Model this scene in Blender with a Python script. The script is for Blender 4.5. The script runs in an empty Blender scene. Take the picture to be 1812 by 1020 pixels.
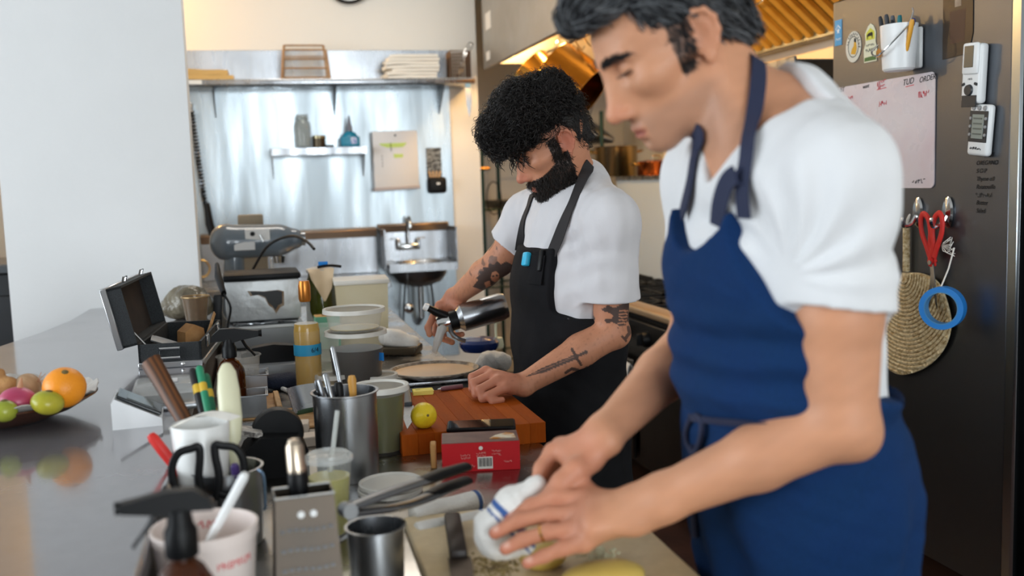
import bpy, bmesh, math, random
import numpy as np
from mathutils import Vector, Matrix, Euler
random.seed(7); np.random.seed(7)
SC = bpy.context.scene
COL = SC.collection
PI = math.pi

# ------------------------------------------------------------------ camera
CAMZ = 1.48
FPX = 1770.0
def _n(v): return v / np.linalg.norm(v)
_Y = _n(np.array([-456, 177, -1770.0])); _Z = np.array([-544, 16490, 1770.0]); _Z = _n(_Z - (_Z @ _Y) * _Y); _X = np.cross(_Y, _Z)
CPOS = np.array([0, 0, CAMZ])
cam_d = bpy.data.cameras.new('camera'); cam = bpy.data.objects.new('camera', cam_d); COL.objects.link(cam)
m = Matrix((tuple(_X), tuple(_Y), tuple(_Z))).to_4x4(); m.translation = Vector((0, 0, CAMZ)); cam.matrix_world = m
cam_d.sensor_width = 36.0; cam_d.lens = FPX / 1812 * 36.0; cam_d.clip_start = 0.02
cam_d.dof.use_dof = True; cam_d.dof.focus_distance = 2.45; cam_d.dof.aperture_fstop = 2.8
SC.camera = cam

# ------------------------------------------------------------------ world, windows' daylight, exposure
wd = bpy.data.worlds.new('world'); SC.world = wd; wd.use_nodes = True
bg = wd.node_tree.nodes['Background']; bg.inputs[0].default_value = (0.75, 0.86, 1.0, 1); bg.inputs[1].default_value = 0.35
def area(name, loc, rot, sx, sy, power, col, spread=180):
    l = bpy.data.lights.new(name, 'AREA'); l.shape = 'RECTANGLE'; l.size = sx; l.size_y = sy; l.energy = power; l.color = col
    l.spread = math.radians(spread)
    o = bpy.data.objects.new(name, l); o.location = loc; o.rotation_euler = rot; COL.objects.link(o); return o
area('daylight_front_window', (1.15, -4.9, 1.85), (PI/2, 0, 0), 2.9, 2.1, 300, (0.88, 0.95, 1.0))
area('daylight_side_window', (-4.9, 1.6, 1.8), (PI/2, 0, -PI/2), 4.2, 2.0, 300, (0.86, 0.94, 1.0))
vs = SC.view_settings; vs.view_transform = 'Standard'; vs.look = 'None'; vs.gamma = 1.0; vs.use_curve_mapping = False
vs.exposure = -0.42

# ------------------------------------------------------------------ helpers
def ray(px, py):
    v = np.array([px - 906, 510 - py, -FPX]) / FPX
    return np.array([_X @ v, _Y @ v, _Z @ v])
def W(px, py, x=None, y=None, z=None, d=None):
    r = ray(px, py)
    t = x / r[0] if x is not None else y / r[1] if y is not None else (z - CAMZ) / r[2] if z is not None else d
    return Vector(CPOS + t * r)
def lin(c):
    if isinstance(c, str):
        c = c.lstrip('#'); c = [int(c[i:i+2], 16) / 255 for i in (0, 2, 4)]
    return tuple((v / 12.92 if v <= 0.04045 else ((v + 0.055) / 1.055) ** 2.4) for v in c[:3]) + (1.0,)

MATS = {}
def M(name, col='808080', rough=0.5, metal=0.0, noise=None, bump=None, trans=0.0, ior=1.45, emit=None, attr=None, coat=0.0,
      wave=None, brushed=None, sss=0.0, sheen=0.0, spec=None, alpha=1.0, rnoise=None, coords='Object'):
    """procedural principled material. noise=(colour2, scale, contrast[, stretch]) mixes a second colour in, bump=(scale, strength[, stretch])"""
    if name in MATS: return MATS[name]
    mt = bpy.data.materials.new(name); mt.use_nodes = True; nt = mt.node_tree; b = nt.nodes['Principled BSDF']
    def inp(k, v):
        if k in b.inputs: b.inputs[k].default_value = v
    inp('Base Color', lin(col)); inp('Roughness', rough); inp('Metallic', metal); inp('Transmission Weight', trans); inp('IOR', ior)
    inp('Coat Weight', coat); inp('Subsurface Weight', sss); inp('Sheen Weight', sheen); inp('Alpha', alpha)
    if sss: inp('Subsurface Radius', (0.012, 0.005, 0.003)); inp('Subsurface Scale', 1.0)
    if spec is not None: inp('Specular IOR Level', spec)
    tc = nt.nodes.new('ShaderNodeTexCoord')
    def mapped(st):
        mp = nt.nodes.new('ShaderNodeMapping'); nt.links.new(tc.outputs[coords], mp.inputs['Vector'])
        mp.inputs['Scale'].default_value = st; return mp.outputs[0]
    def ntex(scale, st, det=4.0):
        n = nt.nodes.new('ShaderNodeTexNoise'); n.inputs['Scale'].default_value = scale; n.inputs['Detail'].default_value = det
        nt.links.new(mapped(st), n.inputs['Vector']); return n.outputs[0]
    src = None
    if attr:
        a = nt.nodes.new('ShaderNodeAttribute'); a.attribute_name = attr; src = a.outputs['Color']; nt.links.new(src, b.inputs['Base Color'])
    for nz in ([noise] if noise and not isinstance(noise, list) else noise or []):
        c2, sc_, con = nz[:3]; st = nz[3] if len(nz) > 3 else (1, 1, 1)
        f = ntex(sc_, st); rp = nt.nodes.new('ShaderNodeMapRange'); rp.inputs[1].default_value = 0.5 - 0.25 / con; rp.inputs[2].default_value = 0.5 + 0.25 / con
        amt = nz[4] if len(nz) > 4 else 1.0; rp.inputs[4].default_value = amt
        nt.links.new(f, rp.inputs[0])
        mx = nt.nodes.new('ShaderNodeMix'); mx.data_type = 'RGBA'; mx.inputs[7].default_value = lin(c2)
        if src is None: mx.inputs[6].default_value = lin(col)
        else: nt.links.new(src, mx.inputs[6])
        nt.links.new(rp.outputs[0], mx.inputs[0]); src = mx.outputs[2]; nt.links.new(src, b.inputs['Base Color'])
    if wave:   # (colour2, scale, distortion, stretch) wood-like bands
        c2, sc_, dist, st = wave
        w = nt.nodes.new('ShaderNodeTexWave'); w.inputs['Scale'].default_value = sc_; w.inputs['Distortion'].default_value = dist; w.inputs['Detail'].default_value = 3
        nt.links.new(mapped(st), w.inputs['Vector'])
        mx = nt.nodes.new('ShaderNodeMix'); mx.data_type = 'RGBA'; mx.inputs[7].default_value = lin(c2)
        if src is None: mx.inputs[6].default_value = lin(col)
        else: nt.links.new(src, mx.inputs[6])
        nt.links.new(w.outputs[1], mx.inputs[0]); src = mx.outputs[2]; nt.links.new(src, b.inputs['Base Color'])
    if rnoise:  # (scale, lo, hi, stretch)
        f = ntex(rnoise[0], rnoise[3] if len(rnoise) > 3 else (1, 1, 1)); rp = nt.nodes.new('ShaderNodeMapRange')
        rp.inputs[1].default_value = 0.35; rp.inputs[2].default_value = 0.65; rp.inputs[3].default_value = rnoise[1]; rp.inputs[4].default_value = rnoise[2]
        nt.links.new(f, rp.inputs[0]); nt.links.new(rp.outputs[0], b.inputs['Roughness'])
    prev = None
    for bp in ([bump] if bump and not isinstance(bump, list) else bump or []):
        f = ntex(bp[0], bp[2] if len(bp) > 2 else (1, 1, 1)); bn = nt.nodes.new('ShaderNodeBump'); bn.inputs['Strength'].default_value = bp[1]
        bn.inputs['Distance'].default_value = bp[3] if len(bp) > 3 else 0.01
        if prev: nt.links.new(prev, bn.inputs['Normal'])
        nt.links.new(f, bn.inputs['Height']); nt.links.new(bn.outputs[0], b.inputs['Normal']); prev = bn.outputs[0]
    if emit: inp('Emission Color', lin(emit[0])); inp('Emission Strength', emit[1])
    MATS[name] = mt; return mt

def rotm(rot):
    if rot is None: return Matrix.Identity(3)
    if isinstance(rot, Matrix): return rot.to_3x3()
    if isinstance(rot, (int, float)): return Matrix.Rotation(rot, 3, 'Z')
    return Euler(rot).to_matrix()
def look(direction, up=(0, 0, 1)):
    """rotation whose local Z points along direction and whose local X is as horizontal as possible"""
    z = Vector(direction).normalized(); x = Vector(up).cross(z)
    if x.length < 1e-5: x = Vector((1, 0, 0))
    x.normalize(); y = z.cross(x); return Matrix((x, y, z)).transposed()

class G:
    def __init__(s): s.v = []; s.f = []
    def add(s, verts, faces, loc=(0, 0, 0), rot=None):
        R = rotm(rot); L = Vector(loc); o = len(s.v)
        s.v += [R @ Vector(p) + L for p in verts]; s.f += [tuple(i + o for i in f) for f in faces]; return s
    def box(s, sx, sy, sz, loc=(0, 0, 0), rot=None, bev=0.0, seg=1, base=False):
        """box centred on loc, or standing on it when base"""
        bm = bmesh.new(); bmesh.ops.create_cube(bm, size=1.0)
        bmesh.ops.scale(bm, vec=(sx, sy, sz), verts=bm.verts)
        if base: bmesh.ops.translate(bm, vec=(0, 0, sz / 2), verts=bm.verts)
        if bev > 0: bmesh.ops.bevel(bm, geom=bm.edges[:], offset=bev, segments=seg, affect='EDGES', profile=0.5)
        bm.verts.index_update(); s.add([p.co[:] for p in bm.verts], [[q.index for q in f.verts] for f in bm.faces], loc, rot); bm.free(); return s
    def lathe(s, prof, n=24, loc=(0, 0, 0), rot=None, sx=1.0, sy=1.0):
        vs_, fs = [], []
        for r, z in prof:
            for i in range(n):
                a = 2 * PI * i / n; vs_.append((r * math.cos(a) * sx, r * math.sin(a) * sy, z))
        for j in range(len(prof) - 1):
            for i in range(n):
                a, b_ = j * n + i, j * n + (i + 1) % n; fs.append((a, b_, b_ + n, a + n))
        ring = tuple(prof[0]) == tuple(prof[-1])
        if prof[0][0] > 1e-6 and not ring: fs.append(tuple(range(n))[::-1])
        if prof[-1][0] > 1e-6 and not ring: fs.append(tuple(range((len(prof) - 1) * n, len(prof) * n)))
        return s.add(vs_, fs, loc, rot)
    def tube(s, pts, r, n=8, cap=True, closed=False, sx=1.0, sy=1.0, up=(0, 0, 1)):
        """round (or flattened by sx, sy) tube through pts"""
        pts = [Vector(p) for p in pts]; k = len(pts); rr = r if isinstance(r, (list, tuple)) else [r] * k
        vs_, fs = [], []; prevx = None
        for i, p in enumerate(pts):
            if closed: t = pts[(i + 1) % k] - pts[i - 1]
            else: t = pts[min(i + 1, k - 1)] - pts[max(i - 1, 0)]
            t.normalize()
            if prevx is None:
                x = Vector(up).cross(t)
                if x.length < 1e-4: x = Vector((1, 0, 0)).cross(t)
            else: x = prevx - t * prevx.dot(t)
            x.normalize(); prevx = x; y = t.cross(x)
            for j in range(n):
                a = 2 * PI * j / n; vs_.append(p + (x * math.cos(a) * sx + y * math.sin(a) * sy) * rr[i])
        for i in range(k if closed else k - 1):
            for j in range(n):
                a, b_ = i * n + j, i * n + (j + 1) % n; c, d_ = ((i + 1) % k) * n + (j + 1) % n, ((i + 1) % k) * n + j
                fs.append((a, b_, c, d_))
        if cap and not closed:
            fs.append(tuple(range(n))[::-1]); fs.append(tuple(range((k - 1) * n, k * n)))
        return s.add(vs_, fs)
    def prism(s, pts, h, loc=(0, 0, 0), rot=None):
        """outline pts in local XY extruded by h along local Z, starting at loc"""
        n = len(pts); ar = sum(pts[i][0] * pts[(i + 1) % n][1] - pts[(i + 1) % n][0] * pts[i][1] for i in range(n))
        if ar < 0: pts = pts[::-1]
        vs_ = [(p[0], p[1], 0) for p in pts] + [(p[0], p[1], h) for p in pts]
        fs = [tuple(range(n))[::-1], tuple(range(n, 2 * n))] + [(i, (i + 1) % n, (i + 1) % n + n, i + n) for i in range(n)]
        return s.add(vs_, fs, loc, rot)
    def ell(s, loc, rad, rot=None, n=16, mm=10):
        if not isinstance(rad, (list, tuple)): rad = (rad,) * 3
        vs_ = [(0, 0, -rad[2])]; fs = []
        for j in range(1, mm):
            a = -PI / 2 + PI * j / mm
            for i in range(n): vs_.append((rad[0] * math.cos(a) * math.cos(2 * PI * i / n), rad[1] * math.cos(a) * math.sin(2 * PI * i / n), rad[2] * math.sin(a)))
        vs_.append((0, 0, rad[2])); L = len(vs_) - 1
        for i in range(n):
            fs.append((0, 1 + (i + 1) % n, 1 + i)); fs.append((L, L - n + i, L - n + (i + 1) % n))
        for j in range(mm - 2):
            for i in range(n): a, b_ = 1 + j * n + i, 1 + j * n + (i + 1) % n; fs.append((a, b_, b_ + n, a + n))
        return s.add(vs_, fs, loc, rot)
    def sheet(s, fn, nu, nv, thick=0.0, loc=(0, 0, 0), rot=None):
        """surface fn(u, v) over the unit square, given a thickness downwards along its normals"""
        P = [[Vector(fn(i / nu, j / nv)) for j in range(nv + 1)] for i in range(nu + 1)]
        vs_ = [p for row in P for p in row]; idx = lambda i, j: i * (nv + 1) + j
        fs = [(idx(i, j), idx(i + 1, j), idx(i + 1, j + 1), idx(i, j + 1)) for i in range(nu) for j in range(nv)]
        if thick:
            o = len(vs_); nn = []
            for i in range(nu + 1):
                for j in range(nv + 1):
                    du = P[min(i + 1, nu)][j] - P[max(i - 1, 0)][j]; dv = P[i][min(j + 1, nv)] - P[i][max(j - 1, 0)]
                    nn.append(du.cross(dv).normalized())
            vs_ += [p - q * thick for p, q in zip(vs_[:o], nn)]
            fs += [tuple(a + o for a in f[::-1]) for f in fs]
            rim = [idx(i, 0) for i in range(nu)] + [idx(nu, j) for j in range(nv)] + [idx(i, nv) for i in range(nu, 0, -1)] + [idx(0, j) for j in range(nv, 0, -1)]
            for a, b_ in zip(rim, rim[1:] + rim[:1]): fs.append((b_, a, a + o, b_ + o))
        return s.add(vs_, fs, loc, rot)
    def obj(s, name, mat, parent=None, smooth=40, loc=None, rot=None):
        me = bpy.data.meshes.new(name); me.from_pydata([tuple(p) for p in s.v], [], s.f); me.update()
        if smooth:
            me.polygons.foreach_set('use_smooth', [True] * len(me.polygons)); me.set_sharp_from_angle(angle=math.radians(smooth))
        me.materials.append(mat); o = bpy.data.objects.new(name, me); COL.objects.link(o)
        if parent is not None: o.parent = parent
        if loc is not None: o.location = loc
        if rot is not None: o.rotation_euler = rotm(rot).to_euler()
        return o

def tag(o, label, cat, group=None, kind=None):
    o['label'] = label; o['category'] = cat
    if group: o['group'] = group
    if kind: o['kind'] = kind
    return o
def thing(name, label, cat, loc=(0, 0, 0), rot=None, group=None):
    o = bpy.data.objects.new(name, None); o.empty_display_size = 0.05; COL.objects.link(o)
    o.location = loc
    if rot is not None: o.rotation_euler = rotm(rot).to_euler()
    return tag(o, label, cat, group)
def struct(name, g, mat, parent=None, smooth=30):
    o = g.obj(name, mat, parent, smooth)
    if parent is None: o['kind'] = 'structure'
    return o
def copy_thing(src, loc, rot, label, group=None):
    c = src.copy(); COL.objects.link(c); c.location = loc
    if rot is not None: c.rotation_euler = rotm(rot).to_euler()
    c['label'] = label
    if group: c['group'] = group
    for ch in list(src.children):
        d = ch.copy(); COL.objects.link(d); d.parent = c
        for g2 in list(ch.children):
            e = g2.copy(); COL.objects.link(e); e.parent = d
    return c
def text(body, size, mat, parent, loc, rot, name='lettering', align='CENTER', ext=0.0002, shear=0.0, sx=1.0):
    cu = bpy.data.curves.new(name, 'FONT'); cu.body = body; cu.size = size; cu.extrude = ext; cu.align_x = align; cu.align_y = 'CENTER'; cu.shear = shear
    cu.materials.append(mat); o = bpy.data.objects.new(name, cu); COL.objects.link(o); o.parent = parent; o.location = loc; o.rotation_euler = rotm(rot).to_euler()
    o.scale = (sx, 1, 1)
    me = bpy.data.meshes.new_from_object(o); o2 = bpy.data.objects.new(name, me); COL.objects.link(o2); o2.parent = parent
    o2.location = o.location; o2.rotation_euler = o.rotation_euler; o2.scale = o.scale; bpy.data.objects.remove(o); bpy.data.curves.remove(cu)
    if len(body) > 1: o2['kind'] = 'stuff'
    return o2
def scribble(parent, loc, rot, w, h, mat, n=5, r=0.0008, seed=1, name='small_print'):
    """a word too blurred to read: n letter-like strokes, w wide and h tall"""
    rs = random.Random(seed); g = G(); cw = w / n
    for i in range(n):
        x = -w / 2 + cw * (i + .15); k = rs.choice((3, 4, 5)); g.tube([(x + cw * .7 * j / (k - 1) + rs.uniform(-.1, .1) * cw, h * (rs.choice((-.5, 0, .5)) + rs.uniform(-.1, .1)), 0.0003) for j in range(k)], r, 4, sy=.5)
    o = g.obj(name, mat, parent, 30, loc, rot); o['kind'] = 'stuff'; return o
def bez(p0, p1, p2, p3, n=12):
    p0, p1, p2, p3 = map(Vector, (p0, p1, p2, p3)); out = []
    for i in range(n + 1):
        t = i / n; a = 1 - t; out.append(p0 * a**3 + p1 * 3 * a * a * t + p2 * 3 * a * t * t + p3 * t**3)
    return out
def spline(pts, n=6):
    """Catmull-Rom through pts"""
    P = [Vector(p) for p in pts]; P = [P[0] * 2 - P[1]] + P + [P[-1] * 2 - P[-2]]; out = []
    for i in range(1, len(P) - 2):
        for j in range(n):
            t = j / n; a, b_, c, d_ = P[i-1], P[i], P[i+1], P[i+2]
            out.append(0.5 * ((2 * b_) + (c - a) * t + (2 * a - 5 * b_ + 4 * c - d_) * t * t + (3 * b_ - a - 3 * c + d_) * t**3))
    return out + [P[-2]]

# ------------------------------------------------------------------ shared materials
STEEL = M('brushed_steel', 'b9bcc0', 0.28, 1.0, rnoise=(14, 0.2, 0.38, (1, 1, 0.15)), noise=('93979c', 3, 1.0))
STEEL_D = M('worn_steel', '8d9094', 0.33, 1.0, rnoise=(9, 0.25, 0.45), noise=('6c6f73', 6, 1.2))
CHROME = M('chrome', 'd5d8da', 0.12, 1.0)
BLACK = M('black_plastic', '0c0d0f', 0.45, spec=0.25)
BLACK_M = M('matte_black', '111214', 0.7, spec=0.2)
WHITE_P = M('white_plastic', 'eceeee', 0.35)
ALU = M('aluminium_edge', 'c9cccf', 0.3, 1.0)
GLASS = M('clear_glass', 'f2f7f4', 0.03, trans=1.0, ior=1.45)
CLEARP = M('clear_plastic', 'eef1ef', 0.12, alpha=0.3)
MILKY = M('milky_plastic', 'e6e4dd', 0.35, alpha=0.7)
PAPER = M('paper_white', 'eeeae2', 0.8)
WOOD = M('honey_wood', 'b5732f', 0.45, wave=('8f5420', 3.0, 6.0, (1, 6, 1)), noise=('7b4418', 25, 1.0, (1, 8, 1), 0.5))
WOOD_D = M('walnut_wood', '6b3f1d', 0.5, wave=('3f2410', 5.0, 5.0, (6, 6, 1)))
WOOD_L = M('pale_wood', 'c49d6c', 0.6, wave=('a87c4a', 4.0, 5.0, (1, 7, 1)))
WALLW = M('white_wall_paint', 'e9eaea', 0.6, bump=(60, 0.05), noise=('e2e3e3', 2, 1))
# ================================================================== the setting
FLOOR = M('red_brown_floor_tile', '4a3029', 0.4, noise=('332320', 4, 1.2), bump=(40, 0.1))
CREAM = M('cream_wall_paint', 'e8e4db', 0.6, bump=(50, 0.05))
CEILM = M('ceiling_paint', 'e6e4df', 0.8)
struct('floor', G().box(10.5, 15, 0.1, (-0.5, 2.2, -0.05)), FLOOR)
struct('ceiling', G().box(10.5, 15, 0.1, (-0.5, 2.2, 3.25)), CEILM)
YB = 6.3      # back wall behind the sink
struct('wall_back', G().box(4.4, 0.2, 3.2, (1.41 - 2.2, YB + 0.1, 1.6)), CREAM)
struct('wall_back_kitchen', G().box(2.0, 0.2, 3.2, (2.3, 7.5, 1.6)).box(0.12, 1.1, 3.2, (1.35, 6.95, 1.6)), CREAM)
struct('wall_right', G().box(0.2, 12.8, 3.2, (2.9, 1.3, 1.6)), CREAM)
PX_W = W(340, 300, y=4.1).x
PX_E = W(19, 540, y=4.1).x
struct('wall_left', G().box(PX_W - PX_E, 0.16, 3.2, ((PX_W + PX_E) / 2, 4.18, 1.6)), WALLW)
struct('wall_left_dining', G().box(3.9, 0.16, 2.25, (-3.6, 5.2, 2.1)), WALLW)
# storefront walls with their window openings, behind and to the left of the camera
def window_wall(name, L, H, x0, x1, z0, z1, loc, rz):
    g = G(); T = 0.16
    g.box(x0 + L / 2, T, H, ((-L / 2 + x0) / 2, 0, H / 2)); g.box(L / 2 - x1, T, H, ((L / 2 + x1) / 2, 0, H / 2))
    g.box(x1 - x0, T, z0, ((x0 + x1) / 2, 0, z0 / 2)); g.box(x1 - x0, T, H - z1, ((x0 + x1) / 2, 0, (H + z1) / 2))
    o = struct(name, g, WALLW if rz else M('taupe_front_wall', '6f6a64', 0.7)); o.location = loc; o.rotation_euler = (0, 0, rz)
    fr = G(); n = 4
    for i in range(n + 1): fr.box(0.06, 0.08, z1 - z0, (x0 + (x1 - x0) * i / n, 0.0, (z0 + z1) / 2))
    for z in (z0, z1): fr.box(x1 - x0, 0.08, 0.06, ((x0 + x1) / 2, 0, z))
    w = struct('window_1' if rz == 0 else 'window_2', fr, M('window_frame_dark', '2a2c2e', 0.4)); w.location = loc; w.rotation_euler = (0, 0, rz)
window_wall('wall_front', 8.0, 3.2, 0.7, 3.6, 0.75, 2.95, (-1.0, -5.1, 0), 0)
window_wall('wall_dining_side', 12.4, 3.2, -2.2, 2.2, 0.75, 2.85, (-5.1, 1.2, 0), PI / 2)

# bar top: raised counter, its customer edge curving in towards the white wall
BARZ = 1.04
def bar_outline():
    e = W(245, 1020, z=BARZ).x
    right = [(e, -0.6), (e, 4.095)]
    left = [(-0.64, 4.095), (-0.655, 3.75), (-0.70, 3.45), (-0.76, 3.2), (-0.86, 3.0), (-0.98, 2.85), (-1.15, 2.7), (-1.25, 2.4), (-1.28, 1.8), (-1.28, -0.6)]
    return right + left
BAR = M('bar_top_metal', '87868a', 0.2, 0.3, noise=[('7d7b7f', 3, 0.7), ('95939a', 40, 1.0, (1, 1, 1), 0.3)], rnoise=(5, 0.07, 0.16), coat=0.3)
bar = thing('bar_counter', 'raised grey bar counter with curved outer edge, fruit bowl on it', 'counter')
g = G().prism(bar_outline(), 0.04, (0, 0, BARZ - 0.04)); o = g.obj('counter_top', BAR, bar, 30)
bv = o.modifiers.new('bevel', 'BEVEL'); bv.width = 0.006; bv.segments = 2; bv.limit_method = 'ANGLE'
g = G().box(0.08, 4.6, BARZ - 0.04, (-0.2, 1.75, (BARZ - 0.04) / 2)); g.obj('front_panel', M('bar_panel_dark', '3a2d26', 0.5), bar)
g = G().box(0.45, 4.5, BARZ - 0.05, (-0.42, 1.75, (BARZ - 0.05) / 2)); g.obj('carcass', M('bar_panel_dark'), bar)
PREPZ = 0.91; PX0 = -0.150; PX1 = 0.572
prep = thing('prep_counter', 'long stainless steel prep counter running below the raised bar', 'counter')
TOPM = M('prep_top_steel', 'a8a6a2', 0.25, 1.0, rnoise=(8, 0.18, 0.36), noise=('94918c', 5, 0.8))
g = G().box(PX1 - PX0, 4.9, 0.045, ((PX1 + PX0) / 2, 2.4, PREPZ - 0.0225), bev=0.006, seg=2); g.obj('counter_top', TOPM, prep)
for i in range(5):
    y = 0.42 + i * 1.0
    c = G().box(0.66, 0.98, 0.72, (0.2, y, 0.10), base=True, bev=0.004).obj('cabinet', STEEL_D, prep)
    G().box(0.018, 0.9, 0.6, (0.54, y, 0.47), bev=0.004).obj('door', STEEL_D, c)
    G().tube([(0.565, y - .1, .7), (0.565, y + .1, .7)], .008).obj('handle', CHROME, c)
G().box(0.6, 4.7, 0.1, (0.18, 2.4, 0.05)).obj('kick_plate', BLACK_M, prep)

# unseen ceiling light, added to brighten the back of the kitchen
cl = thing('ceiling_fill_light', 'added white ceiling light brightening the back of the kitchen, out of view', 'light', (0.45, 4.7, 3.2))
G().box(1.2, 0.6, 0.05, (0, 0, -0.025), bev=0.01, seg=2).obj('diffuser', M('ceiling_fill_diffuser', 'f4f2ea', 0.5, emit=('fff0dc', 3.0)), cl)
l = bpy.data.lights.new('ceiling_fill_lamp', 'AREA'); l.shape = 'RECTANGLE'; l.size = 1.1; l.size_y = 0.5; l.energy = 20; l.color = (1, 0.95, 0.88); q = bpy.data.objects.new('ceiling_fill_lamp', l); COL.objects.link(q); q.parent = cl; q.location = (0, 0, -0.06)

# dark sideboard in the dining room, glimpsed past the end of the white wall
sb = thing('dark_sideboard', 'dark wooden sideboard seen past the left end of the white wall', 'sideboard', (-1.9, 4.78, 0))
DKW = M('dark_sideboard_wood', '1d1f22', 0.5, noise=('2c2f33', 6, 1))
G().box(1.9, 0.5, 1.06, (0, 0, 0.10), None, 0.006, 1, True).obj('carcass', DKW, sb); G().box(1.96, 0.54, 0.04, (0, 0, 1.16), None, 0.006, 1, True).obj('top', M('grey_sideboard_top', '4b5055', 0.4), sb)
for i in range(4):
    d = G().box(0.44, 0.02, 0.9, (-0.70 + 0.467 * i, -0.258, 0.62), bev=0.005).obj('door', DKW, sb); G().tube([(-0.55 + 0.467 * i, -0.285, 0.66), (-0.55 + 0.467 * i, -0.285, 0.82)], 0.006).obj('handle', CHROME, d)
for x in (-0.88, 0.88):
    for y in (-0.2, 0.2): G().box(0.05, 0.05, 0.11, (x, y, 0), None, 0, 1, True).obj('leg', DKW, sb)
# ================================================================== smooth distance-field modelling for bodies, clothes and soft things
def _cap(p, a, b, ra, rb):
    a = np.asarray(a, np.float32); b = np.asarray(b, np.float32); ab = b - a; pa = p - a
    t = np.clip((pa @ ab) / max(float(ab @ ab), 1e-9), 0, 1)
    return np.linalg.norm(pa - t[..., None] * ab, axis=-1) - (ra + (rb - ra) * t)
def _ell(p, c, R, rad):
    q = (p - np.asarray(c, np.float32)) @ np.asarray(R, np.float32); rad = np.asarray(rad, np.float32)
    k0 = np.linalg.norm(q / rad, axis=-1); k1 = np.linalg.norm(q / (rad * rad), axis=-1)
    return k0 * (k0 - 1) / np.maximum(k1, 1e-6)
def _fcap(p, a, b, ra, rb, wdir, s):
    """capsule a-b whose section is widened by s along wdir"""
    a = np.asarray(a, np.float32); w = np.asarray(wdir, np.float32)
    def sq(q): return q - (q @ w)[..., None] * w * (1 - 1 / s)
    bb = a + sq((np.asarray(b, np.float32) - a)[None])[0]
    return _cap(a + sq(p - a), a, bb, ra, rb)
def ev(pr, p):
    t = pr['t']
    if t == 'c': return _cap(p, pr['a'], pr['b'], pr['ra'], pr['rb'])
    if t == 'e': return _ell(p, pr['c'], pr['R'], pr['r'])
    if t == 'f': return _fcap(p, pr['a'], pr['b'], pr['ra'], pr['rb'], pr['w'], pr['s'])
    if t == 'h': return (p - np.asarray(pr['c'], np.float32)) @ np.asarray(pr['n'], np.float32)       # half space, inside where negative
    if t == 'x': return pr['fn'](p)
I3 = np.eye(3)
def cap(a, b, ra, rb=None, k=0.02, op='+'): return dict(t='c', a=a, b=b, ra=ra, rb=ra if rb is None else rb, k=k, op=op)
def ell(c, r, R=I3, k=0.02, op='+'): return dict(t='e', c=c, R=R, r=r if hasattr(r, '__len__') else (r,) * 3, k=k, op=op)
def fcap(a, b, ra, rb, w, s, k=0.03, op='+'): return dict(t='f', a=a, b=b, ra=ra, rb=rb, w=w, s=s, k=k, op=op)
def half(c, n, k=0.004, op='&'): return dict(t='h', c=c, n=_n(np.asarray(n, float)), k=k, op=op)
def func(fn, k=0.004, op='+'): return dict(t='x', fn=fn, k=k, op=op)
def smin(a, b, k):
    h = np.clip(0.5 + 0.5 * (b - a) / k, 0, 1); return b * (1 - h) + a * h - k * h * (1 - h)
def comb(d, q, op, k):
    if op == '+': return smin(d, q, k)
    if op == '-': return -smin(-d, q, k)
    return -smin(-d, -q, k)     # '&'
def sdf(prims, p):
    d = np.full(p.shape[:-1], 1e3, np.float32)
    for pr in prims: d = comb(d, ev(pr, p), pr['op'], pr['k'])
    return d
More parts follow.
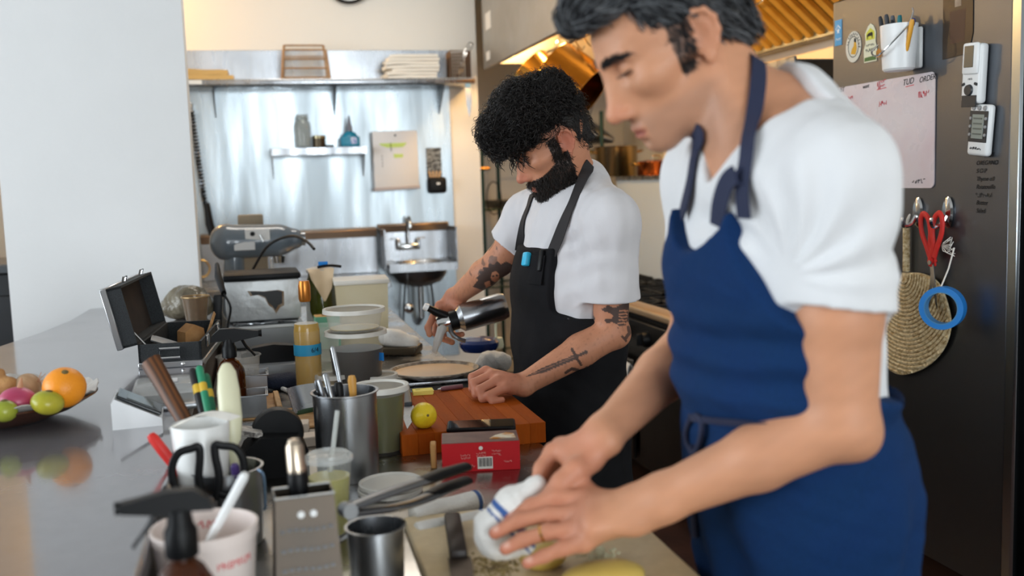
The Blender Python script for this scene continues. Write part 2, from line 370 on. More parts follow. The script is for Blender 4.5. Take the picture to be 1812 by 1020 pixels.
def sdf_mesh(prims, res, lo, hi, disp=None, smooth=1):
    """mesh of the zero surface by surface nets on the blocks that touch it"""
    B = 8; lo = np.asarray(lo, np.float32); nb = np.maximum(1, np.ceil((np.asarray(hi) - lo) / (B * res)).astype(int))
    ii = np.stack(np.meshgrid(*[np.arange(k) for k in nb], indexing='ij'), -1).reshape(-1, 3)
    cen = lo + (ii + 0.5) * (B * res); br = B * res * 0.87
    d0 = sdf(prims, cen.astype(np.float32)); keep = np.abs(d0) < br * 1.5 + 0.012
    ii = ii[keep]; cen = cen[keep].astype(np.float32)
    loc = np.stack(np.meshgrid(*[np.arange(B + 1)] * 3, indexing='ij'), -1).reshape(-1, 3)
    pts = (lo + (ii[:, None, :] * B + loc[None]) * res).astype(np.float32)
    D = np.full(pts.shape[:2], 1e3, np.float32)
    for pr in prims:
        q = ev(pr, cen)
        if pr['op'] == '&': act = q > -(br * 2.0 + pr['k'] + 0.015)
        else: act = q < br * 1.5 + pr['k'] * 1.2 + 0.01 + (0.03 if pr['t'] == 'e' else 0.0)
        if act.any(): D[act] = comb(D[act], ev(pr, pts[act]), pr['op'], pr['k'])
    if disp is not None: D = D + disp(pts)
    n = len(ii); Dg = D.reshape(n, B + 1, B + 1, B + 1); S = Dg < 0
    off = [(a, b, c) for a in (0, 1) for b in (0, 1) for c in (0, 1)]
    cnt = sum(S[:, a:a+B, b:b+B, c:c+B].astype(np.int8) for a, b, c in off)
    cb, ci, cj, ck = np.nonzero((cnt > 0) & (cnt < 8))
    N = nb * B + 2
    gi = ii[cb] * B + np.stack([ci, cj, ck], -1)
    cid = (gi[:, 0].astype(np.int64) * N[1] + gi[:, 1]) * N[2] + gi[:, 2]
    vals = np.stack([Dg[cb, ci + a, cj + b, ck + c] for a, b, c in off], -1)
    acc = np.zeros((len(cb), 3), np.float32); w = np.zeros(len(cb), np.float32)
    for u in range(8):
        for v in range(u + 1, 8):
            du = np.array(off[v]) - np.array(off[u])
            if abs(du).sum() != 1: continue
            a, b = vals[:, u], vals[:, v]; cr = (a < 0) != (b < 0)
            t = np.where(cr, a / np.where(cr, a - b, 1), 0)
            acc += np.where(cr[:, None], np.array(off[u]) + t[:, None] * du, 0); w += cr
    V = lo + (gi + acc / np.maximum(w, 1)[:, None]) * res
    order = np.argsort(cid); sid = cid[order]
    F = []
    for ax in range(3):
        s1 = [slice(0, B)] * 3; s2 = list(s1); s2[ax] = slice(1, B + 1)
        A = S[:, s1[0], s1[1], s1[2]]; Bq = S[:, s2[0], s2[1], s2[2]]
        eb, ei, ej, ek = np.nonzero(A != Bq); flip = A[eb, ei, ej, ek]
        g0 = ii[eb] * B + np.stack([ei, ej, ek], -1); u, v = (ax + 1) % 3, (ax + 2) % 3
        q = []
        for su, sv in ((0, 0), (1, 0), (1, 1), (0, 1)):
            h = g0.copy(); h[:, u] -= su; h[:, v] -= sv
            c = (h[:, 0].astype(np.int64) * N[1] + h[:, 1]) * N[2] + h[:, 2]
            pos = np.clip(np.searchsorted(sid, c), 0, len(sid) - 1); ok = sid[pos] == c
            q.append(np.where(ok, order[pos], -1))
        q = np.stack(q, -1); good = (q >= 0).all(1); q = q[good]; fl = flip[good]
        q[~fl] = q[~fl][:, ::-1]; F.append(q)
    F = np.concatenate(F)
    lab = np.arange(len(V))                       # keep the largest connected piece only
    for _ in range(400):
        m_ = lab[F].min(1); new = lab.copy()
        for a in range(4): np.minimum.at(new, F[:, a], m_)
        new = new[new]; new = new[new]
        if (new == lab).all(): break
        lab = new
    u_, c_ = np.unique(lab, return_counts=True); big = lab == u_[c_.argmax()]
    if not big.all():
        keepf = big[F].all(1); F = F[keepf]; mp = np.cumsum(big) - 1; V = V[big]; F = mp[F]
    e_ = np.concatenate([F[:, [a, (a + 1) % 4]] for a in range(4)]).astype(np.int64); key = e_[:, 0] * len(V) + e_[:, 1]; rev = e_[:, 1] * len(V) + e_[:, 0]
    bd = e_[~np.isin(key, rev)]; nxt = {int(b): int(a) for a, b in bd}; seen = set(); extra = []       # close pinholes
    for st in list(nxt):
        if st in seen: continue
        loop = [st]; seen.add(st); c = nxt[st]
        while c != st and c in nxt and c not in seen and len(loop) < 14: loop.append(c); seen.add(c); c = nxt[c]
        if c == st and 4 <= len(loop) <= 12:
            for a in range(1, len(loop) - 2, 2): extra.append((loop[0], loop[a], loop[a + 1], loop[a + 2]))
    if extra: F = np.concatenate([F, np.array(extra, F.dtype)])
    for _ in range(smooth):
        acc = np.zeros_like(V); cn = np.zeros(len(V), np.float32)
        for a in range(4):
            np.add.at(acc, F[:, a], V[F[:, (a + 1) % 4]] + V[F[:, (a + 3) % 4]]); np.add.at(cn, F[:, a], 2)
        V = V * 0.4 + 0.6 * acc / np.maximum(cn, 1)[:, None]
    return V.astype(np.float32), F
def np_obj(name, V, F, mat, parent=None, colors=None, mats=None, smooth=True):
    me = bpy.data.meshes.new(name); nv, nf = len(V), len(F); k = F.shape[1]
    me.vertices.add(nv); me.vertices.foreach_set('co', np.asarray(V, np.float32).ravel())
    me.loops.add(nf * k); me.loops.foreach_set('vertex_index', np.asarray(F, np.int32).ravel())
    me.polygons.add(nf); me.polygons.foreach_set('loop_start', np.arange(0, nf * k, k, dtype=np.int32))
    me.update(calc_edges=True); me.validate()
    if smooth: me.polygons.foreach_set('use_smooth', np.ones(len(me.polygons), bool))
    if colors is not None:
        at = me.color_attributes.new('Col', 'FLOAT_COLOR', 'POINT'); c = np.ones((nv, 4), np.float32); c[:, :3] = colors; at.data.foreach_set('color', c.ravel())
    me.materials.append(mat); o = bpy.data.objects.new(name, me); COL.objects.link(o)
    if parent is not None: o.parent = parent
    return o
def vnormals(V, F):
    n = np.cross(V[F[:, 2]] - V[F[:, 0]], V[F[:, 3]] - V[F[:, 1]]); out = np.zeros_like(V)
    for a in range(4): np.add.at(out, F[:, a], n)
    return out / np.maximum(np.linalg.norm(out, axis=1), 1e-9)[:, None]
def submesh(V, F, mask):
    keep = mask[F].all(1); f = F[keep]; used = np.unique(f); mp = -np.ones(len(V), int); mp[used] = np.arange(len(used)); return used, mp[f]
def vnoise(p, s, seed=0):
    """cheap smooth pseudo-noise from summed sines"""
    r = np.random.RandomState(seed); out = np.zeros(p.shape[:-1], np.float32)
    for i in range(6):
        k = r.normal(size=3); k = k / np.linalg.norm(k) * s * (0.6 + 0.25 * i); out += np.sin(p @ k.astype(np.float32) + r.uniform(0, 6.28)) / 6
    return out
# ================================================================== back wall: steel panel, shelves, sink and what hangs there
YF = YB - 0.012
PANEL = M('wall_steel_panel', 'a8b0b4', 0.28, 1.0, rnoise=(3, 0.22, 0.38, (2.5, 1, 0.35)), noise=('8e979c', 1.6, 0.8, (2, 1, 0.3)), bump=(1.6, 0.16, (2.0, 1, 0.3), 0.02))
pl, pr_ = W(330, 300, y=YB).x, W(800, 300, y=YB).x
tag(G().box(pr_ - pl, 0.01, 1.75, ((pl + pr_) / 2, YB - 0.006, 1.24), bev=0.002).obj('steel_wall_panel', PANEL), 'large sheet of brushed stainless steel covering the wall behind the sink', 'wall panel')
# clock above
c = W(615, -34, y=YB - 0.02)
ck = thing('wall_clock', 'round black-rimmed wall clock cut off by the top edge of the picture', 'clock', c, (PI / 2, 0, 0))
G().lathe([(0.0, 0), (0.125, 0), (0.125, 0.012), (0.0, 0.012)], 40).obj('face', WHITE_P, ck)
G().lathe([(0.122, 0), (0.138, 0), (0.140, 0.015), (0.134, 0.028), (0.122, 0.022), (0.122, 0)], 40).obj('rim', BLACK, ck)
for a, L in ((0.7, 0.09), (2.4, 0.065)): G().box(0.006, L, 0.003, (math.sin(a) * L / 2, math.cos(a) * L / 2, 0.016), -a).obj('hand', BLACK, ck)
# big shelf with its upstand
SZ = 2.10
xl, xr = -0.42, W(841, 148, y=6.0).x
sh = thing('wall_shelf', 'long stainless steel wall shelf with a tall upstand, high above the sink', 'shelf', (0, 0, 0))
G().box(xr - xl, 0.30, 0.035, ((xl + xr) / 2, YB - 0.16, SZ - 0.0175), bev=0.005, seg=2).obj('shelf_board', STEEL, sh)
G().box(pr_ - xl, 0.008, 0.20, ((xl + pr_) / 2, YB - 0.007, SZ + 0.10), bev=0.002).obj('upstand', STEEL, sh)
lt = G().box(0.07, 0.002, 0.022, (W(346, 148, y=6.0).x, YB - 0.312, SZ - 0.016)).obj('label_strip', PAPER, sh)
for x in (-0.2, 0.5, 1.15): G().prism([(0, 0), (0.22, 0), (0.0, -0.16)], 0.006, (x, YB - 0.014, SZ - 0.036), Matrix(((0, 0, 1), (-1, 0, 0), (0, 1, 0)))).obj('bracket', STEEL_D, sh)
# mesh trays
TANW = M('tan_wood_frame', 'b08a62', 0.6, noise=('8f6a45', 20, 1))
MESH = M('fine_steel_mesh', 'cfc9bd', 0.5, 0.6)
for k, (x0, x1, y0, y1, dy) in enumerate(((499, 584, 92, 138, 0.0), (501, 580, 75, 100, 0.10))):
    a = W(x0, 138, y=6.02 + dy); b = W(x1, 138, y=6.02 + dy); h = 0.17 if k == 0 else 0.21; wd_ = b.x - a.x; cx = (a.x + b.x) / 2
    t = thing('mesh_drying_frame', ['wood-edged mesh frame leaning on the high shelf, front one', 'taller wood-edged mesh frame leaning behind the front one on the high shelf'][k], 'mesh frame', (cx, 6.02 + dy, SZ), (-0.10, 0, 0), 'mesh frames on the high shelf')
    for sx in (-1, 1): G().tube([(sx * wd_ / 2, 0, 0), (sx * wd_ * 0.44, 0, h)], 0.008, 6).obj('side_bar', TANW, t)
    for i in range(4): G().tube([(-wd_ * (0.5 - .02 * i), 0, 0.01 + (h - 0.01) * i / 3), (wd_ * (0.5 - .02 * i), 0, 0.01 + (h - 0.01) * i / 3)], 0.005, 6).obj('cross_bar', TANW, t)
    g = G()
    for i in range(26): x = -wd_ * 0.46 + wd_ * 0.92 * i / 25; g.tube([(x, 0.004, 0), (x * 0.9, 0.004, h)], 0.0013, 4)
    g.obj('mesh_wires', MESH, t)['kind'] = 'stuff'
# folded napkins
rs = random.Random(3); CLOTH = M('cream_cloth', 'efe8da', 0.9, bump=(200, .2)); CLOTH_T = M('tan_cloth', 'd0a868', 0.9, bump=(200, .2))
a0 = W(728, 138, y=6.08)
for i in range(7):
    L = 0.30 + rs.uniform(-.02, .03); zz = SZ + 0.0205 * i; ph = rs.uniform(0, 6)
    def fn(u, v, L=L, ph=ph, i=i): x = -L / 2 + L * u; return (x + (0.012 * math.sin(ph + v * 3)) * (1 - u), -0.09 + 0.18 * v, 0.0185 - 0.006 * math.exp(-u * 9) + 0.0015 * math.sin(u * 9 + ph) * (1 - u))
    o = G().sheet(fn, 14, 6, 0.0178).obj('folded_napkin', CLOTH); o.location = (a0.x + rs.uniform(-.012, .012), 6.1, zz); o.rotation_euler = (0, 0, rs.uniform(-.06, .06))
    tag(o, ['bottom', 'second from bottom', 'third from bottom', 'fourth from bottom', 'third from top', 'second from top', 'topmost'][i] + ' folded cream napkin of the stack on the high shelf', 'napkin', 'stack of cream napkins on the high shelf')
a0 = W(368, 139, y=6.08)
for i in range(2):
    def fn(u, v, i=i): return (-0.145 + (0.29 - .03 * i) * u, -0.1 + 0.2 * v, 0.029 - 0.008 * u * u + 0.002 * math.sin(u * 9))
    o = G().sheet(fn, 12, 6, 0.0285).obj('folded_cloth', CLOTH_T); o.location = (a0.x, 6.1, SZ + 0.030 * i)
    tag(o, ['lower folded tan cloth at the left end of the high shelf', 'upper folded tan cloth at the left end of the high shelf'][i], 'cloth', 'folded tan cloths on the high shelf')
# wire basket with tongs
bx = W(814, 138, y=6.07); BR = M('brown_wire', '6e5846', 0.5, 0.6)
t = thing('wire_basket', 'small brown wire basket at the right end of the high shelf', 'basket', (bx.x, 6.1, SZ))
G().tube([(sx * .062, sy * .062, .165) for sx, sy in ((-1, -1), (1, -1), (1, 1), (-1, 1))], 0.004, 6, closed=True).obj('rim', BR, t)
G().box(0.122, 0.122, 0.004, (0, 0, 0.002)).obj('base', BR, t)
g = G()
for i in range(9):
    q = -0.06 + 0.12 * i / 8
    for sx in (-1, 1): g.tube([(q, sx * .062, 0), (q, sx * .062, .165)], 0.0028, 4); g.tube([(sx * .062, q, 0), (sx * .062, q, .165)], 0.0028, 4)
    zz = 0.165 * i / 8; g.tube([(sx * .062, sy * .062, zz) for sx, sy in ((-1, -1), (1, -1), (1, 1), (-1, 1))], 0.002, 4, closed=True)
g.obj('wires', BR, t)['kind'] = 'stuff'
for k in range(2):
    o = G().tube(spline([(0.0, 0, 0), (0.05, 0, 0.155), (0.066, 0, 0.19), (0.085, 0, 0.215), (0.092, 0, 0.20), (0.075, 0, 0.175), (0.056, 0, 0.15)], 5), 0.004, 6).obj('spider_handle', CHROME)
    o.location = (bx.x - 0.012 + 0.02 * k, 6.09 + 0.03 * k, SZ + 0.006); tag(o, ['looped wire handle sticking up from the brown basket, nearer the wall clock', 'looped wire handle sticking up from the brown basket, nearer the hood'][k], 'utensil', 'wire handles in the basket')
# knife hanging under the shelf end
kp = W(828, 154, y=5.99)
t = thing('paring_knife', 'small knife hanging point-down from the end of the high shelf', 'knife', (kp.x, 5.99, SZ - 0.036))
G().box(0.032, 0.02, 0.028, (0, 0, -0.014), bev=.003).obj('magnet_clip', M('pale_blue_clip', '9fc3d0', 0.4), t)
G().prism([(-0.019, 0), (0.019, 0), (0.020, -0.08), (0.012, -0.13), (0.002, -0.175), (-0.012, -0.10)], 0.002, (0, -0.002, -0.026), (PI / 2, 0, 0)).obj('blade', CHROME, t)
# small shelf
zs = W(563, 262, y=6.2).z; a, b = W(479, 265, y=6.12).x, W(648, 265, y=6.12).x
t = thing('small_shelf', 'short steel shelf with two brackets mounted on the steel wall panel', 'shelf', ((a + b) / 2, YF, zs))
G().box(b - a, 0.19, 0.006, (0, -0.095, -0.003)).obj('shelf_board', STEEL, t); G().box(b - a, 0.006, 0.045, (0, -0.19, -0.0225), bev=.002).obj('front_lip', STEEL, t)
for sx in (-1, 1): G().prism([(0, 0), (0.17, 0), (0.16, -.02), (0.02, -0.17), (0, -0.17)], 0.004, (sx * (b - a) * .485, 0, -0.006), Matrix(((0, 0, 1), (-1, 0, 0), (0, 1, 0)))).obj('bracket', STEEL, t)
p = W(537, 256, y=6.17)
t = thing('mason_jar', 'empty clear glass mason jar on the short wall shelf', 'jar', (p.x, 6.18, zs))
G().lathe([(0, .004), (.040, .004), (.048, .012), (.049, .12), (.046, .15), (.034, .168), (.034, .195), (.036, .196), (.036, .2), (.033, .2), (.032, .165), (.044, .147), (.047, .12), (.046, .014), (.038, .008), (0, .008)], 28).obj('jar_body', M('grey_jar_glass', 'a9b0ac', .05, alpha=.34), t)
G().lathe([(.0345, .172), (.038, .173), (.038, .178), (.0345, .179), (.0345, .172)], 28).obj('thread_ring', GLASS, t)
p = W(565, 256, y=6.17); t = thing('small_tin', 'small dark brassy tin beside the mason jar', 'tin', (p.x, 6.18, zs))
G().lathe([(0, 0), (.038, 0), (.038, .055), (0, .055)], 24).obj('tin_body', M('dark_tin', '4d4436', 0.35, 0.8), t); G().lathe([(0, .055), (.040, .055), (.040, .072), (0, .074)], 24).obj('lid', M('brass_lid', '8e8568', 0.3, 0.9), t)
p = W(583, 257, y=6.12); tag(G().lathe([(0, 0), (.02, 0), (.03, .012), (.028, .013), (.018, .003), (0, .003)], 20, (p.x, 6.12, zs)).obj('pinch_dish', STEEL_D), 'tiny dark dish between the brassy tin and the blue bottle', 'dish')
p = W(620, 256, y=6.17); t = thing('soap_bottle', 'blue-green squeeze bottle with pointed nozzle on the short wall shelf', 'bottle', (p.x, 6.18, zs))
TEAL = M('teal_plastic', '1f7f9c', 0.35)
G().box(.115, .06, .065, (0, 0, 0), None, .012, 3, True).lathe([(.05, .06), (.035, .085), (.018, .092), (.018, .1)], 20, sx=1, sy=.6).obj('bottle_body', TEAL, t)
G().lathe([(.017, .095), (.017, .12), (.012, .135), (.006, .175), (.003, .19), (0, .19)], 16).obj('nozzle', M('grey_nozzle', '6d6f78', 0.4), t)
G().box(.035, .002, .04, (.02, -.0305, .038)).obj('bottle_label', M('white_blue_label', 'e8e8f0', 0.5, noise=('3b5fb0', 60, 1.5)), t)
# towel dispenser
pc = W(700, 282, y=6.2); t = thing('towel_dispenser', 'off-white paper towel dispenser with two green tape strips on the steel panel', 'dispenser', (pc.x, YF, pc.z))
DSP = M('dispenser_enamel', 'd9d6d4', 0.4)
G().box(.275, .11, .345, (0, -.055, 0), None, .008, 2).obj('cabinet', DSP, t); G().box(.285, .115, .022, (.0, -.058, -.178), (0, -.03, 0), .004).obj('bottom_lip', M('dispenser_lip', 'a99f9d', 0.4), t)
G().lathe([(0, 0), (.006, 0), (.006, .004), (0, .004)], 12, (.0, -.1105, .145), (PI / 2, 0, 0)).obj('keyhole', BLACK, t)
TAPE = M('green_tape', 'c3d873', 0.6)
G().prism([(-.09, .012), (.08, .014), (.07, .0), (.055, -.012), (-.04, -.014), (-.08, 0)], .001, (-.01, -.1105, .085), (PI / 2, 0, 0)).obj('tape_strip', TAPE, t); G().prism([(-.03, .012), (.03, .010), (.028, -.01), (-.026, -.012)], .001, (.015, -.1105, .02), (PI / 2, 0, 0)).obj('tape_strip', TAPE, t)
G().tube([(-.03, -.111, .10), (-.028, -.114, .05)], .0018, 5).obj('key_string', BLACK, t)
for i, z in enumerate((.02, .0, -.02, -.04)): text('0', .016, BLACK, t, (-.085, -.1112, z), (PI / 2, 0, 0))
# test-strip holder
pc = W(772, 288, y=6.2); t = thing('test_strip_holder', 'black instruction board above a black holder on the steel panel', 'holder', (pc.x, YF, pc.z))
G().box(.095, .008, .19, (0, -.004, .0), bev=.002).obj('board', M('board_print', '22262b', 0.5, noise=('9aa1a6', 45, 2.5, (1, 1, 2), .8)), t)
G().box(.115, .06, .10, (.01, -.034, -.14), None, .018, 3).obj('cup', BLACK, t); G().box(.02, .002, .012, (.012, -.0645, -.13)).obj('maker_mark', WHITE_P, t)
for i in range(4): G().box(.012, .004, .05, (-.03 + .02 * i, -.02, -.075), (0, .2 * (i - 1.5), 0)).obj('strip', M('paper_strips', 'c2a37c', .7), t)
# hand sink with splashes and faucet
sx0, sx1 = W(688, 470, y=5.95).x, W(808, 470, y=5.95).x; sz = W(750, 466, y=5.95).z; sw = sx1 - sx0
t = thing('hand_sink', 'small wall-hung steel hand sink with side splashes', 'sink', ((sx0 + sx1) / 2, YF, sz))
g = G(); D_ = .36; hw = sw / 2
N_ = 40; ring = lambda rx, ry, z: [(rx * math.cos(2 * PI * i / N_), -.20 + ry * math.sin(2 * PI * i / N_), z) for i in range(N_)]
def sq(i, z):
    a = 2 * PI * i / N_; c_, s_ = math.cos(a), math.sin(a); k = 1 / max(abs(c_), abs(s_)); return (hw * c_ * k, -.19 + .19 * s_ * k, z)
rings = [[sq(i, -.045) for i in range(N_)], [sq(i, 0) for i in range(N_)], ring(hw * .80, .135, 0), ring(hw * .76, .125, -.02), ring(hw * .62, .10, -.10), ring(.03, .03, -.125)]
vs_ = [p for r in rings for p in r]; fs = [(j * N_ + i, j * N_ + (i + 1) % N_, (j + 1) * N_ + (i + 1) % N_, (j + 1) * N_ + i) for j in range(len(rings) - 1) for i in range(N_)] + [tuple((len(rings) - 1) * N_ + i for i in range(N_))]
g.add(vs_, fs); g.obj('basin_rim', STEEL, t)
G().add([(hw * .84 * math.cos(2 * PI * i / 32) * k, -.20 + .15 * math.sin(2 * PI * i / 32) * k, z) for k, z in ((1, -.04), (.95, -.08), (.75, -.125), (.3, -.15), (.08, -.155)) for i in range(32)], [(j * 32 + i, (j + 1) * 32 + i, (j + 1) * 32 + (i + 1) % 32, j * 32 + (i + 1) % 32) for j in range(4) for i in range(32)]).obj('bowl', STEEL_D, t)
G().box(sw + .04, .012, .20, (0, -.006, .10), bev=.002).obj('back_splash', STEEL, t); G().box(sw + .04, .03, .05, (0, -.012, .205), (.3, 0, 0), bev=.003).obj('splash_cap', M('ledge_brown_reflection', 'a08a78', .3, 1.0), t)  # cap's brown is a reflection painted onto the steel
for s_ in (-1, 1): G().box(.008, .30, .24, (s_ * (hw + .012), -.16, .09), bev=.002).obj('side_splash', STEEL, t)
fa = G().box(.15, .035, .04, (-.04, -.045, .085), None, .01, 2); fa.obj('faucet_body', CHROME, t)
for s_ in (-1, 1):
    h_ = G().lathe([(.014, 0), (.014, .03), (.009, .04)], 14, (-.04 + s_ * .062, -.05, .095)); h_.obj('tap', CHROME, t); G().box(.05, .012, .008, (-.04 + s_ * .085, -.055, .138), bev=.003).obj('tap_lever', CHROME, t)
G().tube(spline([(-.04, -.05, .10), (-.04, -.05, .22), (-.04, -.07, .262), (-.04, -.12, .27), (-.04, -.155, .24), (-.04, -.16, .21)], 6), .0095, 10).obj('spout', CHROME, t)
G().tube([(0, -.2, -.15), (0, -.2, -.34), (0, -.05, -.40), (0, 0, -.40)], .019, 12).obj('drain_pipe', CHROME, t)
for x_ in (-.095, .095): G().tube(spline([(x_ * .8, -.12, -.1), (x_, -.1, -.3), (x_ * 1.05, -.03, -.5)], 5), .007, 8).obj('supply_hose', STEEL_D, t)
lp = W(723, 545, y=5.98); t = thing('ladle', 'steel ladle hanging beneath the hand sink', 'ladle', (lp.x, 5.96, lp.z))
G().ell((0, 0, 0), (.032, .02, .032)).obj('ladle_bowl', CHROME, t); G().tube([(0, 0, .02), (0, .01, .27)], .005, 8).obj('ladle_handle', STEEL_D, t)
# steel back table with upstand
tx0, tx1 = -0.33, W(690, 490, y=5.7).x; tz = .93
t = thing('steel_back_table', 'stainless steel work table with a backsplash against the back wall', 'table', (0, 0, 0))
G().box(tx1 - tx0, .62, .04, ((tx0 + tx1) / 2, YB - .33, tz - .02), bev=.004).obj('table_top', STEEL, t); G().box(tx1 - tx0, .03, .27, ((tx0 + tx1) / 2, YB - .03, tz + .135), bev=.004).obj('backsplash', STEEL, t)
G().box(tx1 - tx0, .05, .05, ((tx0 + tx1) / 2, YB - .045, tz + .255), (.3, 0, 0), bev=.003).obj('splash_ledge', M('ledge_brown_reflection', 'a08a78', .3, 1.0), t)  # brown reflection on the sloping steel top, put into its colour
for x_ in (tx0 + .05, tx1 - .05):
    for y_ in (YB - .08, YB - .58): G().tube([(x_, y_, 0), (x_, y_, tz - .04)], .02, 10).obj('leg', STEEL_D, t)
# pre-rinse hose on the left
hx = W(345, 300, y=6.1).x; t = thing('rinse_hose', 'coiled steel spray hose hanging at the left edge of the steel panel', 'hose', (hx, 6.14, 0))
pts = []
for i in range(160):
    u = i / 159; z = 1.93 - u * .52; a = u * 26 * 2 * PI; pts.append((.014 * math.cos(a) + .04 * u, .014 * math.sin(a) + .0, z))
G().tube(pts, .005, 5).obj('spring', STEEL_D, t); G().tube([(0, 0, 1.95), (.01, 0, 1.7), (.04, 0, 1.38), (.09, 0, 1.12)], .009, 8).obj('hose_tube', BLACK_M, t)
G().tube([(.05, 0, 1.40), (.06, -.02, 1.28), (.10, -.03, 1.12)], [.018, .024, .02], 10).obj('spray_valve', BLACK, t)
G().tube([(.0 + .045 * math.cos(a / 20 * 2 * PI), -.02, 1.02 + .05 * math.sin(a / 20 * 2 * PI)) for a in range(20)], .006, 6, closed=True).obj('yellow_ring', M('brass_ring', 'b8924e', .3, .8), t)
G().tube([(0, .12, 1.95), (0, .0, 1.97), (0, 0, 1.93)], .012, 8).obj('wall_arm', CHROME, t)
# warm wall lamp round the corner, behind the white wall
t = thing('wall_lamp', 'warm wall lamp beside the shelf, hidden round the corner of the white wall', 'lamp', (-.86, YB - .02, 2.72))
G().lathe([(0, 0), (.05, 0), (.05, .015), (0, .015)], 20, (0, 0, 0), (PI / 2, 0, 0)).obj('back_plate', BLACK, t); G().tube([(0, 0, 0), (0, -.12, 0), (0, -.12, -.03)], .008, 8).obj('arm', BLACK, t)
G().ell((0, -.12, -.07), .04).obj('bulb', M('warm_bulb', 'ffd9a0', .4, emit=('ffb45e', 12)), t)
l = bpy.data.lights.new('wall_lamp_light', 'POINT'); l.energy = 40; l.color = (1, .58, .2); l.shadow_soft_size = .05; lo_ = bpy.data.objects.new('wall_lamp_light', l); COL.objects.link(lo_); lo_.parent = t; lo_.location = (0, -.19, -.07)
# ================================================================== right side: hood, range, racks, fridge
HX, HZ = 1.40, 2.154
t = thing('exhaust_hood', 'long stainless exhaust hood over the range with tan-lit baffle filters', 'hood', (0, 0, 0))
HM = M('hood_steel', 'bdb8b0', .42, .85, rnoise=(6, .35, .5), noise=('a8a39b', 2, .8))
G().box(.03, 2.12, 1.05, (HX + .015, 5.0, HZ + .525), bev=.003).obj('front_panel', HM, t)
for y_ in (3.95, 6.05): G().box(1.38, .03, 1.0, (HX + .69, y_, HZ + .53 + (.03 if y_ < 5 else 0)), bev=.003).obj('end_panel', HM, t)
G().box(1.38, 2.1, .03, (HX + .69, 5.0, 3.12)).obj('top_panel', HM, t)
G().box(.06, 2.08, .05, (2.70, 5.0, HZ - .02), bev=.004).obj('grease_gutter', STEEL_D, t)
FM = M('filter_steel_gold_lit', 'e6bb5c', .4, .5, noise=('d0a044', 8, 1.0)); FD = M('filter_gap', '1a130a', .7, .1)  # gold of the warm hood light painted into the steel baffles
dirv = Vector((1.95 - 2.67, 0, 2.75 - 2.13)); Lf = dirv.length; Rf = Matrix((( dirv.x / Lf, 0, -dirv.z / Lf), (0, 1, 0), (dirv.z / Lf, 0, dirv.x / Lf)))
mid_ = Vector((2.31, 0, 2.44))
G().box(Lf, 2.04, .01, mid_ + Vector((0, 5.0, 0)) + Rf @ Vector((0, 0, -.03)), Rf).obj('filter_back', FD, t)
g0 = None
for i in range(20):
    y_ = 4.05 + i * .102
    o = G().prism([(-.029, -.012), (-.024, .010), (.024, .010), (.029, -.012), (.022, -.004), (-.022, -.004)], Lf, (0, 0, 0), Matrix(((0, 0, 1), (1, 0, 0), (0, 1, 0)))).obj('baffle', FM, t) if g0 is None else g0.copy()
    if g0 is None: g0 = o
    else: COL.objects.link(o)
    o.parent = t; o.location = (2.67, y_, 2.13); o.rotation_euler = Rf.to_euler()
for y_ in (4.55, 5.0, 5.5): G().tube(spline([(2.45, y_ - .06, 2.345), (2.43, y_ - .05, 2.30), (2.43, y_ + .05, 2.30), (2.45, y_ + .06, 2.345)], 5), .005, 6).obj('filter_handle', CHROME, t)
G().box(.002, .13, .10, (HX - .002, 5.90, 2.42)).obj('paper_note', PAPER, t)
G().box(.002, .09, .05, (HX - .002, 5.93, 2.22)).obj('paper_note', PAPER, t)
for y_ in (4.45, 5.55):
    hl = thing('hood_lamp', ['caged warm lamp inside the exhaust hood, nearer the fridge', 'caged warm lamp inside the exhaust hood, nearer the sink wall'][y_ > 5], 'lamp', (1.72, y_, 2.62), None, 'lamps in the hood')
    G().lathe([(0, 0), (.05, 0), (.05, .03), (.03, .05), (0, .05)], 18).obj('socket', STEEL_D, hl); G().ell((0, 0, -.06), (.045, .045, .065)).obj('bulb_jar', M('warm_bulb'), hl)
    for a in range(4): G().tube(spline([(.05 * math.cos(a * PI / 2), .05 * math.sin(a * PI / 2), 0), (.06 * math.cos(a * PI / 2), .06 * math.sin(a * PI / 2), -.07), (0, 0, -.14)], 5), .002, 4).obj('cage_wire', STEEL_D, hl)
    l = bpy.data.lights.new('hood_lamp_light', 'POINT'); l.energy = 40; l.color = (1, .62, .24); l.shadow_soft_size = .06; q = bpy.data.objects.new('hood_lamp_light', l); COL.objects.link(q); q.parent = hl; q.location = (0, 0, -.20)
# range
RX = 1.62; RZ = .86
t = thing('range', 'long black and steel cooking range with open burners and knobs', 'range', (0, 0, 0))
RB = M('range_dark_steel', '3b3a39', .35, .8, noise=('242323', 5, 1)); IRON = M('cast_iron', '141414', .6, .2)
G().box(.60, 2.6, .66, (RX + .32, 4.55, .16), None, .005, 1, True).obj('body', RB, t)
G().box(.62, 2.6, .03, (RX + .33, 4.55, RZ - .015)).obj('cooktop', IRON, t)
G().box(.10, 2.62, .035, (RX + .03, 4.55, .885), None, .012, 3).obj('plate_rail', M('rail_brass_reflection', 'c0a685', .35, .7), t)  # tan of the rail is a brass reflection put into its colour
G().box(.02, 2.6, .13, (RX - .002, 4.55, .775), bev=.004).obj('control_panel', RB, t)
for i in range(9):
    y_ = 3.45 + i * .275; kb = G().lathe([(0, 0), (.034, 0), (.034, .012), (.028, .03), (0, .032)], 20, (RX - .012, y_, .775), (0, -PI / 2, 0)).obj('knob', BLACK, t); G().box(.034, .010, .052, (RX - .046, y_, .775), None, .004).obj('knob_grip', BLACK, kb)
for y_ in (3.75, 4.55, 5.35):
    d_ = G().box(.02, .72, .46, (RX - .004, y_, .42), bev=.008).obj('oven_door', RB, t); G().tube([(RX - .05, y_ - .3, .64), (RX - .05, y_ + .3, .64)], .011, 10).obj('door_handle', CHROME, d_)
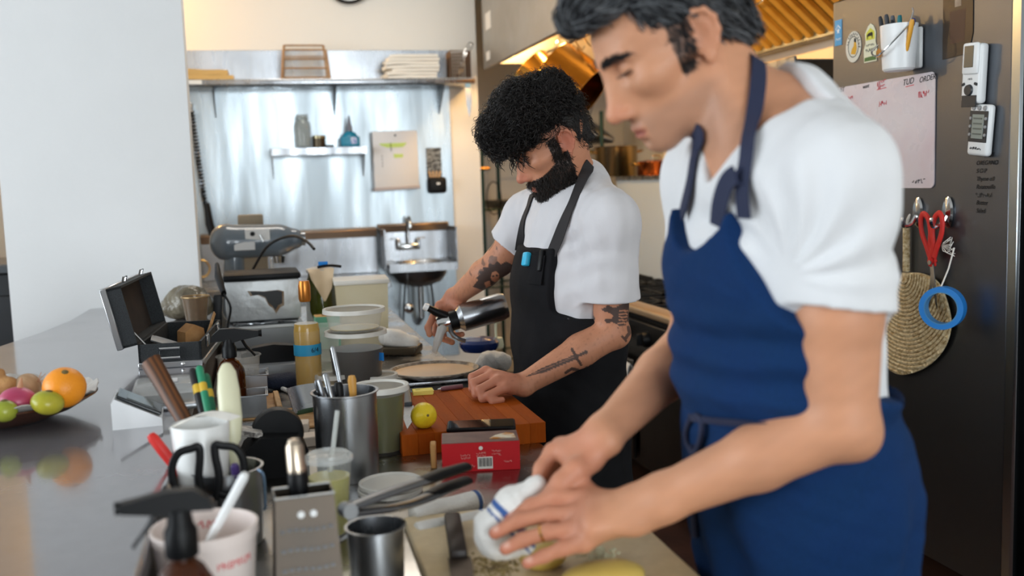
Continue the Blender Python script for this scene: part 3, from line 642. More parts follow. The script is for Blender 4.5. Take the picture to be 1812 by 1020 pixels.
for y_ in (3.55, 3.95, 4.35, 4.75, 5.15, 5.55):
    for x_ in (RX + .2, RX + .45):
        gr = G()
        for a in range(4): gr.box(.26, .014, .02, (0, 0, 0), a * PI / 4)
        gr.box(.28, .014, .02, (0, .14, 0)); gr.box(.28, .014, .02, (0, -.14, 0)); gr.box(.014, .28, .02, (.13, 0, 0)); gr.box(.014, .28, .02, (-.13, 0, 0))
        o = gr.obj('burner_grate', IRON, t, 0); o.location = (x_, y_, RZ + .022)
        G().lathe([(0, 0), (.045, 0), (.04, .012), (0, .014)], 16, (x_, y_, RZ)).obj('burner_cap', IRON, t)
for x_, y_ in ((RX + .08, 3.35), (RX + .55, 3.35), (RX + .08, 5.75), (RX + .55, 5.75)): G().tube([(x_, y_, 0), (x_, y_, .17)], .025, 10).obj('leg', STEEL_D, t)
G().box(.03, 2.5, .62, (2.235, 4.75, RZ + .30), bev=.003).obj('backguard', M('backguard_steel', 'd3dde3', .45, .1), t)
G().box(.42, 2.5, .025, (2.42, 4.75, 1.465), bev=.004).obj('high_shelf', STEEL, t)
# kitchen towel over the oven handle
def fn(u, v):
    return (RX - .050 + .016 * math.cos(u * PI), 3.93 + .13 * v + .01 * math.sin(u * 3), .655 + .02 * math.sin(u * PI) - (.30 * (u - .5) * 2 if u > .5 else .2 * (.5 - u) * 2))
def fnt(u, v):
    s_ = (u - .5) * 2; zz = .652 - abs(s_) * (.26 if s_ < 0 else .20); xx = RX - .05 + (-.016 if s_ < 0 else .016) * min(1, abs(s_) * 8); return (xx + .006 * math.sin(v * 14) * abs(s_), 4.12 + .17 * v, zz)
tag(G().sheet(fnt, 24, 12, .004).obj('hanging_towel', M('white_towel', 'e3e2df', .9, bump=(300, .4))), 'white towel hanging over the oven door handle behind the bearded chef', 'towel')
# pots on the high shelf
def pot(name, label, loc, r, h, mat, handles=True, lid=False, group=None, rot=None):
    t = thing(name, label, 'pot', loc, rot, group)
    G().lathe([(0, .0), (r * .97, .0), (r, .006), (r, h - .004), (r * 1.02, h), (r * .985, h), (r * .975, .008), (0, .008)], 36).obj('pot_body', mat, t)
    if handles:
        for s_ in (-1, 1):
            G().tube(spline([(s_ * r * .99, -.035, h * .78), (s_ * (r + .035), -.034, h * .84), (s_ * (r + .045), 0, h * .86), (s_ * (r + .035), .034, h * .84), (s_ * r * .99, .035, h * .78)], 5), .005, 8).obj('handle', M('pot_handle', 'c2a46a', .25, 1.0), t)
    if lid:
        l_ = G().lathe([(0, h + .012), (r * .5, h + .01), (r * 1.02, h), (r * 1.02, h - .003), (0, h - .003)], 32).obj('lid', mat, t); G().tube(spline([(-.03, 0, h + .01), (-.02, 0, h + .035), (.02, 0, h + .035), (.03, 0, h + .01)], 5), .004, 8).obj('lid_handle', CHROME, l_)
    return t
POTS = M('pot_steel_warm', 'b9a889', .25, 1.0, noise=('a08a62', 3, 1)); COPPER = M('copper_pot', 'a0532a', .25, 1.0)
p = W(1090, 312, x=2.36); pot('stock_pot', 'wide steel pot on the range shelf behind the bearded chef', (2.36, p.y, 1.478), .145, .20, POTS)
p = W(1162, 312, x=2.40); pot('copper_pan', 'low copper pan with lid beside the wide steel pot', (2.40, p.y, 1.478), .12, .085, COPPER, True, True)
# cream panelled cupboard front behind the pots
cp = thing('panelled_cupboard', 'cream wall cupboard with moulded doors behind the copper pan', 'cupboard', (0, 0, 0))
CW = M('cream_cupboard_paint', 'e3d3b2', .5)
G().box(.12, 2.1, .75, (2.73, 5.25, 1.68), bev=.004).obj('carcass', CW, cp)
for i in range(5):
    y_ = 4.41 + i * .42; d_ = G().box(.02, .38, .62, (2.66, y_, 1.66), bev=.004).obj('door', CW, cp)
    for a_, b_, c_, e_ in ((.28, .02, 0, .24), (.28, .02, 0, -.24), (.02, .5, .13, 0), (.02, .5, -.13, 0)): G().box(.01, a_, b_, (2.646, y_ + c_, 1.66 + e_), bev=.003).obj('moulding', CW, d_)
# pot rail under the hood with hanging pots
t = thing('pot_rail', 'steel rail under the hood above the hanging pots', 'rail', (0, 0, .05))
G().tube([(1.78, 3.98, 2.20), (1.78, 6.03, 2.20)], .012, 10).obj('rail_bar', STEEL_D, t)
for y_ in (5.0, 5.2, 5.35, 5.55, 5.7): G().tube(spline([(1.78, y_, 2.215), (1.765, y_, 2.225), (1.75, y_, 2.20), (1.775, y_, 2.15), (1.80, y_, 2.13), (1.81, y_, 2.15)], 5), .004, 6).obj('hook', CHROME, t)
GOLD = M('gold_lit_steel', 'c79d55', .18, 1.0, noise=('a87a30', 4, 1))  # stainless steel tinted gold, the warm light painted in
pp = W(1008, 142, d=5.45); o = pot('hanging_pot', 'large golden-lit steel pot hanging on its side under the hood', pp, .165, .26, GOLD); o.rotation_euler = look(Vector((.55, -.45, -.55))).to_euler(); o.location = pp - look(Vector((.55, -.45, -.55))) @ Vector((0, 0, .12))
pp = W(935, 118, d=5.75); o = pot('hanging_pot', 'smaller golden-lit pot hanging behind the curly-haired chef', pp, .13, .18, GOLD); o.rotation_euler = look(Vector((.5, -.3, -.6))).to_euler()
# wire rack in the corner
RK = M('green_epoxy_wire', '1d3b33', .4, .3); rk = thing('wire_rack', 'dark green epoxy wire rack standing in the corner beyond the range', 'rack', (0, 0, 0))
Y1 = 6.62; xs = [W(853, 300, y=Y1).x, W(1066, 300, y=Y1).x]; x2 = W(886, 300, y=7.05).x
for x_, y_ in ((xs[0], Y1), (xs[1], Y1), (x2 - .02, 7.05), (xs[1], 7.05)): G().tube([(x_, y_, 0), (x_, y_, 1.93)], .014, 10).obj('post', RK, rk)
for z_ in (.25, .75, 1.28, 1.66):
    s_ = G().tube([(xs[0], Y1, z_), (xs[1], Y1, z_), (xs[1], 7.05, z_), (x2 - .02, 7.05, z_)], .007, 6, closed=True).obj('shelf_frame', RK, rk); g = G()
    for i in range(18): x_ = xs[0] + .02 + (xs[1] - xs[0] - .04) * i / 17; g.tube([(x_, Y1, z_), (x_, 7.05, z_)], .0025, 4)
    g.obj('shelf_wires', RK, s_)['kind'] = 'stuff'
G().tube([(xs[0] - .05, Y1 - .01, 1.56), (xs[0] + .05, Y1 - .01, 1.56)], .012, 8).obj('clamp', M('brass_clamp', '9a7440', .3, .9), rk)
g = G().tube([(xs[0] + .07 + .05 * math.cos(a / 24 * 2 * PI), Y1 - .02, 1.36 + .11 * math.sin(a / 24 * 2 * PI)) for a in range(24)], .004, 6, closed=True); g.obj('cable_loop', BLACK_M, rk)
p = W(1050, 238, y=6.8); ch_ = thing('conical_strainer', 'steel conical strainer lying on the wire rack', 'strainer', (p.x, 6.8, p.z), (0, -1.25, -.5))
G().lathe([(.0, -.16), (.02, -.15), (.10, .06), (.112, .062), (.112, .07), (.097, .066), (.016, -.145), (0, -.15)], 28).obj('cone', STEEL, ch_); G().tube([(.11, 0, .066), (.24, 0, .06)], .006, 8).obj('handle', STEEL_D, ch_)
tag(G().lathe([(0, 0), (.19, 0), (.20, .05), (.195, .05), (.185, .006), (0, .006)], 30, (xs[0] + .26, 6.84, 1.29)).obj('sheet_pan', STEEL_D), 'shallow dark steel pan on a middle shelf of the wire rack', 'pan')
# wall-mounted broiler behind the front chef's neck
b0 = W(1408, 95, y=3.72)
t = thing('broiler', 'steel wall-mounted broiler with side vents behind the front chef', 'oven', (0, 0, 0))
G().box(.70, .34, .36, (b0.x + .35, 3.89, b0.z - .18 - .02), bev=.006).obj('body', M('broiler_steel', '77706a', .3, 1.0), t)
G().box(.012, .36, .38, (b0.x - .004, 3.89, b0.z - .20), bev=.004).obj('front_frame', STEEL, t)
for i in range(7): G().box(.010, .01, .10, (b0.x + .16 + i * .024, 3.718, b0.z - .14), bev=.002).obj('vent_slot', BLACK, t)
for i in range(3): G().tube([(b0.x - .014, 3.80, b0.z - .08 - .05 * i), (b0.x - .014, 3.98, b0.z - .08 - .05 * i)], .006, 6).obj('front_bar', CHROME, t)
G().box(.1, .30, .03, (2.75, 3.89, b0.z - .40)).obj('wall_bracket', STEEL_D, t)
# ---- fridge
FX = 1.95
def fr(px, py): return W(px, py, x=FX)
FR = Matrix(((0, 0, -1), (-1, 0, 0), (0, 1, 0)))        # local X to the right as seen, local Y up, local Z out of the fridge side
yn, yf = 2.268, 3.115
t = thing('fridge', 'tall stainless steel refrigerator, its side covered with notes and tools', 'fridge', (0, 0, 0))
FS = M('fridge_steel', '74787f', .36, 1.0, rnoise=(300, .32, .42), noise=('6a6e74', 2.5, .8), bump=(700, .05))
zb, zt = W(1620, 975, x=FX).z, 2.045
G().box(.80, yf - yn, zt - zb, (FX + .40, (yf + yn) / 2, zb), None, .004, 1, True).obj('body', FS, t)
G().box(.84, yf - yn + .02, .34, (FX + .39, (yf + yn) / 2, zt + .012), None, .006, 1, True).obj('top_header', FS, t)
G().lathe([(0, 0), (.013, 0), (.013, .006), (0, .008)], 16, (FX - .032, 3.06, zt + .06), FR).obj('header_bolt', M('bolt_dark', '8d8780', .4, .9), t)
G().box(.78, yf - yn - .04, zb - .12, (FX + .42, (yf + yn) / 2, .11), None, .004, 1, True).obj('base_grille', M('red_brown_base', '3a2620', .4, .4), t)
for x_ in (FX + .1, FX + .7):
    for y_ in (yn + .08, yf - .08): G().tube([(x_, y_, 0), (x_, y_, .13)], .024, 10).obj('leg', BLACK, t)
G().box(.05, .042, zt - zb + .2, (FX + .02, yn - .02, zb), None, .006, 1, True).obj('edge_trim', M('bright_trim', 'c7d2d8', .22, 1.0), t)
G().box(.74, .045, zt - zb + .1, (FX + .42, yn - .064, zb), None, .003, 1, True).obj('gasket', BLACK_M, t)
G().box(.80, .06, zt - zb + .1, (FX + .40, yn - .118, zb), None, .008, 2, True).obj('door', M('door_dark_steel', '3c3b3b', .35, .9), t)
hp_ = fr(1745, 326)
INKB = M('black_ink', '17171a', .7); INKR = M('red_ink', 'd0323c', .7)
for i, s_ in enumerate(('SALT', 'OREGANO', 'S O P', 'Thyme oil', 'Ratatouille', '', 'Butter', 'Salad')):
    q = fr(1728 if i else 1742, 275 + 14 * i)
    if not s_: scribble(t, (FX - .0015, q.y - .03, q.z), FR, .065, .012, INKB, 9, .0009, 7, 'handwriting')
    else: text(s_, .017, INKB, t, (FX - .0015, q.y, q.z), FR, 'handwriting', 'LEFT', .0003, .25)
# whiteboard with its writing
tl, tr, br_, bl_ = fr(1482, 157), fr(1657, 126), fr(1655, 333), fr(1486, 331)
wbw = tl.y - tr.y; wbh = tr.z - br_.z; cy_, cz_ = (tl.y + tr.y) / 2, (tr.z + br_.z) / 2
t = thing('whiteboard', 'white magnetic dry-erase board with red and black handwriting on the fridge side', 'whiteboard', (FX - .001, cy_, cz_), FR)
r_ = .018; out = []
for cx_, cyy, a0 in ((wbw / 2 - r_, wbh / 2 - r_, 0), (-wbw / 2 + r_, wbh / 2 - r_, 90), (-wbw / 2 + r_, -wbh / 2 + r_, 180), (wbw / 2 - r_, -wbh / 2 + r_, 270)):
    for k in range(6): a = math.radians(a0 + 18 * k); out.append((cx_ + r_ * math.cos(a), cyy + r_ * math.sin(a)))
G().prism(out, .003).obj('board', M('whiteboard_film', 'dcd7da', .25, noise=('d3c2c8', 6, 1.0), rnoise=(12, .2, .45)), t)
def wbp(px, py): q = fr(px, py); return (cy_ - q.y, q.z - cz_, .0035)
for s_, px, py, sz_, m_ in (('LIST', 1490, 160, .022, INKB), ('want', 1534, 153, .018, INKB), ('~', 1562, 147, .022, INKR), ('~', 1562, 154, .016, INKR), ('TUD', 1609, 145, .026, INKB), ('ORDER', 1643, 139, .023, INKB), ('~', 1637, 166, .024, INKR), ('~', 1564, 183, .020, INKR), ('~', 1507, 173, .013, INKR), ('~', 1628, 321, .03, INKB)):
    if s_ == '~': scribble(t, wbp(px, py), (0, 0, .06), sz_ * 2.2, sz_ * (.7 if sz_ < .03 else .35), m_, 5, .0012, px, 'handwriting')
    else: text(s_, sz_, m_, t, wbp(px, py), (0, 0, .06), 'handwriting', 'CENTER', .0003, .3)
G().box(.05, .002, .0006, (*wbp(1562, 157)[:2], .0034), .06).obj('underline', INKR, t); G().box(.04, .002, .0006, (*wbp(1612, 152)[:2], .0034), .06).obj('underline', INKR, t)
# stickers
p = fr(1484, 58); t = thing('sticker', 'small square blue sticker with white star emblem on the fridge edge', 'sticker', (FX - .001, min(p.y, yf - .022), p.z), FR)
G().box(.042, .085, .001).obj('sticker_film', M('sky_blue_print', '3c9bd0', .4), t); G().tube([(-.014, .012, .001), (0, .024, .001), (.014, .012, .001)], .0025, 4).obj('arc_mark', WHITE_P, t)
star = [(.011 * (1 if i % 2 == 0 else .42) * math.sin(i * PI / 5), .011 * (1 if i % 2 == 0 else .42) * math.cos(i * PI / 5) + .006) for i in range(10)]; G().prism(star, .0008, (.0, 0, .0004)).obj('star_mark', WHITE_P, t); scribble(t, (0, -.022, .0006), None, .03, .008, WHITE_P, 5, .0009, 3)
p = fr(1511, 83); t = thing('sticker', 'oval pale sticker with lettered rim and yellow figure on the fridge', 'sticker', (FX - .001, p.y, p.z), FR)
G().lathe([(0, 0), (.044, 0), (.044, .001), (0, .001)], 36, sx=1, sy=1.15).obj('sticker_film', M('pale_print', 'd7d5c8', .5), t)
G().lathe([(.028, 0), (.030, 0), (.030, .0016), (.028, .0016), (.028, 0)], 36, sx=1, sy=1.15).obj('inner_ring', INKB, t)
G().prism([(-.014, -.022), (.012, -.026), (.020, -.008), (.016, .012), (.006, .02), (.002, .002), (-.008, -.006)], .0016).obj('yellow_figure', M('yellow_print', 'd9a42c', .5), t); G().prism([(.004, .016), (.016, .012), (.014, .026), (.006, .028)], .0018).obj('dark_figure', INKB, t)
for i in range(12):
    a = PI * .92 - i * PI * .95 / 11 * 1.0; scribble(t, (.036 * math.cos(a), .041 * math.sin(a), .0012), a - PI / 2, .007, .010, INKB, 1, .0010, i)
p = fr(1541, 75); t = thing('sticker', 'die-cut green and yellow sticker with a dark animal emblem beside the pen cup', 'sticker', (FX - .001, p.y, p.z), FR)
G().prism([(-.034, -.062), (.034, -.062), (.036, -.02), (.028, .0), (.03, .03), (.016, .052), (.0, .06), (-.014, .052), (-.03, .03), (-.026, .0), (-.036, -.02)], .001).obj('sticker_film', M('cream_print', 'dfe0c6', .5), t)
G().prism([(-.024, .008), (.024, .008), (.022, .032), (.0, .046), (-.022, .032)], .0014).obj('yellow_field', M('lime_print', 'cfcf48', .5), t)
G().prism([(-.016, .012), (-.013, .012), (-.012, .02), (.008, .02), (.009, .012), (.012, .012), (.014, .026), (.010, .032), (-.010, .03), (-.018, .024)], .0018).obj('animal_mark', INKB, t); G().prism([(-.032, -.058), (.032, -.058), (.03, -.044), (-.03, -.046)], .0014).obj('green_band', M('green_print', '3f6b34', .5), t)
scribble(t, (0, -.008, .0012), None, .046, .006, INKB, 8, .0007, 4); scribble(t, (0, -.024, .0012), None, .05, .009, INKB, 7, .0010, 5)
# magnetic pen cup
p = W(1590, 128, x=FX - .055); t = thing('pen_cup', 'white magnetic pen cup with wire handle on the fridge side', 'cup', (FX - .055, p.y, p.z + .004), (0, 0, 0))
G().lathe([(0, 0), (.040, 0), (.046, .006), (.054, .135), (.051, .135), (.043, .008), (0, .006)], 32, sx=.95, sy=1.12).obj('cup_body', WHITE_P, t)
G().box(.012, .09, .12, (.047, 0, .065), bev=.004).obj('magnet_back', WHITE_P, t)
G().tube(spline([(-.012, -.062, .125), (-.058, -.045, .075), (-.072, 0, .045), (-.062, .045, .06), (-.030, .060, .085)], 6), .0026, 6).obj('wire_handle', CHROME, t); G().tube(spline([(-.012, -.062, .125), (0, -.066, .16), (.0, -.062, .175)], 5), .0026, 6).obj('wire_end', CHROME, t)
G().prism([(-.012, -.01), (.012, -.012), (.014, .004), (.0, .016), (-.012, .008)], .001, (-.049, .028, .055), FR).obj('leaf_print', M('amber_print', 'b87a2a', .5), t)
pens = [(1561, 30, '3a3d40', 'grey marker at the left of the pen cup'), (1568, 26, '4a4d52', 'dark grey marker leaning left in the pen cup'), (1575, 28, '606368', 'mid grey marker in the pen cup'), (1582, 36, '26282b', 'black marker in the pen cup'), (1592, 27, '1a6f78', 'teal marker standing tallest in the pen cup'), (1612, 32, '26327a', 'dark blue pen at the right of the pen cup'), (1619, 34, 'e0a02c', 'yellow pen at the right edge of the pen cup')]
for i, (px, py, c_, lb) in enumerate(pens):
    top_ = W(px, py, x=FX - .055); dy = (top_.y - p.y); o_ = thing('pen', lb, 'pen', (FX - .055 + .008 * ((i % 3) - 1), p.y + dy * .45, p.z + .012), None, 'pens in the fridge cup')
    v = Vector((0, dy * .55, top_.z - p.z - .012)); L = v.length; o_.rotation_euler = look(v).to_euler()
    G().lathe([(0, 0), (.0065, 0), (.0065, L * .62), (.0055, L * .62)], 10).obj('barrel', M('pen_' + c_, c_, .4), o_); G().lathe([(.0070, L * .62), (.0072, L * .94), (.005, L), (0, L)], 10).obj('pen_cap', M('pen_' + c_), o_)
# dark photo, thermometer, timer
p0, p1 = fr(1670, 0), fr(1722, 96); t = thing('photo_print', 'dark photograph of a glass and bottle stuck to the fridge', 'photo', (FX - .001, (p0.y + p1.y) / 2, p1.z + .12), FR)
wph = p0.y - p1.y; G().prism([(-wph / 2, -.12), (wph / 2 * .75, -.115), (wph / 2, -.06), (wph / 2 * .96, .12), (-wph / 2, .12)], .0012).obj('print', M('dark_photo', '1c1815', .35, noise=('3a2a1c', 12, 1.2)), t)
G().prism([(-.012, .02), (.014, .02), (.018, .12), (-.014, .12)], .0016).obj('pale_shape', M('bone_print', 'b7a58f', .5, noise=('6a5442', 30, 1.2)), t); G().prism([(-.03, -.08), (.03, -.08), (.034, .01), (-.034, .01)], .0014).obj('brown_shape', M('brown_print', '4a3020', .5), t)
p0, p1 = fr(1712, 84), fr(1756, 184); t = thing('probe_thermometer', 'white folding probe thermometer with grey display on the fridge, above the timer', 'thermometer', (FX - .002, (p0.y + p1.y) / 2, (p0.z + p1.z) / 2), FR @ Matrix.Rotation(-.06, 3, 'Z'))
G().box(.075, .162, .028, (0, .004, .014), None, .010, 3).obj('case', WHITE_P, t); G().box(.060, .085, .012, (.002, .045, .030), None, .006, 2).obj('raised_head', WHITE_P, t)
G().box(.036, .058, .003, (.0, .05, .0365), bev=.001).obj('display', M('lcd_brown', '6d675a', .2), t); G().box(.058, .032, .003, (0, -.070, .0285), bev=.001).obj('dark_foot', M('dark_key', '2e3236', .4), t)
G().lathe([(0, 0), (.016, 0), (.014, .006), (0, .006)], 20, (-.002, -.040, .028)).obj('button', M('dark_key'), t)
for x_ in (-.026, .024): G().box(.014, .008, .004, (x_, -.024, .029), .3 if x_ < 0 else -.3, .002).obj('button', M('dark_key'), t)
scribble(t, (0, -.010, .028), None, .018, .005, INKB, 4, .0006, 6)
p0, p1 = fr(1720, 192), fr(1768, 270); t = thing('kitchen_timer', 'white kitchen timer with grey display and black surround on the fridge', 'timer', (FX - .002, (p0.y + p1.y) / 2, (p0.z + p1.z) / 2), FR @ Matrix.Rotation(-.10, 3, 'Z'))
G().box(.082, .140, .022, (0, 0, .011), None, .010, 3).obj('case', WHITE_P, t); G().box(.072, .085, .002, (0, .010, .0225), bev=.0009).obj('black_surround', M('dark_key'), t); G().box(.046, .066, .002, (0, .010, .0242), bev=.0009).obj('display', M('lcd_grey', '8f968f', .25), t)
for i in range(4): G().box(.034, .004, .001, (0, .032 - .014 * i, .0256)).obj('digit_row', M('lcd_digits', '5d645f', .4), t)
for i in range(3): G().lathe([(0, 0), (.007, 0), (.006, .004), (0, .004)], 14, (-.022 + .022 * i, .060, .0215)).obj('button', M('grey_key', '9a9c9e', .4), t)
for s_ in (-1, 1):
    for i in range(3): G().lathe([(0, 0), (.0045, 0), (.004, .003), (0, .003)], 12, (s_ * .0295, .032 - .022 * i, .0232)).obj('button', M('grey_key'), t)
scribble(t, (-.004, -.049, .0222), None, .046, .006, INKB, 8, .0013, 8)
# hooks, fan, scissors, tape
for k, (px, py) in enumerate(((1627, 376), (1680, 376))):
    p = fr(px, py); t = thing('magnetic_hook', ['oval chrome hook holding the woven fan', 'oval chrome hook holding the red scissors'][k], 'hook', (FX - .001, p.y, p.z), FR, 'hooks on the fridge')
    G().lathe([(0, 0), (.020, 0), (.022, .004), (.018, .010), (0, .012)], 28, sx=1, sy=2.1).obj('hook_plate', CHROME, t)
    G().tube(spline([(0, -.010, .010), (-.004, -.034, .024), (-.008, -.040, .044), (-.008, -.026, .052), (-.008, -.014, .050)], 6), [.007] * 22 + [.006] * 3, 8).obj('hook_arm', CHROME, t)
p = fr(1612, 405); STRAW = M('woven_straw', 'f0e0b8', .85, noise=('a98c5c', 90, 1.4), bump=(160, .6, (1, 1, 1), .006))
t = thing('woven_fan', 'woven straw fan with bound handle hanging from the left hook', 'fan', (FX - .012, p.y, p.z), FR)
hb = fr(1611, 480); hl_ = p.z - hb.z
def fp(px, py): q = fr(px, py); return (p.y - q.y, q.z - p.z)
G().tube([(0, .01, .004), (.001, -hl_, .004)], .011, 10).obj('handle', STRAW, t); G().tube(spline([(0, .01, .004), (.006, .03, .0), (.008, .045, -.002), (.003, .03, .004), (0, .01, .004)], 4), .0022, 5).obj('hanging_loop', PAPER, t)
pts = [fp(*q) for q in ((1605, 482), (1640, 484), (1668, 500), (1685, 540), (1690, 580), (1676, 620), (1645, 650), (1605, 663), (1578, 650), (1572, 620), (1580, 560), (1594, 510))]
bl = G().prism([tuple(v)[:2] for v in spline([(a, b, 0) for a, b in pts + pts[:1]], 4)[:-1]], .006).obj('blade', STRAW, t)
def plait(i):
    c0 = fp(1608, 486); g = G(); rr = .025 + i * .0125
    poly = np.array([tuple(v)[:2] for v in spline([(a, b, 0) for a, b in pts + pts[:1]], 4)[:-1]])
    run = []
    for k in range(60):
        a = -PI * 1.0 + k / 59 * PI * 1.05; q = (c0[0] + rr * math.cos(a), c0[1] + rr * math.sin(a))
        if inpoly_(poly * .98 + poly.mean(0) * .02, q): run.append((q[0], q[1], .0065 + .0012 * (k % 2)))
        elif len(run) > 2: g.tube(run, .0048, 5); run = []
        else: run = []
    if len(run) > 2: g.tube(run, .0048, 5)
    return g
def inpoly_(poly, q):
    c = False; n = len(poly)
    for i in range(n):
        x1, y1 = poly[i]; x2, y2 = poly[(i + 1) % n]
        if (y1 > q[1]) != (y2 > q[1]) and q[0] < (x2 - x1) * (q[1] - y1) / (y2 - y1) + x1: c = not c
    return c
for i in range(26):
    g = plait(i)
    if g.v: g.obj('plait', STRAW, bl)
# red scissors
p = fr(1664, 455); t = thing('red_scissors', 'scissors with red handles hanging from the right hook', 'scissors', (FX - .022, p.y, p.z), FR @ Matrix.Rotation(.05, 3, 'Z')); t.scale = (1.22, 1.22, 1)
REDP = M('red_plastic', 'd4302a', .4); s_px = .0017
for s_ in (-1, 1):
    lp_ = [(-.006 * s_, -.012), (.010 * s_, .028), (.008 * s_, .062), (.016 * s_, .094), (.034 * s_, .106), (.044 * s_, .090), (.040 * s_, .058), (.024 * s_, .026), (.012 * s_, .0)]
    G().tube([tuple(v) for v in spline([(a, b, .004 * s_ + .006) for a, b in lp_], 5)], .0072, 8, sy=.8).obj('finger_loop', REDP, t)
    G().box(.014, .045, .007, (0, .0, .004 * s_ + .006), -.2 * s_, .003).obj('grip_root', REDP, t)
    bl_ = G().prism([(-.007, 0), (.007, 0), (.003, -.105), (0, -.112), (-.003, -.10)], .002, (0, -.015, .003 * s_ + .005), (0, 0, .16 * s_)); bl_.obj('blade', CHROME, t)
G().lathe([(0, 0), (.006, 0), (.006, .003), (0, .003)], 14, (0, -.012, .014)).obj('pivot', CHROME, t)
# string and blue tape
p = W(1668, 545, x=FX - .075); t = thing('tape_roll', 'roll of blue painter tape hanging by string below the scissors', 'tape', (FX - .075, p.y, p.z), Matrix.Rotation(.62, 3, 'Z') @ FR)
BT = M('blue_tape', '1f7fd0', .45); r_o, r_i = .061, .047
G().lathe([(r_i, -.017), (r_o, -.017), (r_o, .017), (r_i, .017), (r_i, -.017)], 40).obj('tape_coil', BT, t); G().lathe([(r_i - .003, -.017), (r_i, -.017), (r_i, .017), (r_i - .003, .017), (r_i - .003, -.017)], 40).obj('cardboard_core', M('tape_core', '4a86b8', .7), t)
q0 = fr(1662, 470); tag(G().tube([(FX - .03, p.y + .012, q0.z + .06), (FX - .045, p.y + .016, q0.z), (FX - .075, p.y + .012, p.z + .052), (FX - .085, p.y + .012, p.z + .046)], .0022, 6).obj('string', PAPER), 'white string tying the blue tape roll to the hook', 'string')
q0 = fr(1684, 435); g = G()
for i in range(12): a = i * .5; g.tube([(FX - .018, q0.y + .02, q0.z), (FX - .018 - .01 * (i % 3), q0.y - .02 + .008 * math.sin(a * 2), q0.z + .02 * math.cos(a)), (FX - .02, q0.y - .028 + .012 * math.cos(a), q0.z + .028 * math.sin(a * 1.3))], .0012, 4)
tag(g.obj('string_tassel', PAPER), 'frayed white string ends behind the red scissors', 'string', kind='stuff')
# ================================================================== things on the bar and the prep counter
def bar_at(px, py): return W(px, py, z=BARZ)
def prep_at(px, py): return W(px, py, z=PREPZ)
def vessel(r0, r1, h, th=.0015, lip=.003): return [(0, 0), (r0 * .96, 0), (r0, .004), (r1, h - lip), (r1 + lip, h - lip * .5), (r1 + lip, h), (r1 - th, h), (r0 - th, .006), (0, .004)]
# ---- fruit bowl
bc = W(-8, 706, z=BARZ + .045); bc = Vector((bc.x, bc.y, BARZ)); t = thing('fruit_bowl', 'wide shallow brown bowl lined with pale paper, holding fruit on the bar', 'bowl', bc)
BOWLM = M('brown_bowl', '5a3524', .3, noise=('43261a', 6, 1))
G().lathe([(0, .0), (.085, .0), (.095, .003), (.145, .020), (.187, .044), (.185, .047), (.14, .026), (.09, .009), (0, .009)], 56).obj('bowl_shell', BOWLM, t)
def lin_(u, v):
    a = 2 * PI * u; r = .08 + .108 * v; z = .0150 + .042 * v ** 1.6 + (.004 * math.sin(a * 9) + .003 * math.sin(a * 23 + 1)) * v * v; return (r * math.cos(a), r * math.sin(a), z)
G().sheet(lin_, 96, 10, -.002).obj('paper_lining', M('pale_lining', 'bdb9b4', .7, bump=(50, .3)), t)
def fruit(name, label, cat, px, py, d, rad, mat, rot=None, bumps=0.0, group='produce in the fruit bowl', extra=None):
    p = W(px, py, d=d); t = thing(name, label, cat, p, rot, group)
    n, mm = 28, 18; g = G().ell((0, 0, 0), rad, None, n, mm)
    rr = random.Random(name + label); ph = [rr.uniform(0, 6) for _ in range(4)]
    g.v = [v * (1 + bumps * (math.sin(v.x / rad[0] * 3 + ph[0]) + math.sin(v.y / rad[1] * 3.4 + ph[1]) + math.sin(v.z / rad[2] * 2.7 + ph[2])) / 3) for v in g.v]
    g.obj('skin', mat, t, 180)
    if extra: extra(t, rad)
    return t
def stem(t, rad): G().lathe([(0, .0), (.008, 0), (.005, .003), (0, .004)], 8, (0, 0, rad[2] - .002)).obj('stem_scar', M('stem_brown', '6a5a30', .7), t)
fruit('orange', 'bright orange citrus, the largest fruit in the bowl', 'orange', 114, 686, 1.89, (.039, .039, .038), M('orange_peel', 'f2951d', .4, bump=(260, .25, (1, 1, 1), .003)), (.5, .2, 0), .004, extra=stem)
fruit('green_tomato', 'yellow-green tomato in front of the orange', 'tomato', 84, 713, 1.84, (.029, .029, .022), M('green_tomato_skin', '97a02a', .3, noise=('b9ac36', 14, 1.2)), (.1, .2, .3), .012, extra=stem)
fruit('green_tomato', 'small green tomato at the left edge of the picture', 'tomato', 9, 728, 1.82, (.022, .022, .020), M('green_tomato_dark', '7f8f28', .3, noise=('a3a83c', 14, 1.2)), None, .012, extra=stem)
fruit('red_onion', 'purple-red onion in the middle of the bowl', 'onion', 32, 711, 1.87, (.034, .031, .027), M('red_onion_skin', '9c2c4a', .35, noise=('c2557a', 9, 1.3, (1, 6, 1))), (0, .2, .2), .02, extra=lambda t, r: G().lathe([(.006, 0), (.003, .012), (.0015, .02)], 8, (.0, 0, r[2] - .002)).obj('dry_neck', M('onion_paper', 'b98a6a', .8), t))
fruit('yellow_onion', 'pale brown onion with dry roots behind the red onion', 'onion', 50, 684, 1.95, (.026, .028, .022), M('yellow_onion_skin', 'bd9b78', .5, noise=('a07c58', 12, 1.3, (1, 6, 1))), (.3, 1.1, 0), .02, extra=lambda t, r: [G().tube([(0, 0, r[2] - .002), (.006 * math.cos(a), .006 * math.sin(a), r[2] + .008), (.012 * math.cos(a), .012 * math.sin(a), r[2] + .016)], .0007, 4).obj('root_hair', M('onion_paper'), t) for a in (0, 1, 2, 3, 4, 5)])
p = W(4, 684, d=1.93); GI = M('ginger_skin', 'b98a56', .7, noise=('96683a', 20, 1.2), bump=(120, .4))
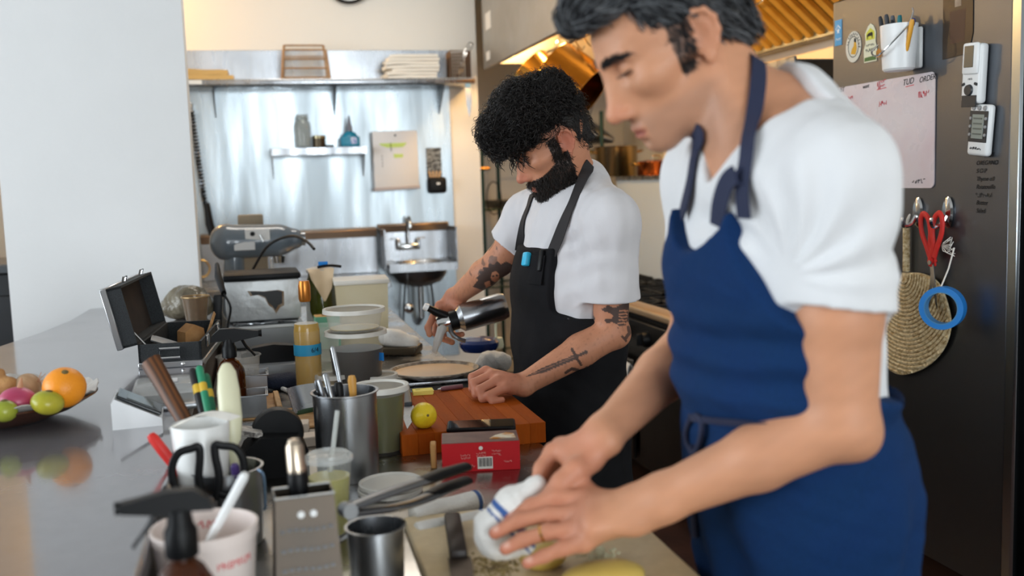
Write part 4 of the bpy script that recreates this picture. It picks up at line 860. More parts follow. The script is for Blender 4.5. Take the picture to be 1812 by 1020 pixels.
gp = [cap(np.array(p) + A_, np.array(p) + B_, a_, b_, .012) for A_, B_, a_, b_ in ((np.array((-.03, 0, -.012)), np.array((.012, .0, 0)), .018, .015), (np.array((.012, 0, 0)), np.array((.022, .0, -.03)), .015, .010), (np.array((-.01, 0, 0)), np.array((-.004, .01, .025)), .013, .009))]
V_, F_ = sdf_mesh(gp, .003, np.array(p) - .08, np.array(p) + .08); tag(np_obj('ginger_root', V_, F_, GI), 'knobbly ginger root at the left end of the fruit bowl', 'ginger', 'produce in the fruit bowl')
# ---- card reader stand
p = bar_at(246, 748); t = thing('card_reader', 'white wedge-shaped card reader on the bar with black screen', 'card reader', p, .06)
G().prism([(-.044, 0), (.044, 0), (.044, .014), (-.038, .058), (-.044, .05)], .095, (0, .0475, 0), (PI / 2, 0, 0)).obj('wedge_body', M('glossy_white', 'eef0f2', .15, coat=.5), t)
G().box(.088, .080, .006, (.004, 0, .041), (0, .49, 0), .002).obj('screen', M('screen_black', '1c2124', .08), t); G().box(.05, .06, .001, (.006, 0, .0445), (0, .49, 0)).obj('screen_glow_panel', M('dim_screen', '39433f', .1), t)
# ---- acrylic and steel box behind it
p = bar_at(295, 722); t = thing('clear_food_box', 'clear plastic box with steel rim lying on the bar below the black case', 'box', p, .05)
G().box(.135, .13, .012, (0, .03, .0), None, .004, 2, True).obj('steel_base', STEEL, t); G().box(.125, .12, .040, (0, .03, .012), None, .010, 3, True).obj('clear_cover', CLEARP, t)
G().box(.05, .035, .003, (.0, .01, .054), bev=.001).obj('cover_label', M('label_frost', 'd6d8da', .5), t)
# ---- hard case
p = bar_at(303, 651); t = thing('hard_case', 'open black hard case with aluminium edges on the bar', 'case', p, -.08)
CASE = M('black_textured_case', '1b1e20', .7, bump=(500, .8, (1, 1, 1), .003), noise=('2d3134', 300, 1.5)); INN = M('case_lining', '1c1511', .9, noise=('32241a', 12, 1.2))
cw, cl, chh = .152, .42, .062
g = G()
for sx in (-1, 1): g.box(.006, cl, chh, (sx * (cw / 2 - .003), cl / 2, chh / 2))
for y_ in (.003, cl - .003): g.box(cw, .006, chh, (0, y_, chh / 2))
g.obj('case_walls', CASE, t); G().box(cw - .01, cl - .01, .006, (0, cl / 2, .004)).obj('case_floor', INN, t)
G().box(cw + .004, .008, .016, (0, .0, .008), bev=.002).obj('edge_profile', ALU, t); G().box(.008, cl, .016, (cw / 2, cl / 2, .008), bev=.002).obj('edge_profile', ALU, t)
lb = G().tube([(-.024, -.0045, .026), (.024, -.0045, .026), (.024, -.0045, .050), (-.024, -.0045, .050)], .0035, 6, closed=True).obj('label_frame', CHROME, t); G().lathe([(0, 0), (.005, 0), (0, .003)], 10, (.03, -.004, .008), (PI / 2, 0, 0)).obj('rivet', CHROME, t)
for y_ in (.10, .32): G().box(.006, .035, .03, (cw / 2 + .003, y_, .05), bev=.002).obj('latch', CHROME, t)
lid = thing('case_lid', '', 'x'); del lid['label']; del lid['category']; lid.parent = t; lid.location = (-cw / 2, 0, chh); lid.rotation_euler = (0, math.radians(-102), 0)
g = G(); lh = .048
for sx in (.003, cw - .003): g.box(.006, cl, lh, (sx, cl / 2, lh / 2))
for y_ in (.003, cl - .003): g.box(cw, .006, lh, (cw / 2, y_, lh / 2))
g.box(cw, cl, .006, (cw / 2, cl / 2, lh - .003)); g.obj('lid_shell', CASE, lid); G().box(cw - .012, cl - .012, .004, (cw / 2, cl / 2, lh - .008)).obj('lid_lining', INN, lid)
G().box(cw + .004, .008, .016, (cw / 2, .0, lh - .006), bev=.002).obj('lid_edge', ALU, lid); G().box(.008, cl + .004, .016, (cw, cl / 2, lh - .006), bev=.002).obj('lid_edge', ALU, lid)
for y_ in (.10, .32): G().tube([(cw + .004, y_ - .02, .01), (cw + .016, y_ - .02, .004), (cw + .016, y_ + .02, .004), (cw + .004, y_ + .02, .01)], .0025, 5).obj('lid_latch', CHROME, lid)
G().tube([(-.06, .02, chh - .005), (-.10, .02, chh + .045)], .0025, 5).obj('lid_stay', CHROME, t)
o = G().prism([(-.028, 0), (.03, .004), (.026, .042), (.0, .055), (-.026, .036)], .05, (p.x + .028, p.y + .20, BARZ + .03), (PI / 2, 0, .5)).obj('cork_block', M('cork', 'b98d5c', .8, noise=('96693c', 30, 1))); tag(o, 'tan wedge-shaped block lying in the open black case', 'block')
o = G().sheet(lambda u, v: (p.x - .05 + .09 * u, p.y + .06 + .12 * v, BARZ + .03 + .035 * (1 - u) + .006 * math.sin(v * 5)), 8, 8, .003).obj('grey_sheet', M('grey_sheet', '6f7275', .4, .3)); tag(o, 'bent grey sheet lying in the open black case', 'sheet')
a_, b_ = W(352, 640, d=2.55), W(379, 556, d=2.95); o = G().tube([a_, b_], .009, 4, sx=.5).obj('wooden_lath', WOOD_L); tag(o, 'thin pale wooden lath leaning along the black case', 'lath')
# ---- wrapped bag and clear cup behind the case
p = bar_at(330, 572); bp_ = np.array(p) + np.array((0, .12, .06)); pr2 = [ell(bp_, (.075, .06, .055), k=.02), ell(bp_ + np.array((.03, 0, -.02)), (.06, .06, .04), k=.02), ell(bp_ + np.array((-.04, .0, -.02)), (.05, .05, .04), k=.02), half(np.array((0, 0, BARZ + .002)), (0, 0, -1))]
V_, F_ = sdf_mesh(pr2, .005, bp_ - .15, bp_ + .15, disp=lambda q: (.008 * vnoise(q, 90, 3) + .004 * vnoise(q, 220, 4)).astype(np.float32)); tag(np_obj('plastic_bag', V_, F_, M('crinkled_bag', '5d5548', .15, noise=('8f8672', 14, 1.2), trans=.25, bump=(60, .5))), 'crinkled clear plastic bag of brown goods behind the black case', 'bag')
p = bar_at(384, 580); q_ = Vector((p.x, p.y + .05, BARZ)); q_.x = min(q_.x, -.205); t = thing('clear_cup', 'clear brown-tinted plastic cup behind the black case', 'cup', q_)
G().lathe([(0, 0), (.03, 0), (.042, .095), (.044, .096), (.0425, .098), (.040, .096), (.028, .003), (0, .003)], 24).obj('cup_wall', M('tinted_plastic', 'b59f86', .1, trans=.8, ior=1.3), t); G().lathe([(.041, .096), (.045, .097), (.045, .101), (.041, .101), (.041, .096)], 24).obj('cup_rim', M('gold_rim', '9c8056', .3, .4), t)
# ---- steel machine with black top and torn label
p = prep_at(470, 614); t = thing('steel_machine', 'dented steel countertop machine with black lid and torn front label', 'machine', (p.x, p.y + .12, PREPZ), .02)
G().box(.262, .22, .145, (0, 0, .095), None, .006, 2, True).obj('steel_housing', M('pale_dented_steel', 'c6c9ca', .45, .55, bump=(9, .5, (1, 1, 1), .02)), t)
G().box(.272, .235, .024, (0, 0, .240), None, .008, 2, True).obj('black_lid', BLACK, t)
G().box(.275, .25, .085, (0, -.01, .0), None, .012, 2, True).obj('base', M('machine_grey', '8f9295', .4), t); G().box(.26, .02, .012, (0, -.13, .075), bev=.003).obj('front_strip', WHITE_P, t)
pts = [(-.05, .028), (.0, .024), (.045, .026), (.062, .020), (.060, -.022), (.046, -.028), (.034, -.046), (.026, -.03), (.012, -.018), (.002, .004), (-.02, .014), (-.042, .012)]
G().prism(pts, .0015, (.005, -.1105, .175), (PI / 2, 0, 0)).obj('dark_patch', M('burnt_black', '121212', .4), t); G().prism([(a * 1.14 - .002, b * 1.2 - .004) for a, b in pts], .0008, (.005, -.1105, .175), (PI / 2, 0, 0)).obj('torn_rim', M('rust_rim', 'a09384', .7, noise=('7a5a3a', 40, 1.4)), t)
G().sheet(lambda u, v: (-.11 + .22 * u, -.15 + .05 * v, .092 + .01 * vnoise(np.array([[u * .3, v * .3, 0]]), 40, 5)[0]), 14, 6, .002).obj('foil_tray', STEEL, t)
o = G().prism([(-.095, 0), (.095, 0), (.095, .03), (.06, .048), (0, .055), (-.06, .048), (-.095, .03)], .05, (prep_at(487, 668).x, prep_at(487, 668).y + .05, PREPZ + .045), (PI / 2, 0, 0)).obj('label_printer_top', BLACK); 
t2 = thing('black_scale', 'low black arched device in front of the dented steel machine', 'device', (0, 0, 0)); o.parent = t2; o.name = 'arched_top'
G().box(.19, .14, .045, (prep_at(487, 668).x, prep_at(487, 668).y + .03, PREPZ), None, .006, 2, True).obj('device_base', M('machine_grey'), t2)
# ---- stand mixer
p = prep_at(458, 572); t = thing('stand_mixer', 'grey-blue stand mixer with tilted head behind the steel machine', 'mixer', (p.x, p.y + .05, PREPZ), -.05)
MIX = M('mixer_enamel', '5f6a74', .22, coat=.4)
hd_ = np.array([(-.14, .34), (.19, .34)])
mx = [cap((-.10, 0, .345), (.10, 0, .345), .075, .068, .03), cap((.10, 0, .345), (.165, 0, .348), .058, .045, .02), ell((-.115, 0, .345), (.065, .076, .076), k=.02)]
V_, F_ = sdf_mesh(mx + [half((0, 0, .27), (0, 0, -1), .01)], .005, (-.25, -.12, .2), (.25, .12, .45)); np_obj('motor_head', V_, F_, MIX, t)
cl_ = [cap((-.085, 0, .28), (-.10, 0, .06), .042, .05, .03), fcap((-.10, 0, .025), (.10, 0, .022), .028, .024, np.array((0, 1.0, 0)), 3.2, .03), half((0, 0, .0), (0, 0, -1), .004)]
V_, F_ = sdf_mesh(cl_, .006, (-.25, -.15, -.01), (.22, .15, .34)); np_obj('pedestal', V_, F_, MIX, t)
G().lathe([(.03, 0), (.03, .04), (0, .04)], 20, (.215, 0, .348), (0, -PI / 2, 0)).obj('attachment_hub', STEEL_D, t); G().lathe([(0, 0), (.022, 0), (.026, .03), (0, .03)], 18, (.10, 0, .248)).obj('beater_shaft', CHROME, t); G().tube([(.07, -.02, .27), (.07, -.02, .22)], .007, 8).obj('beater_pin', CHROME, t)
G().box(.10, .004, .05, (.02, -.073, .375), (.25, 0, 0), .001).obj('control_plate', M('plate_white', 'e6e6e4', .4), t); G().tube([(.03, -.078, .375), (.045, -.09, .345)], .005, 8).obj('speed_lever', CHROME, t); G().lathe([(0, 0), (.010, 0), (.008, .006), (0, .006)], 12, (.0, -.078, .38), (PI / 2, 0, 0)).obj('lock_knob', BLACK, t)
G().box(.085, .004, .035, (-.035, -.074, .33), (-.2, 0, 0), .001).obj('name_plate', M('plate_grey', 'c9cbcc', .35), t)
p2 = p; o = G().box(.11, .07, .055, (p.x - .01, p.y + .30, PREPZ + .425), None, .006, 2).box(.13, .09, .40, (p.x - .01, p.y + .30, PREPZ + .2), None, .004).obj('cardboard_carton', M('grey_cardboard', '8d8270', .8)); tag(o, 'tall drab cardboard carton behind the stand mixer', 'carton')
# black cable looping off the mixer
c0, c1, c2, c3 = W(447, 478, d=4.05), W(470, 440, d=3.9), W(520, 418, d=3.75), W(556, 441, d=3.6)
tag(G().tube(spline([c0, c1, W(493, 424, d=3.85), c2, W(543, 428, d=3.65), c3], 6), .0055, 8).obj('black_cable', BLACK), 'black cable arching from the stand mixer to the green jar', 'cable')
o = G().tube([W(384, 470, d=3.55), W(386, 490, d=3.5), W(396, 520, d=3.45)], [.014, .021, .016], 10, sx=.6).tube(spline([W(396, 520, d=3.45), W(408, 545, d=3.45), W(403, 580, d=3.42), W(409, 600, d=3.42)], 5), .004, 6).obj('handset', BLACK); tag(o, 'black handset with cord standing left of the dented steel machine', 'handset')
o = G().box(.03, .022, .15, W(385, 560, d=3.45), (.0, .08, 0), .006, 2).obj('handset_cradle', BLACK); tag(o, 'black upright cradle under the handset', 'cradle')
# ---- jar with cloth, green box, lexan box
p = prep_at(575, 604); t = thing('ferment_jar', 'green glass jar with a draped paper towel and black lid', 'jar', (p.x, p.y + .08, PREPZ))
G().lathe([(0, 0), (.055, 0), (.058, .01), (.058, .20), (.045, .235), (.045, .25), (0, .25)], 28).obj('jar_glass', M('olive_glass', '5d6423', .1, trans=.55, noise=('3c4413', 6, 1)), t)
G().lathe([(0, .25), (.05, .25), (.052, .262), (.03, .268), (0, .268)], 24).obj('cap', M('grey_cloth', 'b9b2a8', .8), t); G().tube(spline([(-.01, -.04, .272), (.035, -.05, .276), (.075, -.045, .27)], 5), .009, 8, sy=.6).obj('black_clamp', BLACK, t); G().box(.035, .002, .014, (.01, -.045, .285), (.2, 0, 0)).obj('blue_tape', M('blue_tape'), t)
def drape(u, v):
    x = -.048 + .096 * u; z = .265 - .125 * v * (1 - abs(u - .62) * 1.15); y = -.05 - .016 * math.sin(min(1, v * 2) * PI / 2) - .004 * math.sin(u * 8); return (x * (1 - .25 * v), y, z)
G().sheet(drape, 12, 12, .0015).obj('paper_towel', M('beige_paper', 'd6bd9c', .85), t)
p = prep_at(577, 612); t = thing('tea_box', 'small green carton with tan top in front of the green jar', 'carton', (p.x + .004, p.y - .05, PREPZ), .03)
G().box(.085, .06, .115, (0, 0, 0), None, .001, 1, True).obj('carton_body', M('mint_card', '63a585', .6), t); G().box(.084, .059, .003, (0, 0, .1155), bev=.001).obj('carton_top', M('tan_card', 'c99a5c', .6), t); G().box(.035, .02, .001, (0, -.005, .1178)).obj('top_print', M('brown_print2', '5a2f1c', .6), t)
p = prep_at(645, 612); t = thing('storage_box', 'translucent plastic storage box with lid behind the stacked tubs', 'box', (p.x + .005, p.y + .08, PREPZ), -.05)
gb = G(); LX = M('lexan_filled', 'd8cdae', .3, noise=('c9bb95', 8, 1), alpha=.9)
gb.prism([(-.085, -.075), (.085, -.075), (.085, .075), (-.085, .075)], .22); gb.v = [Vector((v.x * (1 + .35 * v.z), v.y * (1 + .35 * v.z), v.z)) for v in gb.v]; gb.obj('box_body', LX, t); G().box(.195, .175, .018, (0, 0, .218), None, .005, 2, True).obj('box_lid', MILKY, t)
# ---- deli tubs
def tub(name, label, loc, r0, r1, h, fill, fillmat, tape=False, lid=True, group=None, rot=None):
    t = thing(name, label, 'tub', loc, rot, group)
    G().lathe(vessel(r0, r1, h, .0015, .004), 36).obj('tub_wall', M('tub_plastic_clear' if fill > .5 else 'tub_plastic', 'e9e7e0', .3, alpha=.04 if fill > .5 else .16), t)
    if fill: rf = r0 + (r1 - r0) * fill; G().lathe([(0, .006), (r0 - .0025, .006), (rf - .0025, h * fill), (0, h * fill)], 32).obj('contents', fillmat, t)
    if lid: G().lathe([(0, h + .001), (r1 - .004, h + .001), (r1 - .002, h + .005), (r1 + .006, h + .005), (r1 + .007, h - .006), (r1 + .0045, h - .006), (r1 + .0045, h + .001)], 36).obj('tub_lid', MILKY, t)
    if tape: G().box(.026, .002, .022, (r1 * .75, -r1 * .56, h * .62), -.93 + PI / 2 * 0 + .93 - .9 + .0).obj('blue_tape', M('blue_tape'), t)
    return t
p = prep_at(636, 700); DARK = M('dark_broth', '332d2a', .3, noise=('201c1a', 10, 1))
tub('deli_tub', 'tall clear tub of dark broth, lower of the stacked pair', (p.x, p.y + .02, PREPZ), .064, .078, .172, .74, DARK, True, True, 'tubs stacked behind the utensil pot')
tub('deli_tub', 'short clear tub with yellow residue, upper of the stacked pair', (p.x - .002, p.y + .02, PREPZ + .178), .068, .078, .055, .14, M('yellow_oil', 'd8b83e', .2), False, True, 'tubs stacked behind the utensil pot')
p = prep_at(683, 700); tub('small_tub', 'small cream tub to the right of the dark broth tub', (p.x - .012, p.y + .03, PREPZ), .038, .044, .05, .7, M('cream_sauce', 'dcc79c', .4))
p = prep_at(600, 720); tub('small_tub', 'small cream tub between wine bottle and dark broth tub', (p.x - .006, p.y + .12, PREPZ), .034, .04, .06, .7, M('cream_sauce'))
p = prep_at(575, 640); tub('pale_tub', 'tall pale empty tub just behind the wine bottle', (p.x, p.y, PREPZ), .042, .055, .12, 0, None, False, False)
p = prep_at(690, 818); tub('herb_oil_tub', 'clear tub of dark green oil beside the steel utensil pot', (p.x - .004, p.y + .09, PREPZ), .045, .056, .14, .9, M('green_oil', '4a4a18', .15))
# ---- wine bottle
p = prep_at(549, 703); t = thing('wine_bottle', 'clear wine bottle of golden liquid with blue tape and gold neck', 'bottle', (p.x, p.y, PREPZ))
k = .96; prof = [(0, .006), (.034, .003), (.0375, .010), (.0375, .185), (.034, .205), (.020, .228), (.0145, .245), (.0135, .295), (.0155, .297), (.0155, .305), (.0125, .305), (.0125, .246), (.018, .227), (.0325, .203), (.0355, .185), (.0355, .012), (0, .012)]
G().lathe([(a * k, b * k) for a, b in prof], 36).obj('bottle_glass', M('thin_clear_glass', 'f2f7f4', .03, alpha=.06), t)
G().lathe([(0, .013), (.0350, .013), (.0350, .184), (.032, .202), (.0315, .203), (0, .203)], 32).obj('wine', M('golden_wine', 'cfa23e', .08, alpha=.62), t)
G().lathe([(.0135, .262), (.0140, .262), (.0165, .270), (.0165, .305), (.0135, .318), (0, .318)], 20).obj('gold_foil', M('gold_foil', 'b9742f', .3, .7), t)
G().lathe([(.0367, .118), (.0370, .118), (.0370, .148), (.0367, .148), (.0367, .118)], 36).obj('blue_tape', M('bottle_blue_tape', '2a8fb8', .5), t); text('6/4', .018, INKB, t, (.018, -.0330, .133), (PI / 2, 0, .5))
# ---- black spray bottle (brown) and brown-liquid container
def sprayer(name, label, loc, r, h, rz, scale=1.0):
    t = thing(name, label, 'spray bottle', loc, rz); AMB = M('amber_glass', '5a2a0c', .06, trans=.55, ior=1.4)
    G().lathe([(0, .0), (r * .95, 0), (r, .006), (r, h * .70), (r * .92, h * .80), (r * .62, h * .92), (r * .36, h * .97), (r * .36, h * 1.04), (0, h * 1.04)], 36).obj('amber_body', AMB, t)
    G().lathe([(r * .46, h * .99), (r * .5, h * 1.0), (r * .5, h * 1.16), (r * .40, h * 1.20), (r * .34, h * 1.30), (0, h * 1.30)], 24).obj('collar', BLACK, t)
    z = h * 1.30; s = scale
    G().prism([(-.092 * s, .004 * s), (-.092 * s, .022 * s), (-.075 * s, .024 * s), (-.02 * s, .034 * s), (.025 * s, .034 * s), (.05 * s, .014 * s), (.056 * s, -.006 * s), (.02 * s, -.004 * s), (-.01 * s, -.012 * s), (-.04 * s, -.004 * s)], .026 * s, (0, .013 * s, z), (PI / 2, 0, 0)).obj('trigger_head', BLACK, t)
    G().lathe([(0, 0), (.010 * s, 0), (.012 * s, .012 * s), (0, .012 * s)], 16, (-.090 * s, 0, z + .013 * s), (0, -PI / 2, 0)).obj('nozzle', BLACK, t)
    G().tube(spline([(-.040 * s, 0, z - .002), (-.052 * s, 0, z - .026 * s), (-.068 * s, 0, z - .045 * s), (-.078 * s, 0, z - .058 * s)], 5), [.008 * s] * 8 + [.006 * s] * 8, 8, sx=1.2, sy=.6).obj('trigger', BLACK, t)
    return t
q_ = W(316, 985, d=1.10); sprayer('spray_bottle', 'amber spray bottle with black trigger at the near end of the counter', (q_.x + .004, q_.y, PREPZ), .036, .172, .05, .64)
q_ = W(408, 660, d=2.52); t = sprayer('spray_bottle', 'amber spray bottle with black trigger beside the black case', (max(q_.x, -.095), q_.y, PREPZ), .036, .150, PI, .80); t.rotation_euler = (0, 0, PI)
p = W(418, 640, d=2.78); tub('sauce_container', 'clear container with a little brown sauce behind the farther spray bottle', (max(p.x, -.07), p.y, PREPZ), .05, .058, .11, .3, M('brown_sauce', '5a3018', .25), False, False)
# ---- utensil cluster near the bar edge: steel canister holding tools
cpos = W(405, 905, d=1.62); cx_, cy_ = cpos.x, cpos.y
t = thing('steel_canister', 'steel canister holding scissors and handles near the bar edge', 'canister', (cx_, cy_, PREPZ))
G().lathe(vessel(.054, .056, .125), 36).obj('canister_wall', STEEL, t); G().tube(spline([(.05, -.035, .125), (.058, -.045, .115), (.058, -.045, .07), (.056, -.04, .06)], 5), .0025, 6).obj('wire_clip', M('blue_wire', '7f9bb8', .3, .6), t)
def stick(name, label, cat, p0, p1, prof, mat, seg=10, sx=1.0, sy=1.0, group='tools in the steel canister', extra=None):
    """tool handle lathed along the line from p0 (inside the vessel) to p1 (its tip); prof = (fraction, radius)"""
    p0, p1 = Vector(p0), Vector(p1); L = (p1 - p0).length; t = thing(name, label, cat, p0, look(p1 - p0, (0, 1, 0)), group)
    G().lathe([(0, 0)] + [(r, f * L) for f, r in prof] + [(prof[-1][1] * .72, L * .992), (0, L)], seg * 2, sx=sx, sy=sy).obj('handle', mat, t)
    if extra: extra(t, L)
    return t
base = Vector((cx_, cy_, PREPZ + .012))
WHP = M('white_crock', 'e7e8e6', .3)
o = thing('white_pitcher', 'white plastic pitcher standing in the steel canister behind the scissors', 'pitcher', W(350, 868, d=1.64) , (0.0, .0, 0), 'tools in the steel canister')
o.location = (W(350, 868, d=1.64).x + .012, cy_ + .01, PREPZ + .03)
G().lathe([(0, .0), (.030, 0), (.034, .01), (.046, .165), (.044, .168), (.030, .012), (0, .01)], 32).obj('pitcher_wall', WHP, o); G().sheet(lambda u, v: (-.046 + .02 * v + .09 * u, -.012 + .02 * u, .165 + .014 * math.sin(u * PI) + .006 * v), 8, 3, .002).obj('folded_filter', PAPER, o)
# scissors with black loops
sc0 = W(372, 880, d=1.545); t = thing('kitchen_scissors', 'black-handled kitchen scissors hooked upright in front of the white pitcher', 'scissors', sc0, None, 'tools in the steel canister')
u_ = 1.545 / FPX
for s_ in (-1, 1):
    pts = [(8, -6), (14, 12), (17, 40), (13, 72), (14, 92), (26, 90), (48, 84), (60, 62), (60, 34), (50, 12), (30, 0), (16, 4)]
    G().tube([tuple(v) for v in spline([(s_ * a * u_, 0, b * u_) for a, b in pts], 4)], .0062, 8, sx=.8, sy=1.0).obj('finger_loop', BLACK, t)
    G().tube([(s_ * 14 * u_, 0, 88 * u_), (s_ * 15 * u_, 0, 96 * u_)], .004, 8).obj('steel_rivet', CHROME, t)
    G().prism([(-.004, 0), (.006, 0), (.003, -.085), (0, -.09)], .002, (s_ * .004, .002, 0), (PI / 2, s_ * -.06, 0)).obj('blade', STEEL, t)
G().lathe([(0, 0), (.006, 0), (.006, .010), (0, .010)], 12, (0, .005, -.004), (PI / 2, 0, 0)).obj('pivot', CHROME, t)
stick('red_spatula', 'red spatula handle leaning out left of the white pitcher', 'spatula', base + Vector((-.02, -.01, .03)), W(265, 768, d=1.60), ((.02, .006), (.5, .0075), (.8, .009), (.95, .0085)), M('red_plastic'))
stick('wooden_spoon', 'flat dark wooden handle leaning behind the white pitcher', 'spoon', base + Vector((0.0, .03, .05)), W(266, 638, d=1.78), ((.02, .008), (.5, .012), (.98, .0165), (1, .0165)), WOOD_D, 4, 1.1, .55)
stick('peeler_brush', 'cream plastic tool handle standing upright behind the scissors', 'tool', base + Vector((.015, .015, .04)), W(400, 642, d=1.70), ((.02, .007), (.42, .0085), (.45, .0135), (.6, .0185), (.8, .0185), (.93, .015), (.98, .009)), M('cream_plastic', 'd9d7b8', .35), 12, 1, .75, extra=lambda t, L: G().lathe([(.003, 0), (.0045, .001), (.0045, .02), (.003, .02)], 12, (0, .0135, L * .93), (PI / 2, 0, 0)).obj('hang_hole', BLACK, t))
stick('knife_handle', 'purple handle between the scissors and the spray bottle straw', 'knife', base + Vector((.02, -.01, .01)), W(415, 822, d=1.56), ((.02, .004), (.6, .006), (.96, .007)), M('purple_plastic', '4d3a78', .4))
for i, (px, py, c_, lb) in enumerate(((340, 652, '1b1b1d', 'black marker with yellow band beside the wooden handle'), (352, 648, '2f8f6a', 'green marker beside the wooden handle'), (364, 662, '1f6b4c', 'dark green marker beside the cream handle'), (358, 680, '7a1f2a', 'dark red marker beside the cream handle'), (370, 700, '151618', 'black marker nearest the cream handle'))):
    stick('marker', lb, 'marker', base + Vector((-.012 + .005 * i, .032, .06)), W(px, py, d=1.78), ((.02, .006), (.62, .0062), (.63, .007), (.97, .007)), M('marker_' + c_, c_, .4), 6, extra=lambda t, L: G().lathe([(.0072, L * .78), (.0074, L * .79), (.0074, L * .84), (.0072, L * .85)], 12).obj('band', M('marker_band', 'd9b43a', .5), t))
# ---- tub with white stirrer
q_ = W(362, 935, d=1.315); t = thing('ice_cream_tub', 'white tub with red lettering behind the near spray bottle', 'tub', (q_.x, q_.y, PREPZ))
G().lathe([(0, 0), (.052, 0), (.056, .004), (.066, .118), (.069, .119), (.069, .132), (.0655, .132), (.0635, .118), (.054, .008), (0, .006)], 44).obj('tub_wall', M('pinkish_white_plastic', 'e3d6d0', .4), t)
G().lathe([(0, .07), (.0605, .07), (.0605, .074), (0, .080)], 32).obj('contents', M('pale_pink_fill', 'd8c6bd', .6, bump=(60, .4)), t)
for i, c_ in enumerate('PREMIUM'):
    a = -PI / 2 + .30 + i * .115; text(c_, .014, INKR, t, (.0640 * math.cos(a), .0640 * math.sin(a), .094), Matrix.Rotation(a + PI / 2, 3, 'Z') @ Euler((PI / 2, 0, 0)).to_matrix())
for i, c_ in enumerate('     '):
    a = PI / 2 + .45 - i * .16; scribble(t, (.0625 * math.cos(a), .0625 * math.sin(a), .112), Matrix.Rotation(a - PI / 2, 3, 'Z') @ Euler((PI / 2, 0, 0)).to_matrix(), .009, .010, INKR, 1, .0010, i)
stick('stirrer', 'white plastic stirrer standing in the tub with red lettering', 'stirrer', (q_.x - .01, q_.y + .01, PREPZ + .082), W(435, 838, d=1.28), ((.02, .0055), (.95, .0062)), WHITE_P, 8, group=None)
# ---- box grater with a brush stuck in it
q_ = W(537, 885, d=1.33); t = thing('box_grater', 'tall steel box grater standing at the near edge of the counter', 'grater', (q_.x, q_.y, PREPZ), .05)
h_ = q_.z - PREPZ + .012; wt, wb_, dt, db = .038, .046, .024, .034; GRM = M('grater_steel', '403e3c', .4, .85, noise=('6e5a44', 3, 1.2, (1, 1, 1), .5))  # tan noise paints reflections into the dark steel
def quad(nx):
    ct = [(-wt, -dt), (wt, -dt), (wt, dt), (-wt, dt)]; cb_ = [(-wb_, -db), (wb_, -db), (wb_, db), (-wb_, db)]; i, j = nx, (nx + 1) % 4
    a, b, c, d = [Vector((*cb_[i], 0)), Vector((*cb_[j], 0)), Vector((*ct[j], h_)), Vector((*ct[i], h_))]
    nrm = (b - a).cross(d - a).normalized(); return a, b, c, d, nrm
for i in range(4):
    a, b, c, d, nrm = quad(i); f_ = G().add([a, b, c, d, a - nrm * .0012, b - nrm * .0012, c - nrm * .0012, d - nrm * .0012], [(0, 1, 2, 3), (7, 6, 5, 4), (0, 4, 5, 1), (1, 5, 6, 2), (2, 6, 7, 3), (3, 7, 4, 0)]).obj('grating_face', GRM, t, 0)
    Rm = look(nrm, (0, 0, 1)); 
    for r in range(5 if i == 0 else 0):
        z = h_ * (.12 + .155 * r)
        for q in range(8):
            x = -.031 + .062 * q / 7; y = -dt - (db - dt) * (1 - z / h_); G().box(.0055, .003, .0035, (x, y - .001, z + .001 * math.sin(q)), (-.5, 0, 0)).obj('tooth', STEEL_D, f_)
            
    if i == 0:
        for sx in (-1, 1): G().lathe([(0, 0), (.0055, 0), (.004, .003), (0, .0035)], 12, (sx * .008 + .002, -dt - .0005, h_ - .024), (PI / 2, 0, 0)).obj('rivet', WHITE_P, f_)  # white dots paint the bright reflections at the two holes
G().tube([(-wt, -dt, h_), (wt, -dt, h_), (wt, dt, h_), (-wt, dt, h_)], .002, 6, closed=True).obj('rim_wire', CHROME, t)
stick('pastry_tool', 'black-handled tool with worn steel end standing in the box grater', 'tool', (q_.x, q_.y + .004, PREPZ + .06), W(520, 782, d=1.345), ((.02, .008), (.55, .010), (.66, .0135), (.72, .0135)), BLACK, 10, group=None, extra=lambda t, L: G().lathe([(.0125, L * .72), (.013, L * .74), (.012, L * .96), (.007, L * 1.02), (0, L * 1.03)], 18).obj('steel_end', M('worn_bright_steel', 'c9b9a5', .3, .9), t))
# ---- iced drink
q_ = prep_at(588, 945); t = thing('iced_drink', 'clear plastic cup of pale green drink with domed lid and straw', 'drink', (q_.x, q_.y, PREPZ))
G().lathe([(0, 0), (.026, 0), (.0375, .125), (.0395, .126), (.0395, .129), (.0365, .128), (.0253, .003), (0, .003)], 32).obj('cup', M('cup_plastic', 'f0f3f0', .08, alpha=.07), t)
G().lathe([(0, .004), (.0250, .004), (.0335, .098), (0, .098)], 28).obj('drink', M('pale_green_drink', 'b3ac52', .2, noise=('9c9a44', 12, 1)), t)
G().lathe([(.0385, .124), (.041, .125), (.041, .131), (.038, .133), (.034, .131), (.033, .137), (.012, .139), (0, .139)], 32).obj('cup_lid', CLEARP, t)
G().tube([W(583, 850, d=1.66) - Vector((q_.x, q_.y, PREPZ)), W(597, 727, d=1.68) - Vector((q_.x, q_.y, PREPZ))], .0042, 10).obj('straw', M('clear_straw', 'dfe3e0', .2, trans=.5, ior=1.2), t)
